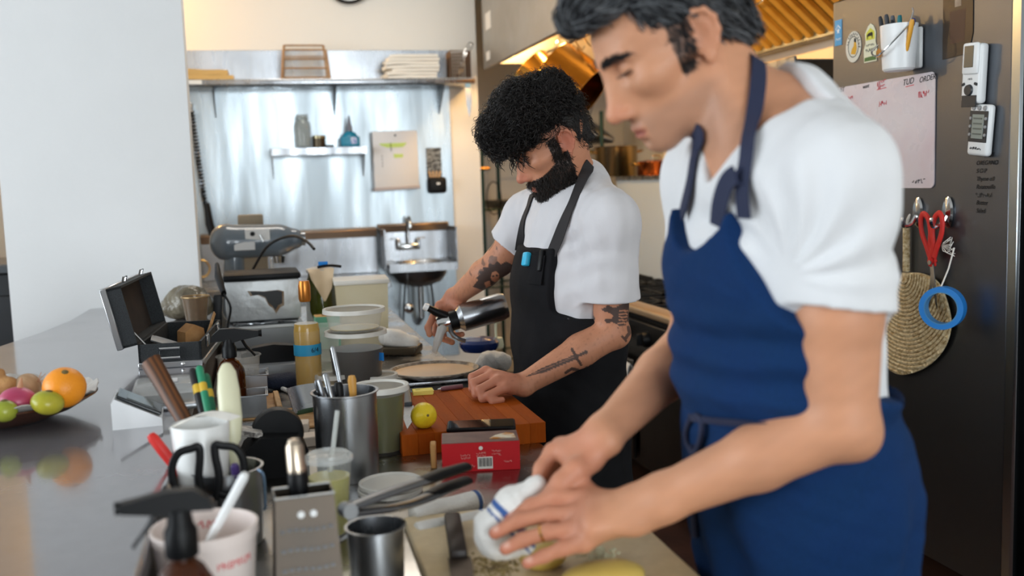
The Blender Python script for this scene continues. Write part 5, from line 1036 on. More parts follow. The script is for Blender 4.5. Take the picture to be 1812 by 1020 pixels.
# ---- steel utensil pot
q_ = prep_at(622, 858); ux, uy = q_.x, q_.y + .055
t = thing('utensil_pot', 'tall steel container full of spoons and handles, the largest on the counter', 'container', (ux, uy, PREPZ)); G().lathe(vessel(.060, .062, .172, .0015, .004), 44).obj('pot_wall', STEEL, t)
ub = Vector((ux, uy, PREPZ + .015)); grp = 'utensils in the large steel container'
stick('spoon', 'honey-coloured wooden handle leaning right in the large steel container', 'spoon', ub + Vector((.02, -.015, 0)), W(622, 664, d=1.93), ((.02, .004), (.7, .006), (.95, .0085)), M('honey_handle', 'c08c3e', .45), 10, 1, .7, grp)
stick('spatula', 'long thin steel handle rising highest from the large steel container', 'spatula', ub + Vector((.02, .02, 0)), W(588, 612, d=2.0), ((.02, .003), (.6, .004), (.98, .0045)), STEEL, 8, 1, .6, grp)
stick('ladle', 'steel handle leaning left in the large steel container', 'ladle', ub + Vector((.0, -.02, 0)), W(575, 660, d=1.95), ((.02, .003), (.6, .0045), (.98, .0055)), STEEL, 8, 1, .6, grp)
stick('spatula', 'thick black handle in the large steel container', 'spatula', ub + Vector((.0, .01, 0)), W(598, 676, d=1.97), ((.02, .004), (.6, .008), (.95, .0095)), BLACK, 8, 1, .7, grp)
stick('tongs', 'dark steel handle at the left rim of the large steel container', 'tongs', ub + Vector((-.01, .0, 0)), W(561, 672, d=1.93), ((.02, .004), (.6, .0065), (.95, .008)), STEEL_D, 8, 1, .6, grp)
stick('spoon', 'bright steel spoon handle behind the black handle in the large steel container', 'spoon', ub + Vector((-.015, .03, 0)), W(570, 690, d=1.99), ((.02, .003), (.6, .004), (.95, .006)), CHROME, 8, 1, .5, grp)
# ---- lids
q_ = prep_at(691, 872)
for i in range(2): tag(G().lathe([(0, 0), (.054, 0), (.056, .002), (.060, .003), (.060, .010), (.057, .011), (.055, .006), (0, .006)], 40, (q_.x + .002 * i, q_.y, PREPZ + .0112 * i)).obj('tub_lid', MILKY), ['lower milky plastic lid beside the iced drink', 'upper milky plastic lid beside the iced drink'][i], 'lid', 'milky lids stacked on the counter')
# ---- steel cup with tongs
q_ = W(664, 930, d=1.43); t = thing('steel_cup', 'small steel cup with lip at the near edge under the tongs', 'cup', (q_.x, q_.y, PREPZ)); hh = q_.z - PREPZ
G().lathe(vessel(.038, .041, hh, .001, .003), 36).obj('cup_wall', STEEL, t); G().tube(spline([(-.040, -.008, hh * .9), (-.052, -.008, hh * .82), (-.052, .008, hh * .82), (-.040, .008, hh * .9)], 4), .002, 6).obj('side_tab', CHROME, t)
t = thing('kitchen_tongs', 'steel tongs with black grips lying across the small steel cup', 'tongs', (0, 0, 0))
for i, (a_, b_, c_) in enumerate((((616, 912, 1.395), (700, 880, 1.47), (826, 838, 1.60)), ((616, 922, 1.395), (720, 905, 1.49), (826, 862, 1.64)))):
    A0, B0, C0 = W(*a_[:2], d=a_[2]), W(*b_[:2], d=b_[2]), W(*c_[:2], d=c_[2]); up_ = Vector((0, 0, .01))
    ar = G().tube(spline([A0 + up_, B0 + up_, C0 + up_], 6), [.010, .0115, .012, .0125, .013, .0135, .0135, .0135, .0135, .0135, .013, .0125, .010], 10, sx=1.0, sy=.45).obj('arm', STEEL_D, t)
    G().tube([B0.lerp(C0, .35) + up_, B0.lerp(C0, .6) + up_ * 1.2, C0 + up_ * 1.1], [.013, .0150, .0125], 12, sx=1.0, sy=.55).obj('black_grip', BLACK, ar)
G().lathe([(0, -.012), (.011, -.012), (.011, .012), (0, .012)], 16, W(616, 916, d=1.395) + Vector((0, 0, .01)), look(Vector((.3, -1, .1)))).obj('pivot', STEEL_D, t)
# ---- rolled towels
TOW = M('terry_towel', 'e2e0db', .95, bump=[(260, .7, (1, 1, 1), .004)]); STR = M('blue_stripe', '4a6496', .9, bump=(260, .6))
for k, (a_, b_, r_) in enumerate((((728, 912), (850, 885), .017), ((735, 940), (862, 915), .013))):
    A0, B0 = W(*a_, z=PREPZ + r_), W(*b_, z=PREPZ + r_); dv = B0 - A0; L = dv.length
    t = thing('rolled_towel', ['rolled white towel with blue stripe, the farther of two beside the cutting board', 'rolled white towel with blue stripe, the nearer of two beside the cutting board'][k], 'towel', A0, look(dv, (0, 0, 1)), 'rolled towels')
    prof = lambda z0, z1, rr: [(rr * .25, z0), (rr * .9, z0 + .002)] + [(rr * (1 + .05 * math.sin(zz * 90)), z0 + .004 + (z1 - z0 - .008) * zz) for zz in np.linspace(0, 1, 14)] + [(rr * .9, z1 - .002), (rr * .25, z1)]
    G().lathe(prof(0, L, r_), 22, sx=1.15, sy=1.0).obj('roll', TOW, t); G().lathe([(r_ * 1.07, L * .90), (r_ * 1.08, L * .905), (r_ * 1.08, L * .95), (r_ * 1.07, L * .955)], 22, sx=1.15, sy=1.0).obj('stripe', STR, t)
# ---- cutting board with knife and potatoes
CBZ = PREPZ + .018
t = thing('cutting_board', 'large cream plastic cutting board in front of the chef with blue apron', 'board', (.385, 1.30, PREPZ), -.02)
G().box(.365, .62, .018, (0, 0, 0), None, .005, 2, True).obj('board_slab', M('worn_board', 'e0d0ae', .5, noise=[('cdb282', 5, 1.0), ('a08a62', 30, 1.6, (1, 1, 1), .3)], bump=(300, .1)), t)
a_, b_ = W(800, 915, z=CBZ + .012), W(812, 985, z=CBZ + .012); dv = b_ - a_
t = thing('chef_knife', 'black-handled knife with stained blade on the cutting board', 'knife', a_, look(dv, (0, 0, 1)))
L = dv.length; G().box(.026, .018, L, (0, 0, L / 2), None, .005, 2).obj('handle', M('worn_black_handle', '211c1a', .5, noise=('3d2c22', 8, 1.2)), t); G().prism([(-.016, 0), (.016, 0), (.018, .03), (.008, .20), (-.016, .21)], .0025, (0, -.001, L), Matrix(((1, 0, 0), (0, 0, -1), (0, 1, 0)))).obj('blade', M('stained_blade', '5f5348', .4, .9, noise=('33291f', 20, 1.3)), t)
POT = M('peeled_potato', 'd9bf6c', .4, noise=('c7a850', 12, 1.0), bump=(50, .15)); PEEL = M('potato_scrap', 'a8935a', .7, noise=('6d5a36', 30, 1.3))
def potato(label, px, py, rad, rot, z=CBZ):
    p = W(px, py, z=z + rad[2] * .92); g = G().ell((0, 0, 0), rad, None, 26, 18); g.v = [Vector((v.x * (1 + .06 * math.sin(v.y * 40)), v.y, v.z * (1 + .05 * math.sin(v.x * 50)))) for v in g.v]
    o = g.obj('potato', POT, None, 180, p, rot); tag(o, label, 'potato', 'peeled potatoes on the board')
potato('peeled potato under the wedding-ring hand', 962, 985, (.036, .026, .019), .2)
potato('peeled yellow potato at the bottom edge of the picture', 1068, 1022, (.058, .032, .022), -.05)
tag(G().tube([W(866, 905, z=CBZ + .012), W(880, 896, z=CBZ + .013), W(918, 888, z=CBZ + .012)], [.008, .012, .010], 12).obj('potato_stick', M('pale_dough', 'e0d3ad', .6)), 'pale finger-shaped potato piece beyond the towel', 'potato piece')
rs2 = random.Random(2)
g = G()
for i in range(90):
    c_ = W(1062 + rs2.gauss(0, 14), 985 + rs2.gauss(0, 9), z=CBZ + .004 + rs2.uniform(0, .006)); g.ell(c_, (rs2.uniform(.002, .005), rs2.uniform(.002, .004), .0022), rs2.uniform(0, 3), 6, 4)
tag(g.obj('potato_gratings', M('grated_potato', 'c9c3a0', .5)), 'heap of grated potato beside the hand', 'gratings', kind='stuff')
g = G()
for i in range(170):
    q2 = W(880 + rs2.gauss(0, 26), 1003 + rs2.gauss(0, 10), z=CBZ + .0012); g.ell(q2, (rs2.uniform(.001, .004), rs2.uniform(.001, .003), .0012), rs2.uniform(0, 3), 6, 4)
tag(g.obj('potato_peelings', PEEL), 'dark scraps of potato peel near the knife blade', 'peelings', kind='stuff')
# ---- towel in the chef's right hand
T3 = lambda px, py, d: np.array(W(px, py, d=d))
tw = [cap(T3(948, 862, 1.385), T3(905, 900, 1.375), .017, .021, .015), cap(T3(905, 900, 1.375), T3(876, 935, 1.375), .021, .024, .02), cap(T3(862, 925, 1.39), T3(878, 962, 1.375), .017, .02, .02), cap(T3(905, 900, 1.38), T3(1000, 895, 1.43), .018, .014, .02), cap(T3(1000, 890, 1.44), T3(1022, 874, 1.45), .012, .009, .015), cap(T3(878, 962, 1.375), T3(930, 965, 1.37), .017, .013, .02)]
lo_b, hi_b = bounds(tw, .02) if 'bounds' in globals() else (np.min([q['a'] for q in tw], 0) - .06, np.max([q['b'] for q in tw], 0) + .06)
V_, F_ = sdf_mesh(tw + [half(np.array((0, 0, CBZ + .001)), (0, 0, -1))], .003, lo_b, hi_b, disp=lambda q: (.004 * vnoise(q, 110, 3) + .002 * vnoise(q, 260, 4)).astype(np.float32))
sp_ = (V_ - T3(884, 905, 1.37)) @ (T3(905, 905, 1.37) - T3(880, 890, 1.37)); sp_ = (V_ - T3(893, 905, 1.37)) @ _n(T3(948, 862, 1.385) - T3(876, 935, 1.375)); cc = np.tile(np.array(lin('e6e4e0')[:3]), (len(V_), 1)); band = (np.abs(sp_ + .002) < .0045) | (np.abs(sp_ + .014) < .0015); cc[band] = lin('3d5f9c')[:3]
tag(np_obj('hand_towel', V_, F_, M('towel_attr', 'e6e4e0', .95, attr='Col', bump=(260, .6, (1, 1, 1), .004)), None, cc), 'folded white towel with blue stripe held in the front chef\'s hands', 'towel')
# ---- red box
a_, b_ = prep_at(783, 838), prep_at(921, 831); dv = b_ - a_; L = dv.length; rz = math.atan2(dv.y, dv.x)
t = thing('red_carton', 'small red printed carton with barcode in front of the butcher block', 'carton', a_, rz)
REDC = M('red_card', 'd01f28', .5, noise=('c01a23', 6, 1), spec=.3); bh, bd = .058, .085
G().box(L, bd, bh, (L / 2, bd / 2, 0), None, .0008, 1, True).obj('carton_body', REDC, t); G().box(L - .002, bd - .002, .001, (L / 2, bd / 2, bh + .0004)).obj('carton_top', M('dark_card_top', '5a3a38', .4, noise=('7a5a50', 30, 1.2)), t)
bc_ = G().box(.030, .0008, .024, (L * .55, -.0006, .017)).obj('barcode_panel', PAPER, t)
for i in range(11): G().box((.0008, .0016, .001)[i % 3], .0006, .017, (L * .55 - .012 + .0024 * i, -.0013, .0185)).obj('bar', INKB, bc_)
for s_, x_, z_, sz_ in (('NITROUS', L * .30, .034, .006), ('CHARGERS', L * .30, .028, .006), ('10 PACK', L * .50, .037, .006), ('CREAM', L * .50, .031, .006), ('FOOD USE', L * .70, .040, .006), ('ONLY', L * .70, .033, .006), ('N2O', L * .84, .018, .005), ('CO', L * .33, .012, .009)): scribble(t, (x_, -.0006, z_), (PI / 2, 0, 0), sz_ * 3.2, sz_ * .6, M('pale_print_ink', 'e0a097', .6), 7, .0004, int(x_ * 9999 + z_ * 999))
G().lathe([(0, 0), (.004, 0), (.004, .0006), (0, .0006)], 14, (L * .5, -.0004, .047), (PI / 2, 0, 0)).obj('crest_mark', PAPER, t)
G().prism([(0, 0), (.052, 0), (.05, .03), (.035, .04), (.012, .022)], .002, (L * .62, .02, bh + .001)).obj('torn_flap', M('printed_flap', 'e6dcc6', .6, noise=('c9822c', 40, 2.0)), t)
o = G().box(.012, .03, .05, (a_.x - .008, a_.y + .05, PREPZ + .025), rz, .002).obj('tan_card', M('tan_card')); tag(o, 'tan card standing behind the left end of the red carton', 'card')
# ---- butcher block with its things
BX0, BX1, BY0, BY1, BT_ = .268, .582, 2.045, 2.47, .045
t = thing('butcher_block', 'thick laminated wooden butcher block under the bearded chef\'s hand', 'board', ((BX0 + BX1) / 2, (BY0 + BY1) / 2, PREPZ), 0)
ns = 9; sw_ = (BX1 - BX0) / ns
for i in range(ns):
    c_ = ('a84c0a', '9e4408', 'b05210', 'a24808', '984106')[i % 5]
    G().box(sw_ - .0002, BY1 - BY0, BT_, (-(BX1 - BX0) / 2 + sw_ * (i + .5), 0, 0), None, .0006, 1, True).obj('lamella', M('block_wood_' + c_, c_, .6, noise=[('743608', 9, 1.0, (6, 1, 1), .5), ('ac5a1c', 40, 1.2, (6, 1, 1), .3)], spec=.1), t)
BZ = PREPZ + BT_
p = W(750, 741, d=2.15); t = thing('lemon', 'yellow lemon on the left of the butcher block', 'lemon', (p.x, p.y, BZ + .027), (1.35, .1, .1))
G().lathe([(0, -.034), (.005, -.033), (.010, -.029), (.020, -.022), (.0265, -.010), (.0285, .0), (.0265, .010), (.020, .021), (.010, .028), (.006, .033), (0, .034)], 30).obj('lemon_skin', M('lemon_peel', 'f0d02a', .35, bump=(300, .3, (1, 1, 1), .002)), t, 180); G().lathe([(0, 0), (.0035, 0), (.002, .002), (0, .002)], 8, (0, 0, .033)).obj('stem_scar', M('stem_brown'), t)
a_, b_ = W(795, 755, z=BZ + .005), W(908, 752, z=BZ + .005); t = thing('smartphone', 'black smartphone lying face up on the butcher block', 'phone', (a_ + b_) / 2, math.atan2((b_ - a_).y, (b_ - a_).x) + .05)
G().box(.146, .072, .009, (0, 0, 0), None, .0035, 3).obj('phone_body', BLACK, t); G().box(.138, .065, .0006, (0, 0, .0047)).obj('phone_screen', M('phone_glass', '0c0d10', .04), t)
a_, b_ = W(718, 684, z=BZ + .006), W(727, 755, z=BZ + .004); dv = b_ - a_; t = thing('paring_knife', 'knife with grey handle lying beside the lemon on the butcher block', 'knife', a_, look(dv, (0, 0, 1))); L = dv.length
G().box(.020, .014, L * .50, (0, 0, L * .25), None, .005, 2).obj('handle', M('grey_handle', '3c4044', .45), t); G().prism([(-.014, 0), (.013, 0), (.010, L * .3), (-.008, L * .52), (-.014, L * .3)], .002, (0, -.003, L * .5), Matrix(((1, 0, 0), (0, 0, -1), (0, 1, 0)))).obj('blade', STEEL, t)
p = W(748, 697, z=BZ); t = thing('sticky_notes', 'pad of yellow sticky notes at the back of the butcher block', 'notepad', p, -.1)
for i in range(4): G().box(.050, .036, .0024, (.001 * (i % 2), 0, .0026 * i), .02 * i, 0, 1, True).obj('note_layer', M('note_yellow', 'ead66a', .7), t)
G().box(.012, .0016, .0004, (-.012, .002, .0106), .3).obj('pen_mark', INKB, t)
a_, b_ = W(778, 689, z=BZ + .006), W(818, 684, z=BZ + .006); t = thing('mauve_pen', 'mauve pen lying at the back edge of the butcher block', 'pen', a_, look(b_ - a_)); L = (b_ - a_).length
G().lathe([(0, 0), (.004, .002), (.006, .008), (.006, L), (0, L)], 12).obj('barrel', M('mauve_plastic', '7d5258', .35), t); G().lathe([(.0015, -.006), (.004, .002)], 8).obj('tip', CHROME, t)
# ---- plate on a steel tray, small tray, things round it
p = prep_at(768, 668); t = thing('steel_tray', 'low steel tray under the cream plate', 'tray', (p.x, p.y - .02, PREPZ)); G().box(.26, .20, .014, (0, 0, 0), None, .005, 2, True).obj('tray_body', STEEL, t)
p = W(768, 655, z=PREPZ + .035); t = thing('dinner_plate', 'round cream plate with rim beside the bearded chef\'s hand', 'plate', (p.x, p.y, PREPZ + .014))
G().lathe([(0, .004), (.07, .004), (.085, .006), (.122, .020), (.128, .022), (.128, .026), (.121, .026), (.112, .017), (.0, .014)], 56).obj('plate_body', M('speckled_glaze', 'a89f93', .35, noise=('6f665c', 70, 1.6)), t); G().lathe([(0, .0142), (.113, .0182), (.1135, .0190), (0, .0165)], 48).obj('plate_centre', M('cream_glaze', 'd9b992', .3, noise=('c9a67c', 8, 1)), t)
# ---- white cloth in dark tray, blue lidded bowl with pump, crumpled towel
p = prep_at(712, 628); t = thing('cloth_tray', 'dark tin holding folded white cloth behind the cream plate', 'tray', (p.x, p.y + .03, PREPZ), -.4)
G().box(.13, .10, .03, (0, 0, 0), None, .008, 2, True).obj('tin', M('dark_bronze', '4a4032', .35, .6), t); pr3 = [ell((-.02, -.01, .055), (.045, .035, .03)), cap((-.035, -.03, .06), (.05, -.02, .025), .024, .014), ell((.03, .0, .04), (.035, .03, .02))]
V_, F_ = sdf_mesh(pr3, .004, (-.12, -.1, 0), (.12, .1, .13), disp=lambda q: (.005 * vnoise(q, 80, 6)).astype(np.float32)); np_obj('folded_cloth', V_, F_, TOW, t)
p = prep_at(853, 624); t = thing('blue_crock', 'low dark blue lidded bowl behind the siphon', 'bowl', (p.x, p.y + .04, PREPZ)); G().lathe([(0, 0), (.055, 0), (.066, .015), (.068, .03), (.06, .04), (.03, .046), (0, .048)], 36).obj('bowl_body', M('cobalt_glaze', '1c2f66', .2, coat=.5), t)
p = prep_at(874, 618); t = thing('pump_dispenser', 'cream pump dispenser standing beside the blue bowl', 'dispenser', (p.x + .014, p.y + .02, PREPZ))
G().lathe([(0, 0), (.024, 0), (.026, .01), (.022, .035), (0, .036)], 18).obj('pump_base', M('cream_plastic'), t); G().tube([(0, 0, .03), (0, 0, .085)], .005, 8).obj('pump_stem', M('cream_plastic'), t); G().tube([(-.025, 0, .088), (.012, 0, .09)], .006, 8).obj('pump_spout', M('cream_plastic'), t)
p = prep_at(880, 657); cpt = np.array((p.x - .01, p.y + .03, PREPZ)); pr4 = [ell(cpt + np.array((0, 0, .028)), (.04, .035, .03)), ell(cpt + np.array((.03, -.01, .025)), (.03, .028, .025)), ell(cpt + np.array((-.025, .0, .02)), (.025, .03, .02)), half(np.array((0, 0, PREPZ + .001)), (0, 0, -1))]
V_, F_ = sdf_mesh(pr4, .0035, cpt - .1, cpt + .12, disp=lambda q: (.007 * vnoise(q, 100, 6) + .003 * vnoise(q, 230, 7)).astype(np.float32)); tag(np_obj('crumpled_towel', V_, F_, TOW), 'crumpled white towel on the counter against the black apron', 'towel')
# ---- cream siphon in the bearded chef's right hand
a_, b_ = W(800, 568, d=2.90), W(897, 540, d=2.93); dv = b_ - a_; t = thing('cream_siphon', 'brushed steel cream siphon held by the bearded chef', 'siphon', a_, look(dv)); L = dv.length
G().lathe([(0, 0), (.020, 0), (.024, .012), (.040, .03), (.041, L - .02), (.036, L - .004), (0, L)], 36).obj('steel_flask', STEEL, t); G().lathe([(.0255, -.010), (.029, -.008), (.029, .016), (.0255, .018)], 28).obj('black_collar', BLACK, t)
G().lathe([(0, -.045), (.022, -.045), (.027, -.03), (.027, -.008), (0, -.008)], 28).obj('head', CHROME, t)
hd0, tip = W(790, 560, d=2.885), W(757, 545, d=2.87); inv_ = Matrix.LocRotScale(a_, look(dv).to_euler(), None).inverted()
G().tube([inv_ @ v for v in (hd0, W(772, 553, d=2.875), tip)], [.013, .012, .009], 12).obj('charger_holder', BLACK, t); G().lathe([(0, 0), (.012, 0), (.010, .012), (0, .012)], 16, inv_ @ tip, look((inv_ @ tip) - (inv_ @ hd0))).obj('holder_cap', WHITE_P, t)
G().tube([inv_ @ v for v in spline([W(786, 572, d=2.885), W(779, 590, d=2.875), W(772, 612, d=2.87), W(768, 625, d=2.87)], 4)], [.014] * 4 + [.012] * 4 + [.009] * 4 + [.006], 14).obj('nozzle', M('frosted_tip', 'd8d6d2', .3, trans=.3), t)
G().tube([inv_ @ v for v in spline([W(795, 575, d=2.88), W(800, 590, d=2.88), W(812, 600, d=2.87), W(824, 604, d=2.87)], 4)], .006, 8, sx=1.4).obj('lever', STEEL_D, t)
# ---- pans, boards and small boxes left of the wine bottle
for k, (px, py) in enumerate(((446, 702), (442, 742))):
    p = prep_at(px, py); t = thing('steel_pan', ['small steel insert pan, the farther of two', 'small steel insert pan, the nearer of two'][k], 'pan', (p.x, p.y + .04, PREPZ + .004), .0, 'steel insert pans beside the markers'); g = G(); wx, wy, hz = .042, .045, .055
    for sx in (-1, 1): g.box(.002, wy * 2, hz, (sx * wx, 0, hz / 2)); g.box(wx * 2, .002, hz, (0, sx * wy, hz / 2))
    g.obj('pan_walls', STEEL, t); G().box(wx * 2, wy * 2, .002, (0, 0, .002)).obj('pan_floor', STEEL_D, t); G().tube([(-wx - .004, -wy - .004, hz), (wx + .004, -wy - .004, hz), (wx + .004, wy + .004, hz), (-wx - .004, wy + .004, hz)], .003, 6, closed=True).obj('rolled_rim', STEEL, t); G().box(wx * 1.9, wy * 1.9, .01, (0, 0, .02)).obj('contents', M('tan_spice', 'a9825a', .9, bump=(200, .5)), t)
for k, (px, py, w_, d_, h_, rz, lb) in enumerate(((475, 668, .24, .12, .03, .05, 'flat pale wooden box behind the dark blue cloth'), (492, 722, .014, .20, .022, .03, 'pale wooden strip running beside the steel insert pans'), (530, 745, .12, .22, .006, -.03, 'thin pale wooden board under the bench scraper'))):
    p = prep_at(px, py); o = G().box(w_, d_, h_, (0, 0, 0), None, .002, 1, True).obj(('wooden_tray', 'wooden_strip', 'wooden_board')[k], WOOD_L); o.location = (p.x, p.y + .02, PREPZ); o.rotation_euler = (0, 0, rz); tag(o, lb, 'wood board')
p = prep_at(497, 690); cpt = np.array((p.x, p.y + .015, PREPZ)); V_, F_ = sdf_mesh([ell(cpt + np.array((0, 0, .022)), (.06, .04, .022)), ell(cpt + np.array((.035, -.01, .02)), (.035, .03, .018)), half(np.array((0, 0, PREPZ + .001)), (0, 0, -1))], .004, cpt - .1, cpt + .1, disp=lambda q: (.004 * vnoise(q, 90, 6)).astype(np.float32)); tag(np_obj('navy_cloth', V_, F_, M('navy_cloth', '1c2438', .9, bump=(200, .4))), 'folded dark navy cloth left of the wine bottle', 'cloth')
a_, b_ = W(500, 688, z=PREPZ + .008), W(527, 700, z=PREPZ + .008); t = thing('red_marker', 'white marker with red cap left of the wine bottle', 'marker', a_, look(b_ - a_)); L = (b_ - a_).length; G().lathe([(0, 0), (.006, 0), (.006, L * .6), (0, L * .6)], 12).obj('barrel', WHITE_P, t); G().lathe([(.0068, L * .58), (.0068, L * .98), (0, L)], 12).obj('cap', M('red_plastic'), t)
p = prep_at(543, 738); t = thing('bench_scraper', 'curved steel bench scraper leaning on a green block', 'scraper', (p.x, p.y + .03, PREPZ), .5); G().sheet(lambda u, v: (-.045 + .09 * u, -.02 + .03 * v + .012 * math.sin(u * PI), .012 + .06 * v), 12, 6, .0015).obj('scraper_blade', STEEL, t); G().box(.09, .03, .016, (0, .0, 0), None, .004, 2, True).obj('green_base', M('dark_green_plastic', '2c4a30', .5), t)
for k, (px, py) in enumerate(((520, 775), (540, 800))):
    p = prep_at(px, py); o = G().box(.075, .05, .022, (0, 0, 0), None, .002, 1, True).obj('paper_carton', M('offwhite_card', 'd8cbbd', .7)); o.location = (p.x, p.y + .06, PREPZ + .0); o.rotation_euler = (0, 0, -.1 + .15 * k); tag(o, ['off-white paper carton, the farther of two left of the large steel container', 'off-white paper carton, the nearer of two left of the large steel container'][k], 'carton', 'paper cartons')
# ---- black tape dispenser
p = prep_at(492, 850); t = thing('tape_dispenser', 'black label tape dispenser with a large round wheel', 'dispenser', (p.x, p.y + .06, PREPZ), .05)
G().prism([(-.075, 0), (.06, 0), (.06, .05), (.045, .075), (-.03, .082), (-.06, .06), (-.075, .03)], .09, (0, .045, 0), (PI / 2, 0, 0)).obj('housing', BLACK_M, t)
G().lathe([(0, -.016), (.050, -.016), (.052, -.01), (.052, .01), (.050, .016), (0, .016)], 40, (.006, .02, .075), (PI / 2, 0, 0)).obj('wheel', BLACK, t); G().lathe([(.030, -.0165), (.034, -.0175), (.034, -.016), (.030, -.0165)], 32, (.006, .02, .075), (PI / 2, 0, 0)).obj('wheel_ring', M('dark_key'), t)
G().box(.05, .05, .012, (-.05, .0, .088), (0, .25, 0), .002).obj('label_strip', M('printed_label', 'd6d0c8', .6, noise=('55504c', 90, 2.0, (1, 6, 1))), t)

# thin wooden boards lining the counter beside the pans
for k, (px, py, w_, d_, lb) in enumerate(((455, 728, .13, .30, 'wide thin wooden board under the steel insert pans'),)):
    p = prep_at(px, py); o = G().box(w_, d_, .004, (0, 0, 0), None, .001, 1, True).obj('wooden_board', WOOD_L); o.location = (p.x - .008, p.y + .05, PREPZ); tag(o, lb, 'wood board')
# ================================================================== people
def A(*v): return np.array(v, float)
def Wd(px, py, d): return np.array(W(px, py, d=d))
def frame(F, roll=0.0, up=(0, 0, 1)):
    F = _n(A(*F)); L = _n(np.cross(A(*up), F)); U = np.cross(F, L)
    c, s = math.cos(roll), math.sin(roll); L, U = L * c + U * s, U * c - L * s
    return np.stack([F, L, U], 1)          # columns: forward, left, up
def head_prims(O, R, s=1.0, jaw=1.0, lid=True):
    """head in its own frame: forward, left, up, from the midpoint between the ear holes"""
    T = lambda f, l, u: O + s * (R @ A(f, l, u))
    E = lambda f, l, u, r, k=0.02, op='+', rot=None: ell(T(f, l, u), [q * s for q in r], R if rot is None else R @ rot, k * s, op)
    Cc = lambda a, b, ra, rb, k=0.02, op='+': cap(T(*a), T(*b), ra * s, rb * s, k * s, op)
    P = [E(-0.010, 0, 0.040, (0.100, 0.077, 0.086)), E(0.036, 0, 0.040, (0.060, 0.062, 0.058), 0.03),
         E(0.045, 0, -0.020, (0.050, 0.056, 0.068), 0.03), E(0.020, 0, -0.055, (0.055, 0.054, 0.045), 0.03)]
    for q in (-1, 1):
        P += [Cc((0.004, 0.050 * q * jaw, -0.052), (0.076, 0.016 * q, -0.092), 0.017, 0.015, 0.025),
              E(0.060, 0.047 * q, -0.010, (0.028, 0.020, 0.018), 0.022),
              Cc((0.010, 0.066 * q, -0.004), (0.060, 0.050 * q, -0.006), 0.010, 0.012, 0.015)]
    P += [E(0.082, 0, -0.094, (0.018, 0.023, 0.016), 0.02), E(0.074, 0, -0.066, (0.031, 0.034, 0.034), 0.02)]
    for q in (-1, 1): P += [Cc((0.094, 0.006 * q, 0.032), (0.080, 0.045 * q, 0.034), 0.010, 0.009, 0.014)]
    for q in (-1, 1): P += [E(0.099, 0.033 * q, 0.014, (0.017, 0.019, 0.013), 0.014, '-')]
    P += [E(0.088, 0, -0.020, (0.024, 0.021, 0.036), 0.014), E(0.088, 0, 0.012, (0.016, 0.015, 0.020), 0.010)]
    P += [Cc((0.096, 0, 0.022), (0.119, 0, -0.030), 0.0075, 0.0105, 0.012), E(0.1215, 0, -0.0345, (0.0115, 0.0115, 0.0105), 0.010)]
    for q in (-1, 1):
        P += [E(0.107, 0.0125 * q, -0.039, (0.0125, 0.0075, 0.0085), 0.006), E(0.112, 0.0065 * q, -0.0475, (0.006, 0.0035, 0.0045), 0.003, '-')]
    for q in (-1, 1):
        P += [E(0.0765, 0.032 * q, 0.015, (0.0145, 0.0155, 0.0135), 0.004),
              E(0.0775, 0.032 * q, 0.016, (0.0150, 0.0165, 0.0125), 0.003)]
    P += [E(0.1015, 0, -0.064, (0.0085, 0.021, 0.0058), 0.005), E(0.0995, 0, -0.076, (0.0095, 0.020, 0.0068), 0.005),
          Cc((0.1125, 0, -0.0700), (0.098, 0.020, -0.0715), 0.0013, 0.0010, 0.003, '-'), Cc((0.1125, 0, -0.0700), (0.098, -0.020, -0.0715), 0.0013, 0.0010, 0.003, '-'),
          E(0.104, 0, -0.088, (0.006, 0.014, 0.004), 0.008, '-')]
    for q in (-1, 1):      # ears: bowl, rim, lobe
        ro = np.array(Euler((math.radians(0), math.radians(-14), math.radians(-22 * q))).to_matrix())
        P += [E(-0.012, 0.080 * q, 0.004, (0.019, 0.0060, 0.030), 0.008, '+', ro), E(-0.006, 0.0870 * q, 0.003, (0.0115, 0.0065, 0.0170), 0.004, '-', ro)]
        rim = [(0.004, 0.081, 0.014), (0.002, 0.083, 0.028), (-0.010, 0.087, 0.036), (-0.024, 0.090, 0.031), (-0.031, 0.091, 0.016), (-0.029, 0.089, -0.001), (-0.020, 0.085, -0.016), (-0.010, 0.081, -0.026)]
        for a, b in zip(rim, rim[1:]): P.append(Cc((a[0], a[1] * q, a[2]), (b[0], b[1] * q, b[2]), 0.0036, 0.0036, 0.004))
        P.append(E(-0.006, 0.079 * q, -0.028, (0.0075, 0.0045, 0.0090), 0.005)); P.append(E(0.006, 0.077 * q, 0.000, (0.004, 0.004, 0.007), 0.004))
    return P, T
def chain(pts, radii, k=0.006):
    return [cap(a, b, ra, rb, k) for a, b, ra, rb in zip(pts, pts[1:], radii, radii[1:])]
def hlocal(V, O, R, s): return ((V - O) @ R) / s
def gauss(x, c, w): return np.exp(-((x - c) / w) ** 2)
def mixc(col, c2, m): return col * (1 - m[:, None]) + np.array(lin(c2)[:3]) * m[:, None]
def smooth01(x, a, b): t = np.clip((x - a) / (b - a), 0, 1); return t * t * (3 - 2 * t)
def bounds(prims, pad=0.03):
    P = []
    for q in prims:
        if q['op'] != '+' : continue
        if q['t'] == 'c': P += [np.asarray(q['a']) - q['ra'], np.asarray(q['a']) + q['ra'], np.asarray(q['b']) - q['rb'], np.asarray(q['b']) + q['rb']]
        if q['t'] == 'f':
            for e, r in ((q['a'], q['ra']), (q['b'], q['rb'])): P += [np.asarray(e) - r * q['s'], np.asarray(e) + r * q['s']]
        if q['t'] == 'e': P += [np.asarray(q['c']) - max(q['r']), np.asarray(q['c']) + max(q['r'])]
    P = np.array(P); return P.min(0) - pad, P.max(0) + pad
SKIN = M('skin', 'c98f70', 0.5, attr='Col', sss=0.12, bump=[(420, 0.10), (60, 0.05)])
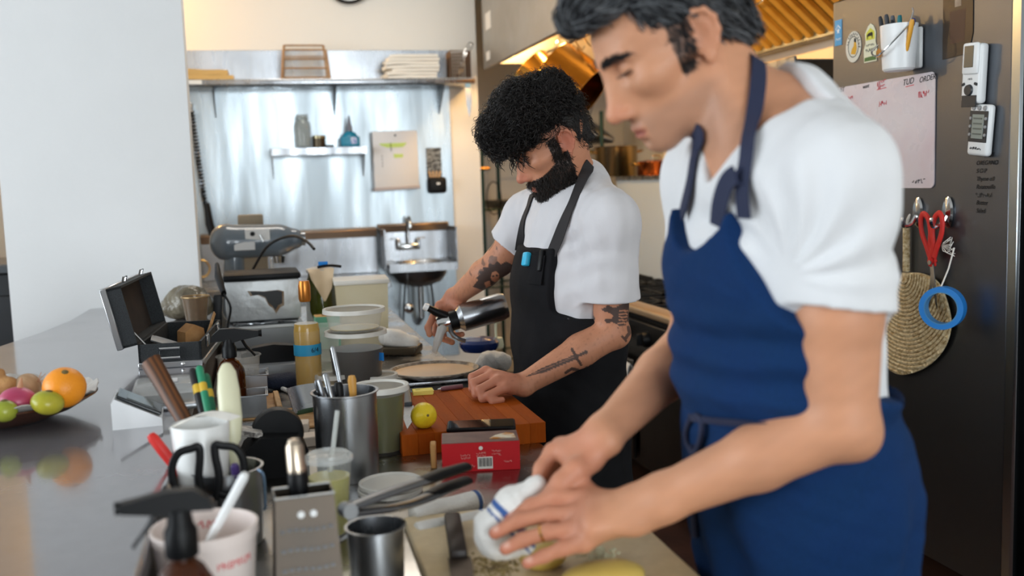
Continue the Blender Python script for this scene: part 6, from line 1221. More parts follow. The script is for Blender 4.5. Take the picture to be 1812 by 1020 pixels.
SKIN_T = M('skin_tattooed', 'c08468', 0.5, attr='Col', sss=0.06, bump=[(420, 0.10)])

def march(prims, px, py, t0=0.8, t1=4.0):
    """where the line of sight through a photo pixel meets a modelled surface"""
    r = ray(px, py); t = t0
    for _ in range(200):
        d = float(sdf(prims, (CPOS + t * r).astype(np.float32)[None])[0])
        if d < 0.0005: break
        t += max(d * 0.7, 0.0008)
        if t > t1: break
    return CPOS + t * r
def ribbon(name, pts, width, thick, prims, mat, parent, lift=0.004, n=5, tail=()):
    """strap lying on a modelled surface"""
    P = spline([Vector(p) for p in pts], n); g = G(); L = []; 
    arr = np.array([tuple(p) for p in P], np.float32); e = 0.002
    grad = np.stack([sdf(prims, arr + np.eye(3, dtype=np.float32)[i] * e) - sdf(prims, arr - np.eye(3, dtype=np.float32)[i] * e) for i in range(3)], -1)
    grad /= np.maximum(np.linalg.norm(grad, axis=1), 1e-6)[:, None]
    for _ in range(2):
        d = sdf(prims, arr); arr = arr - grad * (d - lift)[:, None]
    if len(tail):
        tl_ = np.array([tuple(p) for p in spline([Vector(arr[-1])] + [Vector(p) for p in tail], n)][1:], np.float32); arr = np.concatenate([arr, tl_]); grad = np.concatenate([grad, np.tile(grad[-1:], (len(tl_), 1))])
    for _ in range(2): arr[1:-1] = arr[1:-1] * .5 + (arr[:-2] + arr[2:]) * .25; grad[1:-1] = grad[1:-1] * .5 + (grad[:-2] + grad[2:]) * .25
    vs_, fs = [], []
    for i in range(len(arr)):
        t = arr[min(i + 1, len(arr) - 1)] - arr[max(i - 1, 0)]; t /= max(np.linalg.norm(t), 1e-6)
        sd = np.cross(t, grad[i]); sd /= max(np.linalg.norm(sd), 1e-6)
        w = width[i * (len(width) - 1) // max(len(arr) - 1, 1)] if isinstance(width, (list, tuple)) else width
        for a, b in ((-w / 2, 0), (w / 2, 0), (w / 2, thick), (-w / 2, thick)): vs_.append(arr[i] + sd * a + grad[i] * b)
    for i in range(len(arr) - 1):
        for j in range(4): fs.append((i * 4 + j, i * 4 + (j + 1) % 4, i * 4 + 4 + (j + 1) % 4, i * 4 + 4 + j))
    fs += [(0, 3, 2, 1), tuple(len(vs_) - 4 + q for q in range(4))]
    g.add(vs_, fs); o = g.obj(name, mat, parent, 50); return o

def fur(name, P0, steps, L, flow, prims, r, mat, parent, off, lift=0.002, curl=0.0, freq=1.0, seed=1, sides=3, loose=0.0, jit=0.15):
    """strands of hair lying along a modelled surface: they start at P0, follow flow(p) along the surface and may curl"""
    rs = np.random.RandomState(seed); P = P0.astype(np.float32).copy(); n = len(P); out = []; e = np.float32(0.002); I = np.eye(3, dtype=np.float32)
    ph = rs.uniform(0, 6.28, n); jt = rs.normal(size=(n, 3)).astype(np.float32) * jit; Ls = L * rs.uniform(0.5, 1.3, n) / (steps - 1); lf = lift * rs.uniform(0.2, 1.6, n); fr_ = freq * rs.uniform(0.7, 1.3, n)
    for k in range(steps):
        g = np.stack([sdf(prims, P + I[i] * e) - sdf(prims, P - I[i] * e) for i in range(3)], -1); g /= np.maximum(np.linalg.norm(g, axis=1), 1e-6)[:, None]
        d = sdf(prims, P); t_ = k / (steps - 1); P = P - g * (d - lf * (0.2 + 0.8 * math.sin(t_ * PI * 0.7)) - loose * t_ * t_)[:, None] * (1.0 if loose == 0 else 0.6)
        v = flow(P) + jt; v = v - (v * g).sum(1)[:, None] * g; v /= np.maximum(np.linalg.norm(v, axis=1), 1e-6)[:, None]
        b = np.cross(g, v); a_ = ph + fr_ * 6.28 * t_
        out.append((P + curl * ((np.cos(a_) - np.cos(ph))[:, None] * b + (np.sin(a_) - np.sin(ph))[:, None] * g), b, g)); P = P + v * Ls[:, None].astype(np.float32)
    V = np.zeros((n, steps, sides, 3), np.float32)
    for k, (p, b, g) in enumerate(out):
        rr = r * (1.0 - 0.75 * (k / (steps - 1)) ** 2)
        for j in range(sides): a_ = 2 * PI * j / sides; V[:, k, j] = p + (b * math.cos(a_) + g * math.sin(a_)) * rr
    idx = np.arange(n * steps * sides).reshape(n, steps, sides); F = []
    for j in range(sides):
        F.append(np.stack([idx[:, :-1, j], idx[:, :-1, (j + 1) % sides], idx[:, 1:, (j + 1) % sides], idx[:, 1:, j]], -1).reshape(-1, 4))
    o = np_obj(name, V.reshape(-1, 3) - off, np.concatenate(F), mat, parent); o['kind'] = 'stuff'; return o

def lashes(name, T, s, mat, parent, off):
    for q in (-1, 1):
        pts = []
        for k in range(9):
            az = math.radians(-62 + 124 * k / 8); el = math.radians(-24 + 14 * abs(k - 4) / 4); r = 0.0160
            pts.append(T(0.0770 + r * math.cos(el) * math.cos(az), 0.032 * q + 1.05 * r * math.cos(el) * math.sin(az), 0.0155 + 0.9 * r * math.sin(el)) - off)
        G().tube(pts, [0.0005, 0.0009, 0.0011, 0.0012, 0.0012, 0.0012, 0.0011, 0.0009, 0.0005], 6).obj(name, mat, parent)
def hairpatch(name, V, N, mask, n, L, direction, prims, r, mat, parent, off, seed, lift=0.002, jit=0.35, curl=0.0, loose=0.0):
    """short hairs growing from the skin where mask is set"""
    rs = np.random.RandomState(seed); idx = np.nonzero(mask)[0]
    if len(idx) == 0: return
    fur(name, V[rs.choice(idx, n)] + rs.normal(size=(n, 3)) * 0.0012, 4, L, direction, prims, r, mat, parent, off, lift, curl, 1.0, seed, 3, loose, jit)
# ------------------------------------------------------------------ the chef in front: white V-neck shirt, blue apron
def front_chef():
    root = thing('person', 'chef in white V-neck shirt and bright blue apron, both hands over the potatoes', 'person', (0.74, 1.24, 0))
    inv = root.matrix_basis.inverted()
    off = np.array([0.74, 1.24, 0.0])
    # head
    O = Wd(1194, 84, 1.310); R = frame((-1.0, 0.06, -0.60), roll=-0.03); s = 0.955
    hp, T = head_prims(O, R, s)
    sL, sR = Wd(1474, 322, 1.17), A(0.652, 1.365, 1.468)
    w = _n(sL - sR)
    c7 = Wd(1375, 205, 1.31); notch = Wd(1285, 285, 1.255)
    up_ch = Wd(1378, 315, 1.30); mid = Wd(1382, 470, 1.33); wai = Wd(1380, 640, 1.36); hip = Wd(1392, 850, 1.40) + A(.015, 0, 0); low = A(hip[0] + .012, hip[1] + .01, 0.84)
    eL, wL = Wd(1488, 748, 1.205), Wd(1118, 905, 1.30)
    eR, wR = A(0.668, 1.45, 1.22), Wd(1068, 772, 1.40)
    # left hand, palm down with the fingers spread over the towel
    def ch(*q): return [Wd(*v) for v in q]
    LH = []
    LH += [fcap(wL, Wd(1050, 915, 1.298), 0.020, 0.020, _n(Wd(1040, 945, 1.27) - Wd(1045, 885, 1.33)), 1.75, 0.02)]
    kn = ch((1032, 884, 1.335), (1022, 910, 1.318), (1020, 938, 1.300), (1034, 962, 1.283))
    for q in kn: LH.append(cap(Wd(1085, 915, 1.30), q, 0.018, 0.0115, 0.014))
    fin = [((985, 880, 1.345), (940, 895, 1.352), (903, 918, 1.352)), ((972, 912, 1.330), (918, 922, 1.338), (876, 944, 1.338)),
           ((970, 942, 1.308), (925, 956, 1.314), (894, 972, 1.312)), ((994, 972, 1.288), (962, 985, 1.290), (933, 997, 1.286))]
    rad = [(0.0125, 0.0108, 0.0098, 0.0086), (0.0126, 0.0110, 0.0100, 0.0088), (0.0122, 0.0106, 0.0096, 0.0084), (0.0112, 0.0096, 0.0086, 0.0076)]
    for kk, f, r in zip(kn, fin, rad): LH += chain([kk] + ch(*f), r, 0.006)
    LH += chain(ch((1075, 893, 1.325), (1035, 872, 1.36), (1000, 868, 1.375), (975, 874, 1.38)), (0.017, 0.0135, 0.011, 0.009), 0.012)     # thumb, on the far side
    # right hand, closing on the towel: thumb on the near side
    RH = [fcap(wR, Wd(1015, 812, 1.40), 0.020, 0.019, _n(Wd(1035, 835, 1.37) - Wd(1000, 785, 1.43)), 1.6, 0.02)]
    knr = ch((978, 800, 1.425), (992, 790, 1.442), (1008, 790, 1.455), (1020, 798, 1.462))
    for q in knr: RH.append(cap(Wd(1045, 795, 1.41), q, 0.018, 0.012, 0.014))
    finr = [((958, 830, 1.415), (950, 858, 1.405), (962, 880, 1.398)), ((965, 828, 1.44), (955, 862, 1.43), (965, 885, 1.42)),
            ((985, 830, 1.455), (975, 866, 1.45), (985, 888, 1.44)), ((1005, 835, 1.465), (996, 866, 1.46), (1000, 885, 1.455))]
    for kk, f, r in zip(knr, finr, rad): RH += chain([kk] + ch(*f), r, 0.006)
    RH += chain(ch((1045, 815, 1.385), (1018, 832, 1.365), (993, 853, 1.358), (968, 880, 1.360)), (0.0175, 0.0140, 0.0115, 0.0092), 0.012)
    arm = [cap(sL, sL * 0.45 + eL * 0.55, 0.055, 0.052, 0.010), cap(sL * 0.45 + eL * 0.55, eL, 0.052, 0.042, 0.010),
           cap(eL, eL * 0.62 + wL * 0.38, 0.042, 0.040, 0.016), cap(eL * 0.62 + wL * 0.38, wL * 0.94 + eL * 0.06, 0.040, 0.027, 0.012),
           ell(eL + A(0.020, -0.008, -0.020), (0.018, 0.018, 0.018), k=0.03),
           fcap(wL * 0.85 + eL * 0.15, wL, 0.0265, 0.024, _n(Wd(1040, 945, 1.27) - Wd(1045, 885, 1.33)), 1.25, 0.02),
           cap(sR, eR, 0.054, 0.044, 0.012), cap(eR, eR * 0.6 + wR * 0.4, 0.043, 0.040, 0.012), cap(eR * 0.6 + wR * 0.4, wR, 0.040, 0.026, 0.012)]
    torso = [fcap(low, hip, 0.112, 0.115, w, 1.3, 0.02), fcap(hip, wai, 0.112, 0.102, w, 1.33, 0.02), fcap(wai, mid, 0.102, 0.110, w, 1.38, 0.02),
             fcap(mid, up_ch, 0.108, 0.090, w, 1.36, 0.02), cap(c7, sL, 0.046, 0.052, 0.04), cap(c7, sR, 0.046, 0.052, 0.04),
             cap(notch + A(.05, 0, -.01), sL, 0.045, 0.05, 0.05), cap(notch + A(.05, 0, -.01), sR, 0.045, 0.05, 0.05)]
    neck = [cap(c7 + A(-.035, 0, -.03), T(-0.030, 0, -0.035), 0.062, 0.056, 0.03), cap(notch + A(.055, 0, -.0), T(-0.006, 0, -0.055), 0.040, 0.042, 0.03),
            cap(notch + A(.012, -.012, .0), T(-0.018, 0.055, -0.035), 0.012, 0.013, 0.02), ell(T(0.012, 0, -0.125), (0.014, 0.014, 0.016), k=0.02)]
    body = torso + neck + hp + arm + LH + RH
    lo, hi = bounds(body); lo[2] = 0.86
    V, F = sdf_mesh(body, 0.0026, lo, hi, smooth=1)
    # skin colour: base tone, flushed ear, nose and fingers, lips, shaved cheek, lash line
    h = hlocal(V, O, R, s); n = len(V); col = np.tile(np.array(lin('c9906e')[:3]), (n, 1))
    f, l, u = h.T; al = np.abs(l); face = smooth01(f, 0.03, 0.06) * (np.abs(u) < 0.14) * (f < 0.2)
    near = (np.linalg.norm(h, axis=1) < 0.2).astype(float)
    col = mixc(col, 'bd7458', 0.35 * near * np.clip(gauss(al, 0.085, 0.014) * gauss(u, 0.005, 0.04) * (f < 0.02), 0, 1))
    col = mixc(col, 'c77e63', 0.5 * near * gauss(f, 0.122, 0.018) * gauss(u, -0.035, 0.02))
    col = mixc(col, 'a4544a', 0.85 * near * (f > 0.085) * gauss(u, -0.0705, 0.0085) * smooth01(-al, -0.024, -0.017))
    col = mixc(col, '7c3a34', 0.8 * near * (f > 0.09) * gauss(u, -0.0705, 0.0016) * (al < 0.023))
    st = near * smooth01(-u, 0.042, 0.06) * smooth01(f, -0.01, 0.02) * smooth01(u, -0.17, -0.11) * (1 - gauss(u, -0.0705, 0.009) * (al < 0.024) * (f > 0.08))
    col = mixc(col, '8b6f60', 0.42 * np.clip(st, 0, 1))
    col = mixc(col, '2a1d18', 0.9 * near * (f > 0.07) * gauss(u, 0.0075 + 9 * (al - 0.032) ** 2 , 0.0014) * smooth01(-np.abs(al - 0.032), -0.0165, -0.014))
    col = mixc(col, 'a8735c', 0.35 * near * (f > 0.05) * gauss(u, 0.024, 0.008) * gauss(al, 0.034, 0.016))
    hand = np.minimum(np.linalg.norm(V - Wd(960, 925, 1.33), axis=1), np.linalg.norm(V - Wd(985, 840, 1.40), axis=1))
    col = mixc(col, 'c27a62', 0.5 * smooth01(-hand, -0.11, -0.06))
    tips = [Wd(*q[-1]) for q in fin]; mids = [Wd(*q[0]) for q in fin] + [Wd(*q[1]) for q in fin]
    for tp, q in zip(tips, fin):      # nails and flushed fingertips
        col = mixc(col, 'c0695a', 0.55 * np.exp(-(np.linalg.norm(V - tp, axis=1) / 0.013) ** 2)); nl = tp + A(0.001, -0.0035, 0.0065)
        col = mixc(col, 'e2b3a0', 0.75 * smooth01(-np.linalg.norm((V - nl) * A(1, 1, 1), axis=1), -0.0062, -0.0046))
    for mp_ in mids + kn: col = mixc(col, 'a9604c', 0.30 * np.exp(-(np.linalg.norm(V - mp_, axis=1) / 0.011) ** 2))
    col *= (1 + 0.08 * vnoise(V, 60, 3) + 0.06 * vnoise(V, 220, 5))[:, None]
    N = vnormals(V, F)
    HAIR = M('charcoal_hair', '1c1c1e', 0.5)
    brow = near * (f > 0.06) * (np.abs(u - (0.0355 + 0.15 * (al - 0.03) * (al < 0.036) - 0.25 * (al - 0.036) * (al > 0.036))) < 0.0036 * (1 - 0.4 * smooth01(al, 0.03, 0.055))) * (al > 0.010) * (al < 0.056)
    sb = near * (al > 0.05) * (np.abs(f - 0.018 + 0.12 * u) < 0.0140 - 0.12 * np.clip(-u, 0, .04) + 0.003 * vnoise(V, 500, 9)) * (u < 0.06) * (u > -0.030)
    col = mixc(col, '2b2422', 0.75 * np.clip(brow + sb, 0, 1)); np_obj('body', V - off, F, SKIN, root, colors=np.clip(col, 0, 1))
    hd_ = hp + neck
    for q in (-1, 1):
        hairpatch('eyebrow', V, N, (brow > 0.5) & (l * q > 0), 240, 0.0065, lambda p, q=q: np.tile((R @ A(-0.35, q * 0.95, 0.12)).astype(np.float32), (len(p), 1)), hd_, 0.0006, HAIR, root, off, 4 + q)
        hairpatch('sideburn', V, N, (sb > 0.5) & (l * q > 0), 420, 0.008, lambda p: np.tile((R @ A(-0.25, 0, -1)).astype(np.float32), (len(p), 1)), hd_, 0.0006, HAIR, root, off, 8 + q, 0.0012)
    lashes('eyelashes', T, s, HAIR, root, off)
    # hair: short back and sides, fuller swept top
    TT = lambda f, l, u: O + s * (R @ A(f, l, u))
    hair = [ell(TT(-0.012, 0, 0.046), [q * s for q in (0.109, 0.0845, 0.096)], R, 0.02), ell(TT(0.040, 0.0, 0.098), [q * s for q in (0.078, 0.066, 0.040)], R, 0.03),
            ell(TT(0.092, 0.004, 0.104), [q * s for q in (0.032, 0.052, 0.026)], R, 0.02), cap(TT(-0.062, 0, 0.0), TT(-0.075, 0, -0.045), 0.05 * s, 0.042 * s, 0.03)]
    def cutf(p):     # keep the face, ears and nape clear
        q = ((p - O) @ R / s); f, l, u = q[..., 0], np.abs(q[..., 1]), q[..., 2]
        line = np.where(l > 0.045, 0.052 - 0.55 * (u - 0.045), 0.072 + 0.0 * u)
        line = 0.078 - 0.030 * smooth01(l, 0.030, 0.058) - 0.020 * smooth01(-u, -0.055, -0.02) 
        a = np.maximum(line - f, u - 0.086)        # in front of the hairline and below it
        b = np.maximum(np.maximum(-(f + 0.036 + 0.2 * u), f - 0.1), u - 0.030 - 0.25 * (f + .02))   # round the ear
        c = u + 0.052 + 0.35 * (f + 0.08)
        return np.minimum(np.minimum(a, b), c).astype(np.float32) * s
    hair.append(func(lambda p: cutf(p), 0.006, '-'))
    lo, hi = bounds(hair[:-1], 0.02)
    def strand(p):
        q = ((p - O) @ R / s); f, l, u = q[..., 0], q[..., 1], q[..., 2]
        top = smooth01(u, 0.03, 0.09)
        wv = np.sin(l * 330 + 5 * np.sin(f * 30) + u * 120) * 0.0016 + np.sin(l * 150 + 3 * np.sin(f * 24 + 1) + u * 60 + 2) * 0.0028
        wv2 = vnoise(p, 420, 8) * 0.0016 + vnoise(p, 160, 9) * 0.003
        return (wv * top + wv2 * (1 - 0.6 * top)).astype(np.float32)
    Vh, Fh = sdf_mesh(hair, 0.003, lo, hi, disp=strand, smooth=1)
    hm = M('grey_streaked_hair', '202226', 0.45, attr='Col', bump=(220, 0.35, (1, 1, 1), 0.004))
    q = hlocal(Vh, O, R, s); side = smooth01(-q[:, 2], -0.075, -0.02)
    stre = np.clip(0.5 + 0.9 * np.sin(q[:, 1] * 420 + 6 * np.sin(q[:, 0] * 26) + q[:, 2] * 150) * 0.6 + 0.5 * vnoise(Vh, 240, 2), 0, 1)
    hc = mixc(np.tile(np.array(lin('17181b')[:3]), (len(Vh), 1)), '5d6063', 0.50 * stre * (0.55 + 0.45 * side)); hc = mixc(hc, '6b6762', 0.25 * side)
    np_obj('hair', Vh - off, Fh, hm, root, colors=hc)
    rs = np.random.RandomState(5); Nh = vnormals(Vh, Fh); cand = np.nonzero((q[:, 2] > -0.03) & (((CPOS - Vh) * Nh).sum(1) > -0.6))[0]
    def flow(p):      # combed up and back from the forehead, down and back at the sides
        h_ = ((p - O) @ R) / s; f, l, u = h_.T; top = smooth01(u, 0.06, 0.10)[:, None]; fr_ = smooth01(f, 0.03, 0.09)[:, None]
        a = np.stack([-0.9 + 0 * f, 0.25 * np.sign(l) + 1.2 * np.sin(f * 40) * 0.25, 0.15 + 0 * f], -1); b = np.stack([-0.55 + 0 * f, 0 * f, -0.8 + 0 * f], -1)
        return ((a * top + b * (1 - top)) @ R.T).astype(np.float32)
    fur('hair_strands', Vh[rs.choice(cand, 1500, replace=False)] - Nh[0] * 0, 7, 0.045, flow, hair, 0.0011, M('dark_hair_strand', '1b1c20', 0.4), root, off, 0.004, 0.0015, 0.6, 3)
    fur('grey_hair_strands', Vh[rs.choice(cand, 1100, replace=False)], 7, 0.040, flow, hair, 0.0010, M('grey_hair_strand', '63666a', 0.45), root, off, 0.0042, 0.0015, 0.6, 4)
    # shirt
    CLO = M('white_cotton', 'dedfe1', 0.9, bump=[(900, 0.12), (35, 0.12)], spec=0.2)
    sh_end = sL * 0.28 + eL * 0.72 ; adir = _n(eL - sL)
    shirt = [fcap(low + A(0, 0, .1), hip, 0.122, 0.126, w, 1.3, 0.02), fcap(hip, wai, 0.126, 0.117, w, 1.32, 0.02), fcap(wai, mid, 0.117, 0.122, w, 1.36, 0.02),
             fcap(mid, up_ch, 0.122, 0.106, w, 1.42, 0.02), cap(c7 + A(.01, 0, -.003), sL + A(.005, 0, .002), 0.060, 0.062, 0.05), cap(c7 + A(.01, 0, -.003), sR, 0.060, 0.066, 0.05),
             cap(notch + A(.05, 0, -.025), sL, 0.050, 0.06, 0.05), cap(notch + A(.05, 0, -.025), sR, 0.050, 0.06, 0.05)]
    sleeveL = [cap(sL, sL * 0.4 + eL * 0.6, 0.062, 0.067, 0.03)]
    sleeveR = [cap(sR, sR * 0.45 + eR * 0.55, 0.062, 0.064, 0.03)]
    cutL = func(lambda p: -np.maximum(-((p - sh_end) @ adir), np.linalg.norm(p - sh_end, axis=-1) - 0.16).astype(np.float32) * -1, 0.004, '-')
    def cut_sleeve(p, c, d):
        q = p - c; t = q @ d; return np.maximum(-t, np.linalg.norm(q - t[..., None] * d, axis=-1) - 0.085).astype(np.float32)
    seL = sL * 0.50 + eL * 0.50; nL = _n(adir + 0.18 * _n(Wd(1600, 500, 1.2) - Wd(1400, 520, 1.2)) * -1)
    seR = sR * 0.55 + eR * 0.45; nR = _n(eR - sR)
    vd = T(0.0, 0, -0.2)
    vb = march(shirt, 1250, 322)
    def vneck(p):     # wedge of skin above the V
        q = p - vb; side = np.abs(q @ w); upv = q[..., 2]
        return np.maximum(side * 0.80 - 0.60 * upv - 0.002, (q @ A(1, 0, 0)) - 0.13).astype(np.float32) * 0.8
    shirtS = shirt + [func(lambda p: np.maximum(np.maximum(ev(sleeveL[0], p), (p - seL) @ nL), -_cap(p, seL - adir * 0.006, seL + adir * 0.1, 0.060, 0.060)).astype(np.float32), 0.03), func(lambda p: np.maximum(ev(sleeveR[0], p), (p - seR) @ nR).astype(np.float32), 0.03),
                      func(vneck, 0.006, '-'),
                      cap(c7 + A(-.060, 0, .0), T(-0.030, 0, -0.03), 0.044, 0.050, 0.006, '-')]
    lo, hi = bounds(shirt + sleeveL + sleeveR); lo[2] = 0.93
    def folds(p):
        q = p - seL; d1 = np.linalg.norm(p - sL, axis=-1)
        ax = p @ A(0.35, 0.2, -0.9).astype(np.float32)
        ps = p * np.array([1, 1, 0.4], np.float32); out = 0.0036 * vnoise(ps, 60, 11) + 0.0018 * vnoise(ps, 130, 12) + 0.001
        c = Wd(1400, 480, 1.2); qq = p - c; rr = np.linalg.norm(qq, axis=-1); an = np.arctan2(qq[..., 2], qq @ A(0.8, -0.6, 0).astype(np.float32))
        out += 0.0042 * np.sin(an * 13 + 1.5 * np.sin(rr * 30)) * np.exp(-((rr - 0.10) / 0.06) ** 2) * smooth01(rr, 0.03, 0.08)
        hem = 1 - (1 - smooth01(np.abs((p - seL) @ nL.astype(np.float32)), 0.004, 0.05)) * smooth01(-np.linalg.norm(p - seL, axis=-1), -0.13, -0.09)
        return (out * hem).astype(np.float32)
    Vs, Fs = sdf_mesh(shirtS, 0.0032, lo, hi, disp=folds, smooth=2)
    np_obj('shirt', Vs - off, Fs, CLO, root)
    # apron: bib on the chest, skirt round the hips
    BLUE = M('blue_denim_apron', '0a294b', 0.85, noise=[('09264e', 14, 1.0), ('143f78', 500, 1.0, (1, 1, 1), 0.4)], bump=[(1300, 0.2), (40, 0.15)], spec=0.2)
    fw = _n(np.cross(w, A(0, 0, 1)))
    if fw[0] > 0: fw = -fw
    base = [dict(q) for q in shirt]
    for q in base:
        for kx in ('ra', 'rb'): q[kx] = q[kx] + 0.017
    skirt = [fcap(hip + A(0, 0, .02), low - A(0, 0, .02), 0.128, 0.130, w, 1.30, 0.02), fcap(low, low + A(0.015, 0, -0.36), 0.130, 0.142, w, 1.28, 0.02)]
    tipR, tipL = Wd(1203, 372, 1.30), Wd(1330, 372, 1.19)
    def bib(p):
        q = p - mid; lat = q @ w.astype(np.float32); z = p[..., 2]; fr = q @ fw.astype(np.float32)
        zt = (tipL[2] + tipR[2]) / 2; half_w = 0.088 + 0.16 * np.clip((zt - 0.03 - z) / 0.22, 0, 1) ** 1.15 + 1.0 * smooth01(-z, -1.21, -1.14)
        top = z - (zt - 0.052 * np.clip(1 - (lat / 0.085) ** 2, 0, 1) ) 
        return np.maximum(np.maximum(np.abs(lat) - half_w, top * 0.8), -(fr + 0.03 + 0.5 * smooth01(-z, -1.21, -1.12))).astype(np.float32)
    ap = base + skirt + [func(bib, 0.006, '&')]
    lo, hi = bounds(base + skirt); lo[2] = 0.42
    tie = Wd(1215, 728, 1.36)[2]
    def apf(p):
        z = p[..., 2]; out = 0.0035 * vnoise(p, 30, 21) + 0.002 * vnoise(p * np.array([1, 1, 2.2], np.float32), 70, 22)
        out += 0.006 * np.exp(-((z - tie) / 0.018) ** 2)                       # drawn in under the tie
        out += 0.004 * np.sin((z - tie) * 120 + 2 * vnoise(p, 14, 4)) * smooth01(z, tie + .01, tie + .05) * smooth01(-z, -tie - 0.19, -tie - .10)
        out += 0.005 * np.sin((p @ A(5, 9, 0).astype(np.float32)) * 9) * smooth01(-z, -tie, -tie + 0.2)
        return out.astype(np.float32)
    Va, Fa = sdf_mesh(ap, 0.004, lo, hi, disp=apf, smooth=2)
    np_obj('apron', Va - off, Fa, BLUE, root)
    solid = shirtS
    NAVY = M('navy_strap', '232a44', 0.8, bump=(900, 0.15))
    def moved(o): o.location = -Vector(off); return o
    both = [func(lambda p: np.minimum(sdf(shirtS, p), sdf(body, p)).astype(np.float32))]
    s1 = [march(both, *q) for q in ((1213, 380), (1228, 320), (1238, 265), (1244, 238))]
    moved(ribbon('neck_strap', s1, 0.022, 0.003, both, NAVY, root, tail=[s1[-1] + A(-.002, .03, .012), s1[-1] + A(.012, .08, .03)]))
    s2 = [march(both, *q) for q in ((1322, 385), (1318, 330), (1327, 270), (1337, 200), (1340, 140), (1337, 108))]
    moved(ribbon('neck_strap', s2, 0.020, 0.003, both, NAVY, root, tail=[s2[-1] + A(.004, .02, .006), s2[-1] + A(.01, .06, .01)]))
    s3 = [march(both, *q) for q in ((1282, 398), (1285, 360), (1298, 322), (1314, 310))]
    moved(ribbon('neck_strap', s3, 0.024, 0.003, both, NAVY, root, lift=0.010))
    apb = [func(lambda p: (sdf(ap, p) + apf(p)).astype(np.float32))]
    t1 = [march(apb, *q) for q in ((1225, 738), (1260, 741), (1320, 745), (1390, 750))]
    moved(ribbon('waist_tie', t1, 0.009, 0.003, apb, NAVY, root))
    lp = [march(apb, *q) for q in ((1222, 740), (1214, 765), (1218, 790), (1230, 800), (1240, 775), (1241, 745), (1230, 735))]
    lp = [p + (CPOS - p) / np.linalg.norm(CPOS - p) * 0.012 for p in lp]
    g = G().tube(spline(lp, 5), 0.0042, 8); g.v = [p - Vector(off) for p in g.v]; g.obj('tie_bow', NAVY, root)
    e1 = march(apb, 1226, 790); e2 = march(apb, 1226, 860); e3 = march(apb, 1230, 950)
    g = G().tube(spline([p + (CPOS - p) / np.linalg.norm(CPOS - p) * 0.008 for p in (e1, e2, e3)], 6), 0.005, 6); g.v = [p - Vector(off) for p in g.v]; g.obj('tie_end', NAVY, root)
    rc_ = march(both, 1307, 312); G().tube([Vector(rc_ - off) + Vector((0.004 * math.cos(a), -0.012, 0.010 * math.sin(a))) + Vector((0.006 * math.cos(a), 0, 0)) for a in np.linspace(0, 6.28, 17)[:-1]], 0.0022, 6, closed=True).obj('strap_ring', NAVY, root)
    # trousers and shoes below the skirt
    TR = M('dark_trousers', '20242c', 0.85); g2 = []
    for q in (-1, 1):
        c = low + w * 0.095 * q; kn = A(c[0] + .01, c[1], 0.50); an = A(c[0] + .03, c[1], 0.10)
        g2 += [cap(c, kn, 0.085, 0.066, 0.03), cap(kn, an, 0.066, 0.055, 0.03)]
    lo, hi = bounds(g2); V2, F2 = sdf_mesh(g2 + [half(A(0, 0, 0.06), (0, 0, -1))], 0.008, lo, hi, smooth=1); np_obj('trousers', V2 - off, F2, TR, root)
    for q in (-1, 1):
        c = low + w * 0.095 * q
        sp = [cap(A(c[0] + .05, c[1], .045), A(c[0] - .12, c[1], .035), 0.045, 0.038, .02), cap(A(c[0] + .03, c[1], .05), A(c[0] + .03, c[1], .10), .045, .045, .02), half(A(0, 0, 0.002), (0, 0, -1))]
        lo, hi = bounds(sp[:2]); V3, F3 = sdf_mesh(sp, 0.006, lo, hi); np_obj('shoe', V3 - off, F3, BLACK, root)
    # wedding ring on the left ring finger
    a, b = Wd(990, 941, 1.3045), Wd(970, 942, 1.308); d_ = Vector(b - a).normalized(); rc = Vector(Wd(961, 945, 1.3095)); Rm = look(Vector(Wd(925, 956, 1.314) - Wd(970, 942, 1.308)))
    g = G().lathe([(0.0100, -0.0025), (0.0112, -0.0025), (0.0114, 0), (0.0112, 0.0025), (0.0100, 0.0025), (0.0100, -0.0025)], 28, rc - Vector(off), Rm); g.obj('ring', M('gold', 'd9a441', 0.2, 1.0), root)
    return body
FRONT_BODY = front_chef()
# ------------------------------------------------------------------ the chef behind: grey-white T-shirt, black apron, tattooed arms, dark curls and beard
def PXn(V):
    q = V - CPOS; x = q[:, :1] * _X + q[:, 1:2] * _Y + q[:, 2:3] * _Z
    return np.stack([906 + FPX * x[:, 0] / -x[:, 2], 510 - FPX * x[:, 1] / -x[:, 2]], -1)
def inpoly(P, poly):
    c = np.zeros(len(P), bool); n = len(poly)
    for i in range(n):
        (x1, y1), (x2, y2) = poly[i], poly[(i + 1) % n]
        t = ((y1 > P[:, 1]) != (y2 > P[:, 1])) & (P[:, 0] < (x2 - x1) * (P[:, 1] - y1) / ((y2 - y1) if y2 != y1 else 1e-9) + x1); c ^= t
    return c
def nearline(P, pts, w):
    d = np.full(len(P), 1e9)
    for a, b in zip(pts, pts[1:]):
        a, b = np.array(a, float), np.array(b, float); ab = b - a; t = np.clip(((P - a) @ ab) / (ab @ ab), 0, 1)
        d = np.minimum(d, np.linalg.norm(P - a - t[:, None] * ab, axis=1))
    return d < w
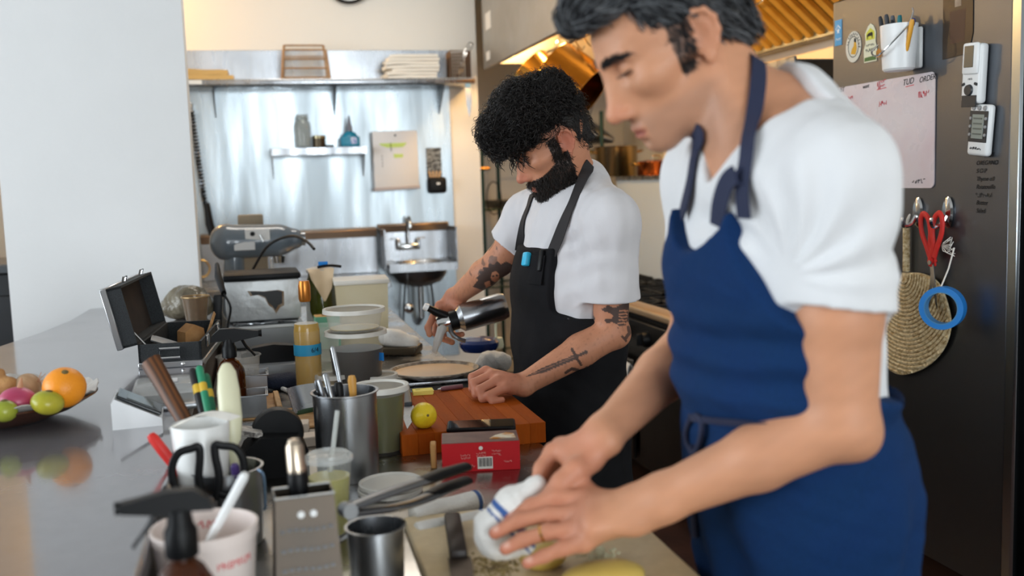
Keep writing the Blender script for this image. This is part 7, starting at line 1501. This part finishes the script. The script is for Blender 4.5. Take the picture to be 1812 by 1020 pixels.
def back_chef():
    off = np.array([0.80, 2.52, 0.0])
    root = thing('person', 'bearded chef with dark curly hair, black apron and tattooed arms, holding a steel cream siphon', 'person', tuple(off))
    O = Wd(980, 258, 2.56); R = frame((-1.0, 0.0, -0.52), roll=-0.03); s = 0.97
    hp, T = head_prims(O, R, s)
    sL, sR = Wd(1078, 392, 2.44), Wd(940, 385, 2.78); w = _n(sL - sR)
    c7 = Wd(1030, 325, 2.62); notch = Wd(968, 362, 2.575)
    up_ch = Wd(1012, 415, 2.60); mid = Wd(1008, 500, 2.63); wai = Wd(1006, 600, 2.66); hip = Wd(1008, 720, 2.69); low = A(hip[0] + .005, hip[1] + .01, 0.80)
    eL, wL = Wd(1082, 588, 2.49), Wd(925, 682, 2.44)
    eR, wR = Wd(884, 462, 2.82), Wd(806, 526, 2.95)
    def ch(*q): return [Wd(*v) for v in q]
    LH = [fcap(wL, Wd(890, 677, 2.42), 0.021, 0.021, _n(Wd(905, 695, 2.39) - Wd(870, 655, 2.45)), 1.45, 0.015)]
    kn = ch((860, 657, 2.445), (870, 664, 2.42), (880, 674, 2.40), (892, 687, 2.385))
    for q in kn: LH.append(cap(Wd(905, 680, 2.42), q, 0.019, 0.013, 0.012))
    fin = [((836, 668, 2.435), (836, 688, 2.425), (856, 692, 2.43)), ((838, 678, 2.405), (842, 698, 2.395), (862, 700, 2.40)), ((848, 690, 2.385), (854, 706, 2.378), (874, 705, 2.385)), ((864, 700, 2.372), (872, 711, 2.368), (888, 708, 2.375))]
    rad = [(0.0125, 0.0108, 0.0098, 0.009)] * 3 + [(0.0115, 0.0096, 0.0088, 0.008)]
    for kk, f, r in zip(kn, fin, rad): LH += chain([kk] + ch(*f), r, 0.004)
    LH += chain(ch((900, 672, 2.455), (872, 668, 2.475), (850, 675, 2.475), (838, 682, 2.47)), (0.016, 0.013, 0.011, 0.009), 0.008)
    # right hand round the neck of the siphon
    RH = [fcap(wR, Wd(792, 545, 2.965), 0.021, 0.021, _n(Wd(815, 560, 2.95) - Wd(775, 530, 2.97)), 1.5, 0.015)]
    knr = ch((778, 540, 2.945), (784, 546, 2.965), (792, 552, 2.985), (800, 560, 3.0))
    for q in knr: RH.append(cap(Wd(800, 538, 2.955), q, 0.019, 0.013, 0.012))
    finr = [((766, 562, 2.925), (757, 580, 2.91), (760, 592, 2.90)), ((772, 572, 2.965), (770, 590, 2.94), (782, 598, 2.92)), ((782, 580, 2.99), (786, 600, 2.96), (800, 606, 2.92)), ((795, 580, 3.0), (804, 594, 2.97), (818, 592, 2.92))]
    for kk, f, r in zip(knr, finr, rad): RH += chain([kk] + ch(*f), r, 0.004)
    RH += chain(ch((803, 540, 2.935), (815, 548, 2.915), (822, 552, 2.905)), (0.016, 0.0125, 0.010), 0.008)
    arm = [cap(sL, eL, 0.053, 0.042, 0.012), cap(eL, eL * 0.65 + wL * 0.35, 0.042, 0.041, 0.012), cap(eL * 0.65 + wL * 0.35, wL, 0.041, 0.027, 0.012), ell(eL + A(0.022, 0, -0.01), 0.018, k=0.03),
           cap(sR, eR, 0.053, 0.042, 0.012), cap(eR, eR * 0.65 + wR * 0.35, 0.041, 0.040, 0.012), cap(eR * 0.65 + wR * 0.35, wR, 0.040, 0.026, 0.012)]
    torso = [fcap(low, hip, 0.112, 0.112, w, 1.3, 0.02), fcap(hip, wai, 0.112, 0.108, w, 1.33, 0.02), fcap(wai, mid, 0.108, 0.110, w, 1.38, 0.02),
             fcap(mid, up_ch, 0.110, 0.092, w, 1.42, 0.02), cap(c7, sL, 0.050, 0.055, 0.04), cap(c7, sR, 0.050, 0.055, 0.04), cap(notch + A(.05, 0, -.03), sL, 0.045, 0.05, 0.04), cap(notch + A(.05, 0, -.03), sR, 0.045, 0.05, 0.04)]
    neck = [cap(c7 + A(-.03, 0, -.02), T(-0.030, 0, -0.035), 0.056, 0.052, 0.03), cap(notch + A(.04, 0, -.0), T(0.012, 0, -0.055), 0.044, 0.044, 0.03)]
    body = torso + neck + hp + arm + LH + RH
    lo, hi = bounds(body); lo[2] = 0.88
    V, F = sdf_mesh(body, 0.0028, lo, hi, smooth=1); N = vnormals(V, F)
    h = hlocal(V, O, R, s); f, l, u = h.T; al = np.abs(l); near = (np.linalg.norm(h, axis=1) < 0.19).astype(float)
    col = np.tile(np.array(lin('c08465')[:3]), (len(V), 1))
    col = mixc(col, 'b5624f', 0.7 * near * np.clip(gauss(al, 0.086, 0.016) * gauss(u, 0.005, 0.045) * (f < 0.02), 0, 1))
    col = mixc(col, 'bf6b58', 0.55 * near * gauss(f, 0.122, 0.02) * gauss(u, -0.035, 0.02))
    col = mixc(col, '8f463c', 0.8 * near * (f > 0.09) * gauss(u, -0.074, 0.008) * (al < 0.02))
    hand = np.minimum(np.linalg.norm(V - Wd(865, 682, 2.41), axis=1), np.linalg.norm(V - Wd(785, 560, 2.95), axis=1))
    col = mixc(col, 'b9705a', 0.5 * smooth01(-hand, -0.11, -0.05))
    # tattoos: ink under the skin of both arms
    P = PXn(V); face_cam = ((CPOS - V) * N).sum(1) > -0.02
    ink = np.zeros(len(V))
    armL = (np.minimum(_cap(V.astype(np.float32), sL, eL, 0, 0), _cap(V.astype(np.float32), eL, wL, 0, 0)) < 0.06) & face_cam
    sword = inpoly(P, [(930, 667), (958, 652), (1016, 628), (1020, 636), (962, 660)]) | nearline(P, [(1012, 618), (1019, 631), (1028, 646)], 2.4) | nearline(P, [(1020, 631), (1034, 625)], 2.6) | (np.hypot(P[:, 0] - 1037, P[:, 1] - 624) < 3.4)
    mid_l = nearline(P, [(940, 663), (1015, 632)], 0.9)
    leaf = nearline(P, [(1001, 660), (1012, 653), (1022, 655), (1030, 662)], 2.6) | nearline(P, [(1018, 668), (1034, 658), (1050, 652), (1064, 644)], 2.2)
    for i in range(5): leaf |= nearline(P, [(1030 + 8 * i, 660 - 3.4 * i), (1036 + 8 * i, 668 - 4 * i)], 2.0) | nearline(P, [(1030 + 8 * i, 659 - 3.4 * i), (1038 + 7 * i, 650 - 3.0 * i)], 1.6)
    ink = np.maximum(ink, 0.86 * (armL & (sword | leaf))); ink = np.where(armL & mid_l & sword, 0.55, ink)
    tz = ((V - sL) @ _n(eL - sL)) / np.linalg.norm(eL - sL)
    up = (_cap(V.astype(np.float32), sL, eL, 0, 0) < 0.065) & (tz > 0.55) & (tz < 0.93)
    pat = vnoise(V, 75, 31) + 0.5 * vnoise(V, 170, 32) + 0.25 * np.sin(tz * 60)
    ink = np.maximum(ink, 0.88 * (up & (pat > -0.26 + 0.5 * smooth01(tz, 0.78, 0.95)) & (P[:, 1] < 606)))
    stripes = up & inpoly(P, [(1096, 545), (1112, 548), (1106, 592), (1092, 590)]) ; ink = np.where(stripes, 0.85 * (np.sin(P[:, 1] * 1.15) > -0.3), ink)
    elb = armL & (nearline(P, [(1106, 600), (1114, 590), (1112, 580)], 3) | nearline(P, [(1101, 596), (1108, 604)], 2)); ink = np.maximum(ink, 0.8 * elb)
    armR = (_cap(V.astype(np.float32), eR, wR, 0, 0) < 0.06)
    bird = inpoly(P, [(836, 508), (846, 496), (842, 492), (850, 486), (846, 481), (856, 479), (854, 472), (864, 473), (864, 466), (874, 469), (880, 462), (886, 468), (896, 463), (908, 470), (906, 492), (890, 500), (872, 510), (858, 515)])
    skull = (np.hypot((P[:, 0] - 876) / 1.0, (P[:, 1] - 490) / 1.25) < 7.5) & ~((np.hypot(P[:, 0] - 873, P[:, 1] - 489) < 1.9) | (np.hypot(P[:, 0] - 879, P[:, 1] - 488) < 1.9)); bars = inpoly(P, [(857, 500), (866, 497), (869, 506), (860, 510)])
    ink = np.maximum(ink, 0.9 * (armR & bird & ~skull & ~bars))
    spots = armR & (P[:, 1] < 492) & (P[:, 0] < 880) & (P[:, 0] > 822) & (vnoise(V, 130, 33) > 0.12) & ~bird; ink = np.maximum(ink, 0.6 * spots)
    col = mixc(col, '23282c', ink)
    hairy = 0.16 * smooth01(vnoise(V, 420, 41), 0.2, 0.5) * ((_cap(V.astype(np.float32), eL, wL, 0, 0) < 0.06) | armR)
    col = mixc(col, '4a3226', hairy)
    col *= (1 + 0.06 * vnoise(V, 60, 3) + 0.05 * vnoise(V, 220, 5))[:, None]
    # beard and brows
    BD = M('dark_beard', '15110f', 0.6, noise=('2c241f', 200, 1.5), bump=(300, 0.8, (1, 1, 1), 0.006))
    front = 0.115 - 0.0
    bm_ = near * (f > -0.004) * (((u < -0.030 - 0.42 * (f - 0.03)) & (al > 0.030)) | ((u < -0.083) & (al <= 0.04)) | ((u < -0.050) & (u > -0.064) & (f > 0.06)) | ((u < -0.058) & (al > 0.020))) * (u > -0.125) * ~((f > 0.092) & (np.abs(u + 0.0735) < 0.0075) & (al < 0.019))
    sb = near * (al > 0.05) * (al < 0.080) * (np.abs(f - 0.022) < 0.014) * (u < 0.03) * (u > -0.06)
    brow = near * (f > 0.06) * (np.abs(u - 0.036) < 0.006) * (al > 0.008) * (al < 0.056); brd = (bm_ + sb) > 0.5
    col = mixc(col, '120e0c', 0.93 * np.clip(brd + brow, 0, 1)); np_obj('body', V - off, F, SKIN_T, root, colors=np.clip(col, 0, 1))
    hd_ = hp + neck; rs = np.random.RandomState(11); dn = lambda p: np.tile((R @ A(0.1, 0, -1)).astype(np.float32), (len(p), 1))
    hairpatch('beard', V, N, brd, 4200, 0.012, dn, hd_, 0.0008, BD, root, off, 3, 0.0045, 0.6, 0.0012, 0.004)
    for q_ in (-1, 1): hairpatch('eyebrow', V, N, (brow > 0.5) & (l * q_ > 0), 260, 0.010, lambda p, q_=q_: np.tile((R @ A(-0.35, q_ * 0.95, 0.1)).astype(np.float32), (len(p), 1)), hd_, 0.0007, BD, root, off, 5 + q_)
    lashes('eyelashes', T, s, BD, root, off)
    # hair: cropped sides, a mass of curls on top falling over the forehead
    CUR = M('black_curls', '0f0e0e', 0.42, noise=('26211e', 120, 1.3), bump=(250, 0.4, (1, 1, 1), 0.004))
    TT = lambda f, l, u: O + s * (R @ A(f, l, u))
    hair = [ell(TT(-0.012, 0, 0.044), [q * s for q in (0.107, 0.083, 0.094)], R, 0.02), cap(TT(-0.066, 0, 0.0), TT(-0.078, 0, -0.035), 0.046 * s, 0.04 * s, 0.03)]
    lumps = [(0.03, 0.0, 0.125, .07), (-0.035, 0.02, 0.115, .066), (0.085, 0.015, 0.115, .055), (0.115, 0.0, 0.085, .045), (0.100, 0.035, 0.078, .034), (0.102, -0.03, 0.08, .036), (0.03, 0.055, 0.085, .045), (-0.05, 0.04, 0.075, .042), (0.03, -0.05, 0.09, .05), (-0.05, -0.03, 0.08, .042), (0.07, 0.05, 0.09, .04), (0.13, 0.02, 0.11, .035), (-0.072, 0.0, 0.06, .04)]
    for a, b, c, r in lumps: hair.append(ell(TT(a, b, c), r * s, R, 0.02))
    def cutf(p):
        q = ((p - O) @ R / s); f, l, u = q[..., 0], np.abs(q[..., 1]), q[..., 2]
        a = np.maximum(0.070 - 0.025 * smooth01(l, 0.03, 0.058) - f, u - 0.052)
        b = np.maximum(np.maximum(-(f + 0.036), f - 0.1), u - 0.030 - 0.25 * (f + .02))
        return np.minimum(np.minimum(a, b), u + 0.045 + 0.35 * (f + 0.08)).astype(np.float32) * s
    hair.append(func(cutf, 0.006, '-'))
    lo, hi = bounds(hair[:-1], 0.03)
    def curl(p): return (0.006 + 0.006 * vnoise(p, 110, 14) + 0.005 * vnoise(p, 230, 15) + 0.003 * vnoise(p, 420, 16)).astype(np.float32)
    Vh, Fh = sdf_mesh(hair, 0.004, lo, hi, disp=curl, smooth=0); np_obj('hair', Vh - off, Fh, CUR, root)
    Nh = vnormals(Vh, Fh); q = hlocal(Vh, O, R, s); cam_ = ((CPOS - Vh) * Nh).sum(1) > -1.2; topm = np.nonzero(((q[:, 2] > 0.06) | (q[:, 0] > 0.06)) & cam_)[0]; sidem = np.nonzero((q[:, 2] <= 0.07) & (q[:, 0] < 0.07) & cam_)[0]
    CUR2 = M('brown_black_curls', '211b18', 0.38)
    def flow(p):
        h_ = ((p - O) @ R) / s; f, l, u = h_.T; k = vnoise(p, 45, 7); k2 = vnoise(p, 45, 8)
        a = np.stack([0.6 + 1.3 * k, 0.6 * np.sign(l) + 1.3 * k2, -0.7 * smooth01(f, 0.03, 0.09) + 0.2], -1); return (a @ R.T).astype(np.float32)
    fur('hair_curls', Vh[rs.choice(topm, 2100)], 18, 0.055, flow, hair, 0.0011, CUR, root, off, 0.006, 0.0060, 1.6, 3, 3, 0.006, 0.6)
    fur('hair_curls', Vh[rs.choice(topm, 900)], 18, 0.050, flow, hair, 0.0010, CUR2, root, off, 0.008, 0.0055, 1.9, 4, 3, 0.012, 0.7)
    fur('cropped_hair', Vh[rs.choice(sidem, 900)], 5, 0.014, lambda p: np.tile((R @ A(-0.4, 0, -0.9)).astype(np.float32), (len(p), 1)), hair, 0.0008, CUR2, root, off, 0.003, 0, 1, 5, 3, 0.003, 0.4)
    g = G()
    for a, b in (((0.10, 0.03, 0.05), (0.108, 0.035, -0.005)), ((0.112, 0.01, 0.05), (0.124, 0.012, 0.0)), ((0.10, 0.045, 0.05), (0.095, 0.05, 0.005)), ((0.11, 0.022, 0.045), (0.115, 0.024, 0.005)), ((0.105, -0.02, 0.05), (0.118, -0.02, -0.002)), ((0.135, 0.0, 0.07), (0.150, 0.0, 0.02)), ((0.14, 0.02, 0.10), (0.165, 0.02, 0.07))):
        for j in range(6):
            a_, b_ = A(*a) + rs.normal(size=3) * .006, A(*b) + rs.normal(size=3) * A(.010, .006, .010); ph = rs.uniform(0, 6.28)
            pts = [TT(*(a_ * (1 - t) + b_ * t + A(.005 * math.cos(ph + 9 * t), .005 * math.sin(ph + 9 * t), 0))) for t in np.linspace(0, 1, 14)]
            g.tube(pts, [0.0013] * 10 + [0.0011, 0.0009, 0.0006, 0.0003], 4, cap=False)
    g.v = [p - Vector(off) for p in g.v]; g.obj('forehead_curls', CUR, root)['kind'] = 'stuff'
    # T-shirt
    CLO = M('grey_white_cotton', 'd3d1d4', 0.85, bump=[(900, 0.12), (30, 0.12)], sheen=0.2)
    shirt = [fcap(low + A(0, 0, .1), hip, 0.124, 0.124, w, 1.3, 0.02), fcap(hip, wai, 0.124, 0.122, w, 1.32, 0.02), fcap(wai, mid, 0.122, 0.124, w, 1.36, 0.02),
             fcap(mid, up_ch, 0.124, 0.106, w, 1.42, 0.02), cap(c7 + A(.005, 0, -.004), sL, 0.060, 0.066, 0.04), cap(c7 + A(.005, 0, -.004), sR, 0.060, 0.066, 0.04), cap(notch + A(.045, 0, -.012), sL, 0.052, 0.06, 0.04), cap(notch + A(.045, 0, -.012), sR, 0.052, 0.06, 0.04)]
    adL, adR = _n(eL - sL), _n(eR - sR); seL = sL * 0.30 + eL * 0.70; seR = sR * 0.34 + eR * 0.66
    sl = [cap(sL, sL * 0.2 + eL * 0.8, 0.070, 0.074, 0.03), cap(sR, sR * 0.2 + eR * 0.8, 0.068, 0.070, 0.03)]
    def cut_sleeve(p, c, d):
        q = p - c; t = q @ d; return np.maximum(-t, np.linalg.norm(q - t[..., None] * d, axis=-1) - 0.09).astype(np.float32)
    shirtS = shirt + [func(lambda p: np.maximum(np.maximum(ev(sl[0], p), (p - seL) @ adL), -_cap(p, seL - adL * 0.01, seL + adL * 0.1, 0.062, 0.062)).astype(np.float32), 0.03), func(lambda p: np.maximum(np.maximum(ev(sl[1], p), (p - seR) @ adR), -_cap(p, seR - adR * 0.01, seR + adR * 0.1, 0.06, 0.06)).astype(np.float32), 0.03),
                           
                           cap(c7 + A(-.055, 0, -.012), T(-0.020, 0, -0.03), 0.062, 0.066, 0.006, '-')]
    lo, hi = bounds(shirt + sl); lo[2] = 0.93
    def folds(p):
        ps = p * np.array([1, 1, 0.35], np.float32); out = 0.0045 * vnoise(ps, 60, 11) + 0.0030 * vnoise(ps, 130, 12)
        z = p[..., 2]; out += 0.0022 * np.sin((p @ A(0.2, 0.5, 1).astype(np.float32)) * 110 + 3 * vnoise(p, 16, 6)) * smooth01(-np.linalg.norm(p - Wd(1040, 470, 2.47), axis=-1), -0.16, -0.04)
        hem = 1 - (1 - smooth01(np.abs((p - seL) @ adL.astype(np.float32)), 0.002, 0.03)) * smooth01(-np.linalg.norm(p - seL, axis=-1), -0.13, -0.09)
        return (out * hem).astype(np.float32)
    Vs, Fs = sdf_mesh(shirtS, 0.0036, lo, hi, disp=folds, smooth=2); np_obj('shirt', Vs - off, Fs, CLO, root)
    # apron
    AP = M('black_canvas_apron', '1c1c1f', 0.9, noise=('141416', 10, 1.0), bump=[(1200, 0.2), (35, 0.15)], spec=0.2)
    base = [dict(q) for q in shirt]
    for q in base:
        for kx in ('ra', 'rb'): q[kx] = q[kx] + 0.015
    skirt = [fcap(hip + A(0, 0, .02), low, 0.138, 0.140, w, 1.28, 0.02), fcap(low, low + A(0.01, 0, -0.32), 0.142, 0.150, w, 1.25, 0.02)]
    fw = _n(np.cross(w, A(0, 0, 1))); fw = -fw if fw[0] > 0 else fw
    zt = W(945, 438, y=2.45).z; zs = W(1050, 585, y=2.4).z
    def bib(p):
        q = p - mid; lat = q @ w.astype(np.float32); z = p[..., 2]; fr = q @ fw.astype(np.float32)
        hw = 0.118 + 0.5 * smooth01(-z, -zs - 0.06, -zs + 0.04)
        return np.maximum(np.maximum(np.abs(lat + 0.02) - hw, (z - zt) * 0.9), -(fr + 0.0 + 0.5 * smooth01(-z, -zs - 0.02, -zs + 0.05))).astype(np.float32)
    ap = base + skirt + [func(bib, 0.005, '&')]; lo, hi = bounds(base + skirt); lo[2] = 0.45
    def apf(p):
        z = p[..., 2]; return (0.003 * vnoise(p, 30, 21) + 0.002 * vnoise(p, 75, 22) + 0.004 * np.sin((p @ A(5, 9, 0).astype(np.float32)) * 8) * smooth01(-z, -0.95, -0.7)).astype(np.float32)
    Va, Fa = sdf_mesh(ap, 0.0045, lo, hi, disp=apf, smooth=2); np_obj('apron', Va - off, Fa, AP, root)
    STRAP = M('dark_strap', '2b2829', 0.8, bump=(900, 0.15))
    def moved(o): o.location = -Vector(off); return o
    both = [func(lambda p: np.minimum(sdf(shirtS, p), sdf(torso + neck, p)).astype(np.float32))]
    moved(ribbon('neck_strap', [march(both, *q, t0=1.8) for q in ((918, 442), (925, 412), (936, 372), (945, 345))], 0.022, 0.003, both, STRAP, root))
    moved(ribbon('neck_strap', [march(both, *q, t0=1.8) for q in ((978, 450), (996, 405), (1018, 355), (1036, 312), (1041, 290))], 0.030, 0.003, both, STRAP, root))
    # breast pocket things
    apb = [func(lambda p: (sdf(ap, p) + apf(p)).astype(np.float32))]
    def onap(px, py): return march(apb, px, py, t0=1.8)
    pn = _n(CPOS - onap(940, 460)); Rm = look(pn)
    def item(name, px, py, wd_, ht, th, mat, rz=0):
        p = onap(px, py).astype(np.float32); I_ = np.eye(3, dtype=np.float32) * np.float32(.01); gn = np.array([float(sdf(apb, (p + I_[i])[None])[0] - sdf(apb, (p - I_[i])[None])[0]) for i in range(3)]); Rm = look(gn); p = p - off; g = G().box(wd_, ht, th, (0, 0, th / 2), None, min(wd_, ht, th) * .3, 2); o = g.obj(name, mat, root); o.location = p; o.rotation_euler = (Rm @ Matrix.Rotation(rz, 3, 'Z')).to_euler(); return o
    item('pocket', 950, 478, 0.05, 0.075, 0.003, AP, 0.0)
    item('pocket_clip', 936, 460, 0.024, 0.036, 0.016, M('cyan_plastic', '2fb4dc', 0.4), 0.1)
    item('pocket_pen', 960, 462, 0.012, 0.055, 0.012, BLACK, 0.0)
    # tie and apron strings
    TR = M('dark_trousers', '20242c', 0.85); g2 = []
    for q in (-1, 1):
        c = low + w * 0.09 * q; kn_ = A(c[0] + .01, c[1], 0.50); an = A(c[0] + .03, c[1], 0.10); g2 += [cap(c, kn_, 0.082, 0.064, 0.03), cap(kn_, an, 0.064, 0.054, 0.03)]
    lo, hi = bounds(g2); V2, F2 = sdf_mesh(g2 + [half(A(0, 0, 0.06), (0, 0, -1))], 0.008, lo, hi, smooth=1); np_obj('trousers', V2 - off, F2, TR, root)
    for q in (-1, 1):
        c = low + w * 0.09 * q; sp = [cap(A(c[0] + .05, c[1], .045), A(c[0] - .12, c[1], .035), 0.045, 0.038, .02), cap(A(c[0] + .03, c[1], .05), A(c[0] + .03, c[1], .10), .045, .045, .02), half(A(0, 0, 0.002), (0, 0, -1))]
        lo, hi = bounds(sp[:2]); V3, F3 = sdf_mesh(sp, 0.006, lo, hi); np_obj('shoe', V3 - off, F3, BLACK, root)
    return ap, apf
BACK_AP = back_chef()
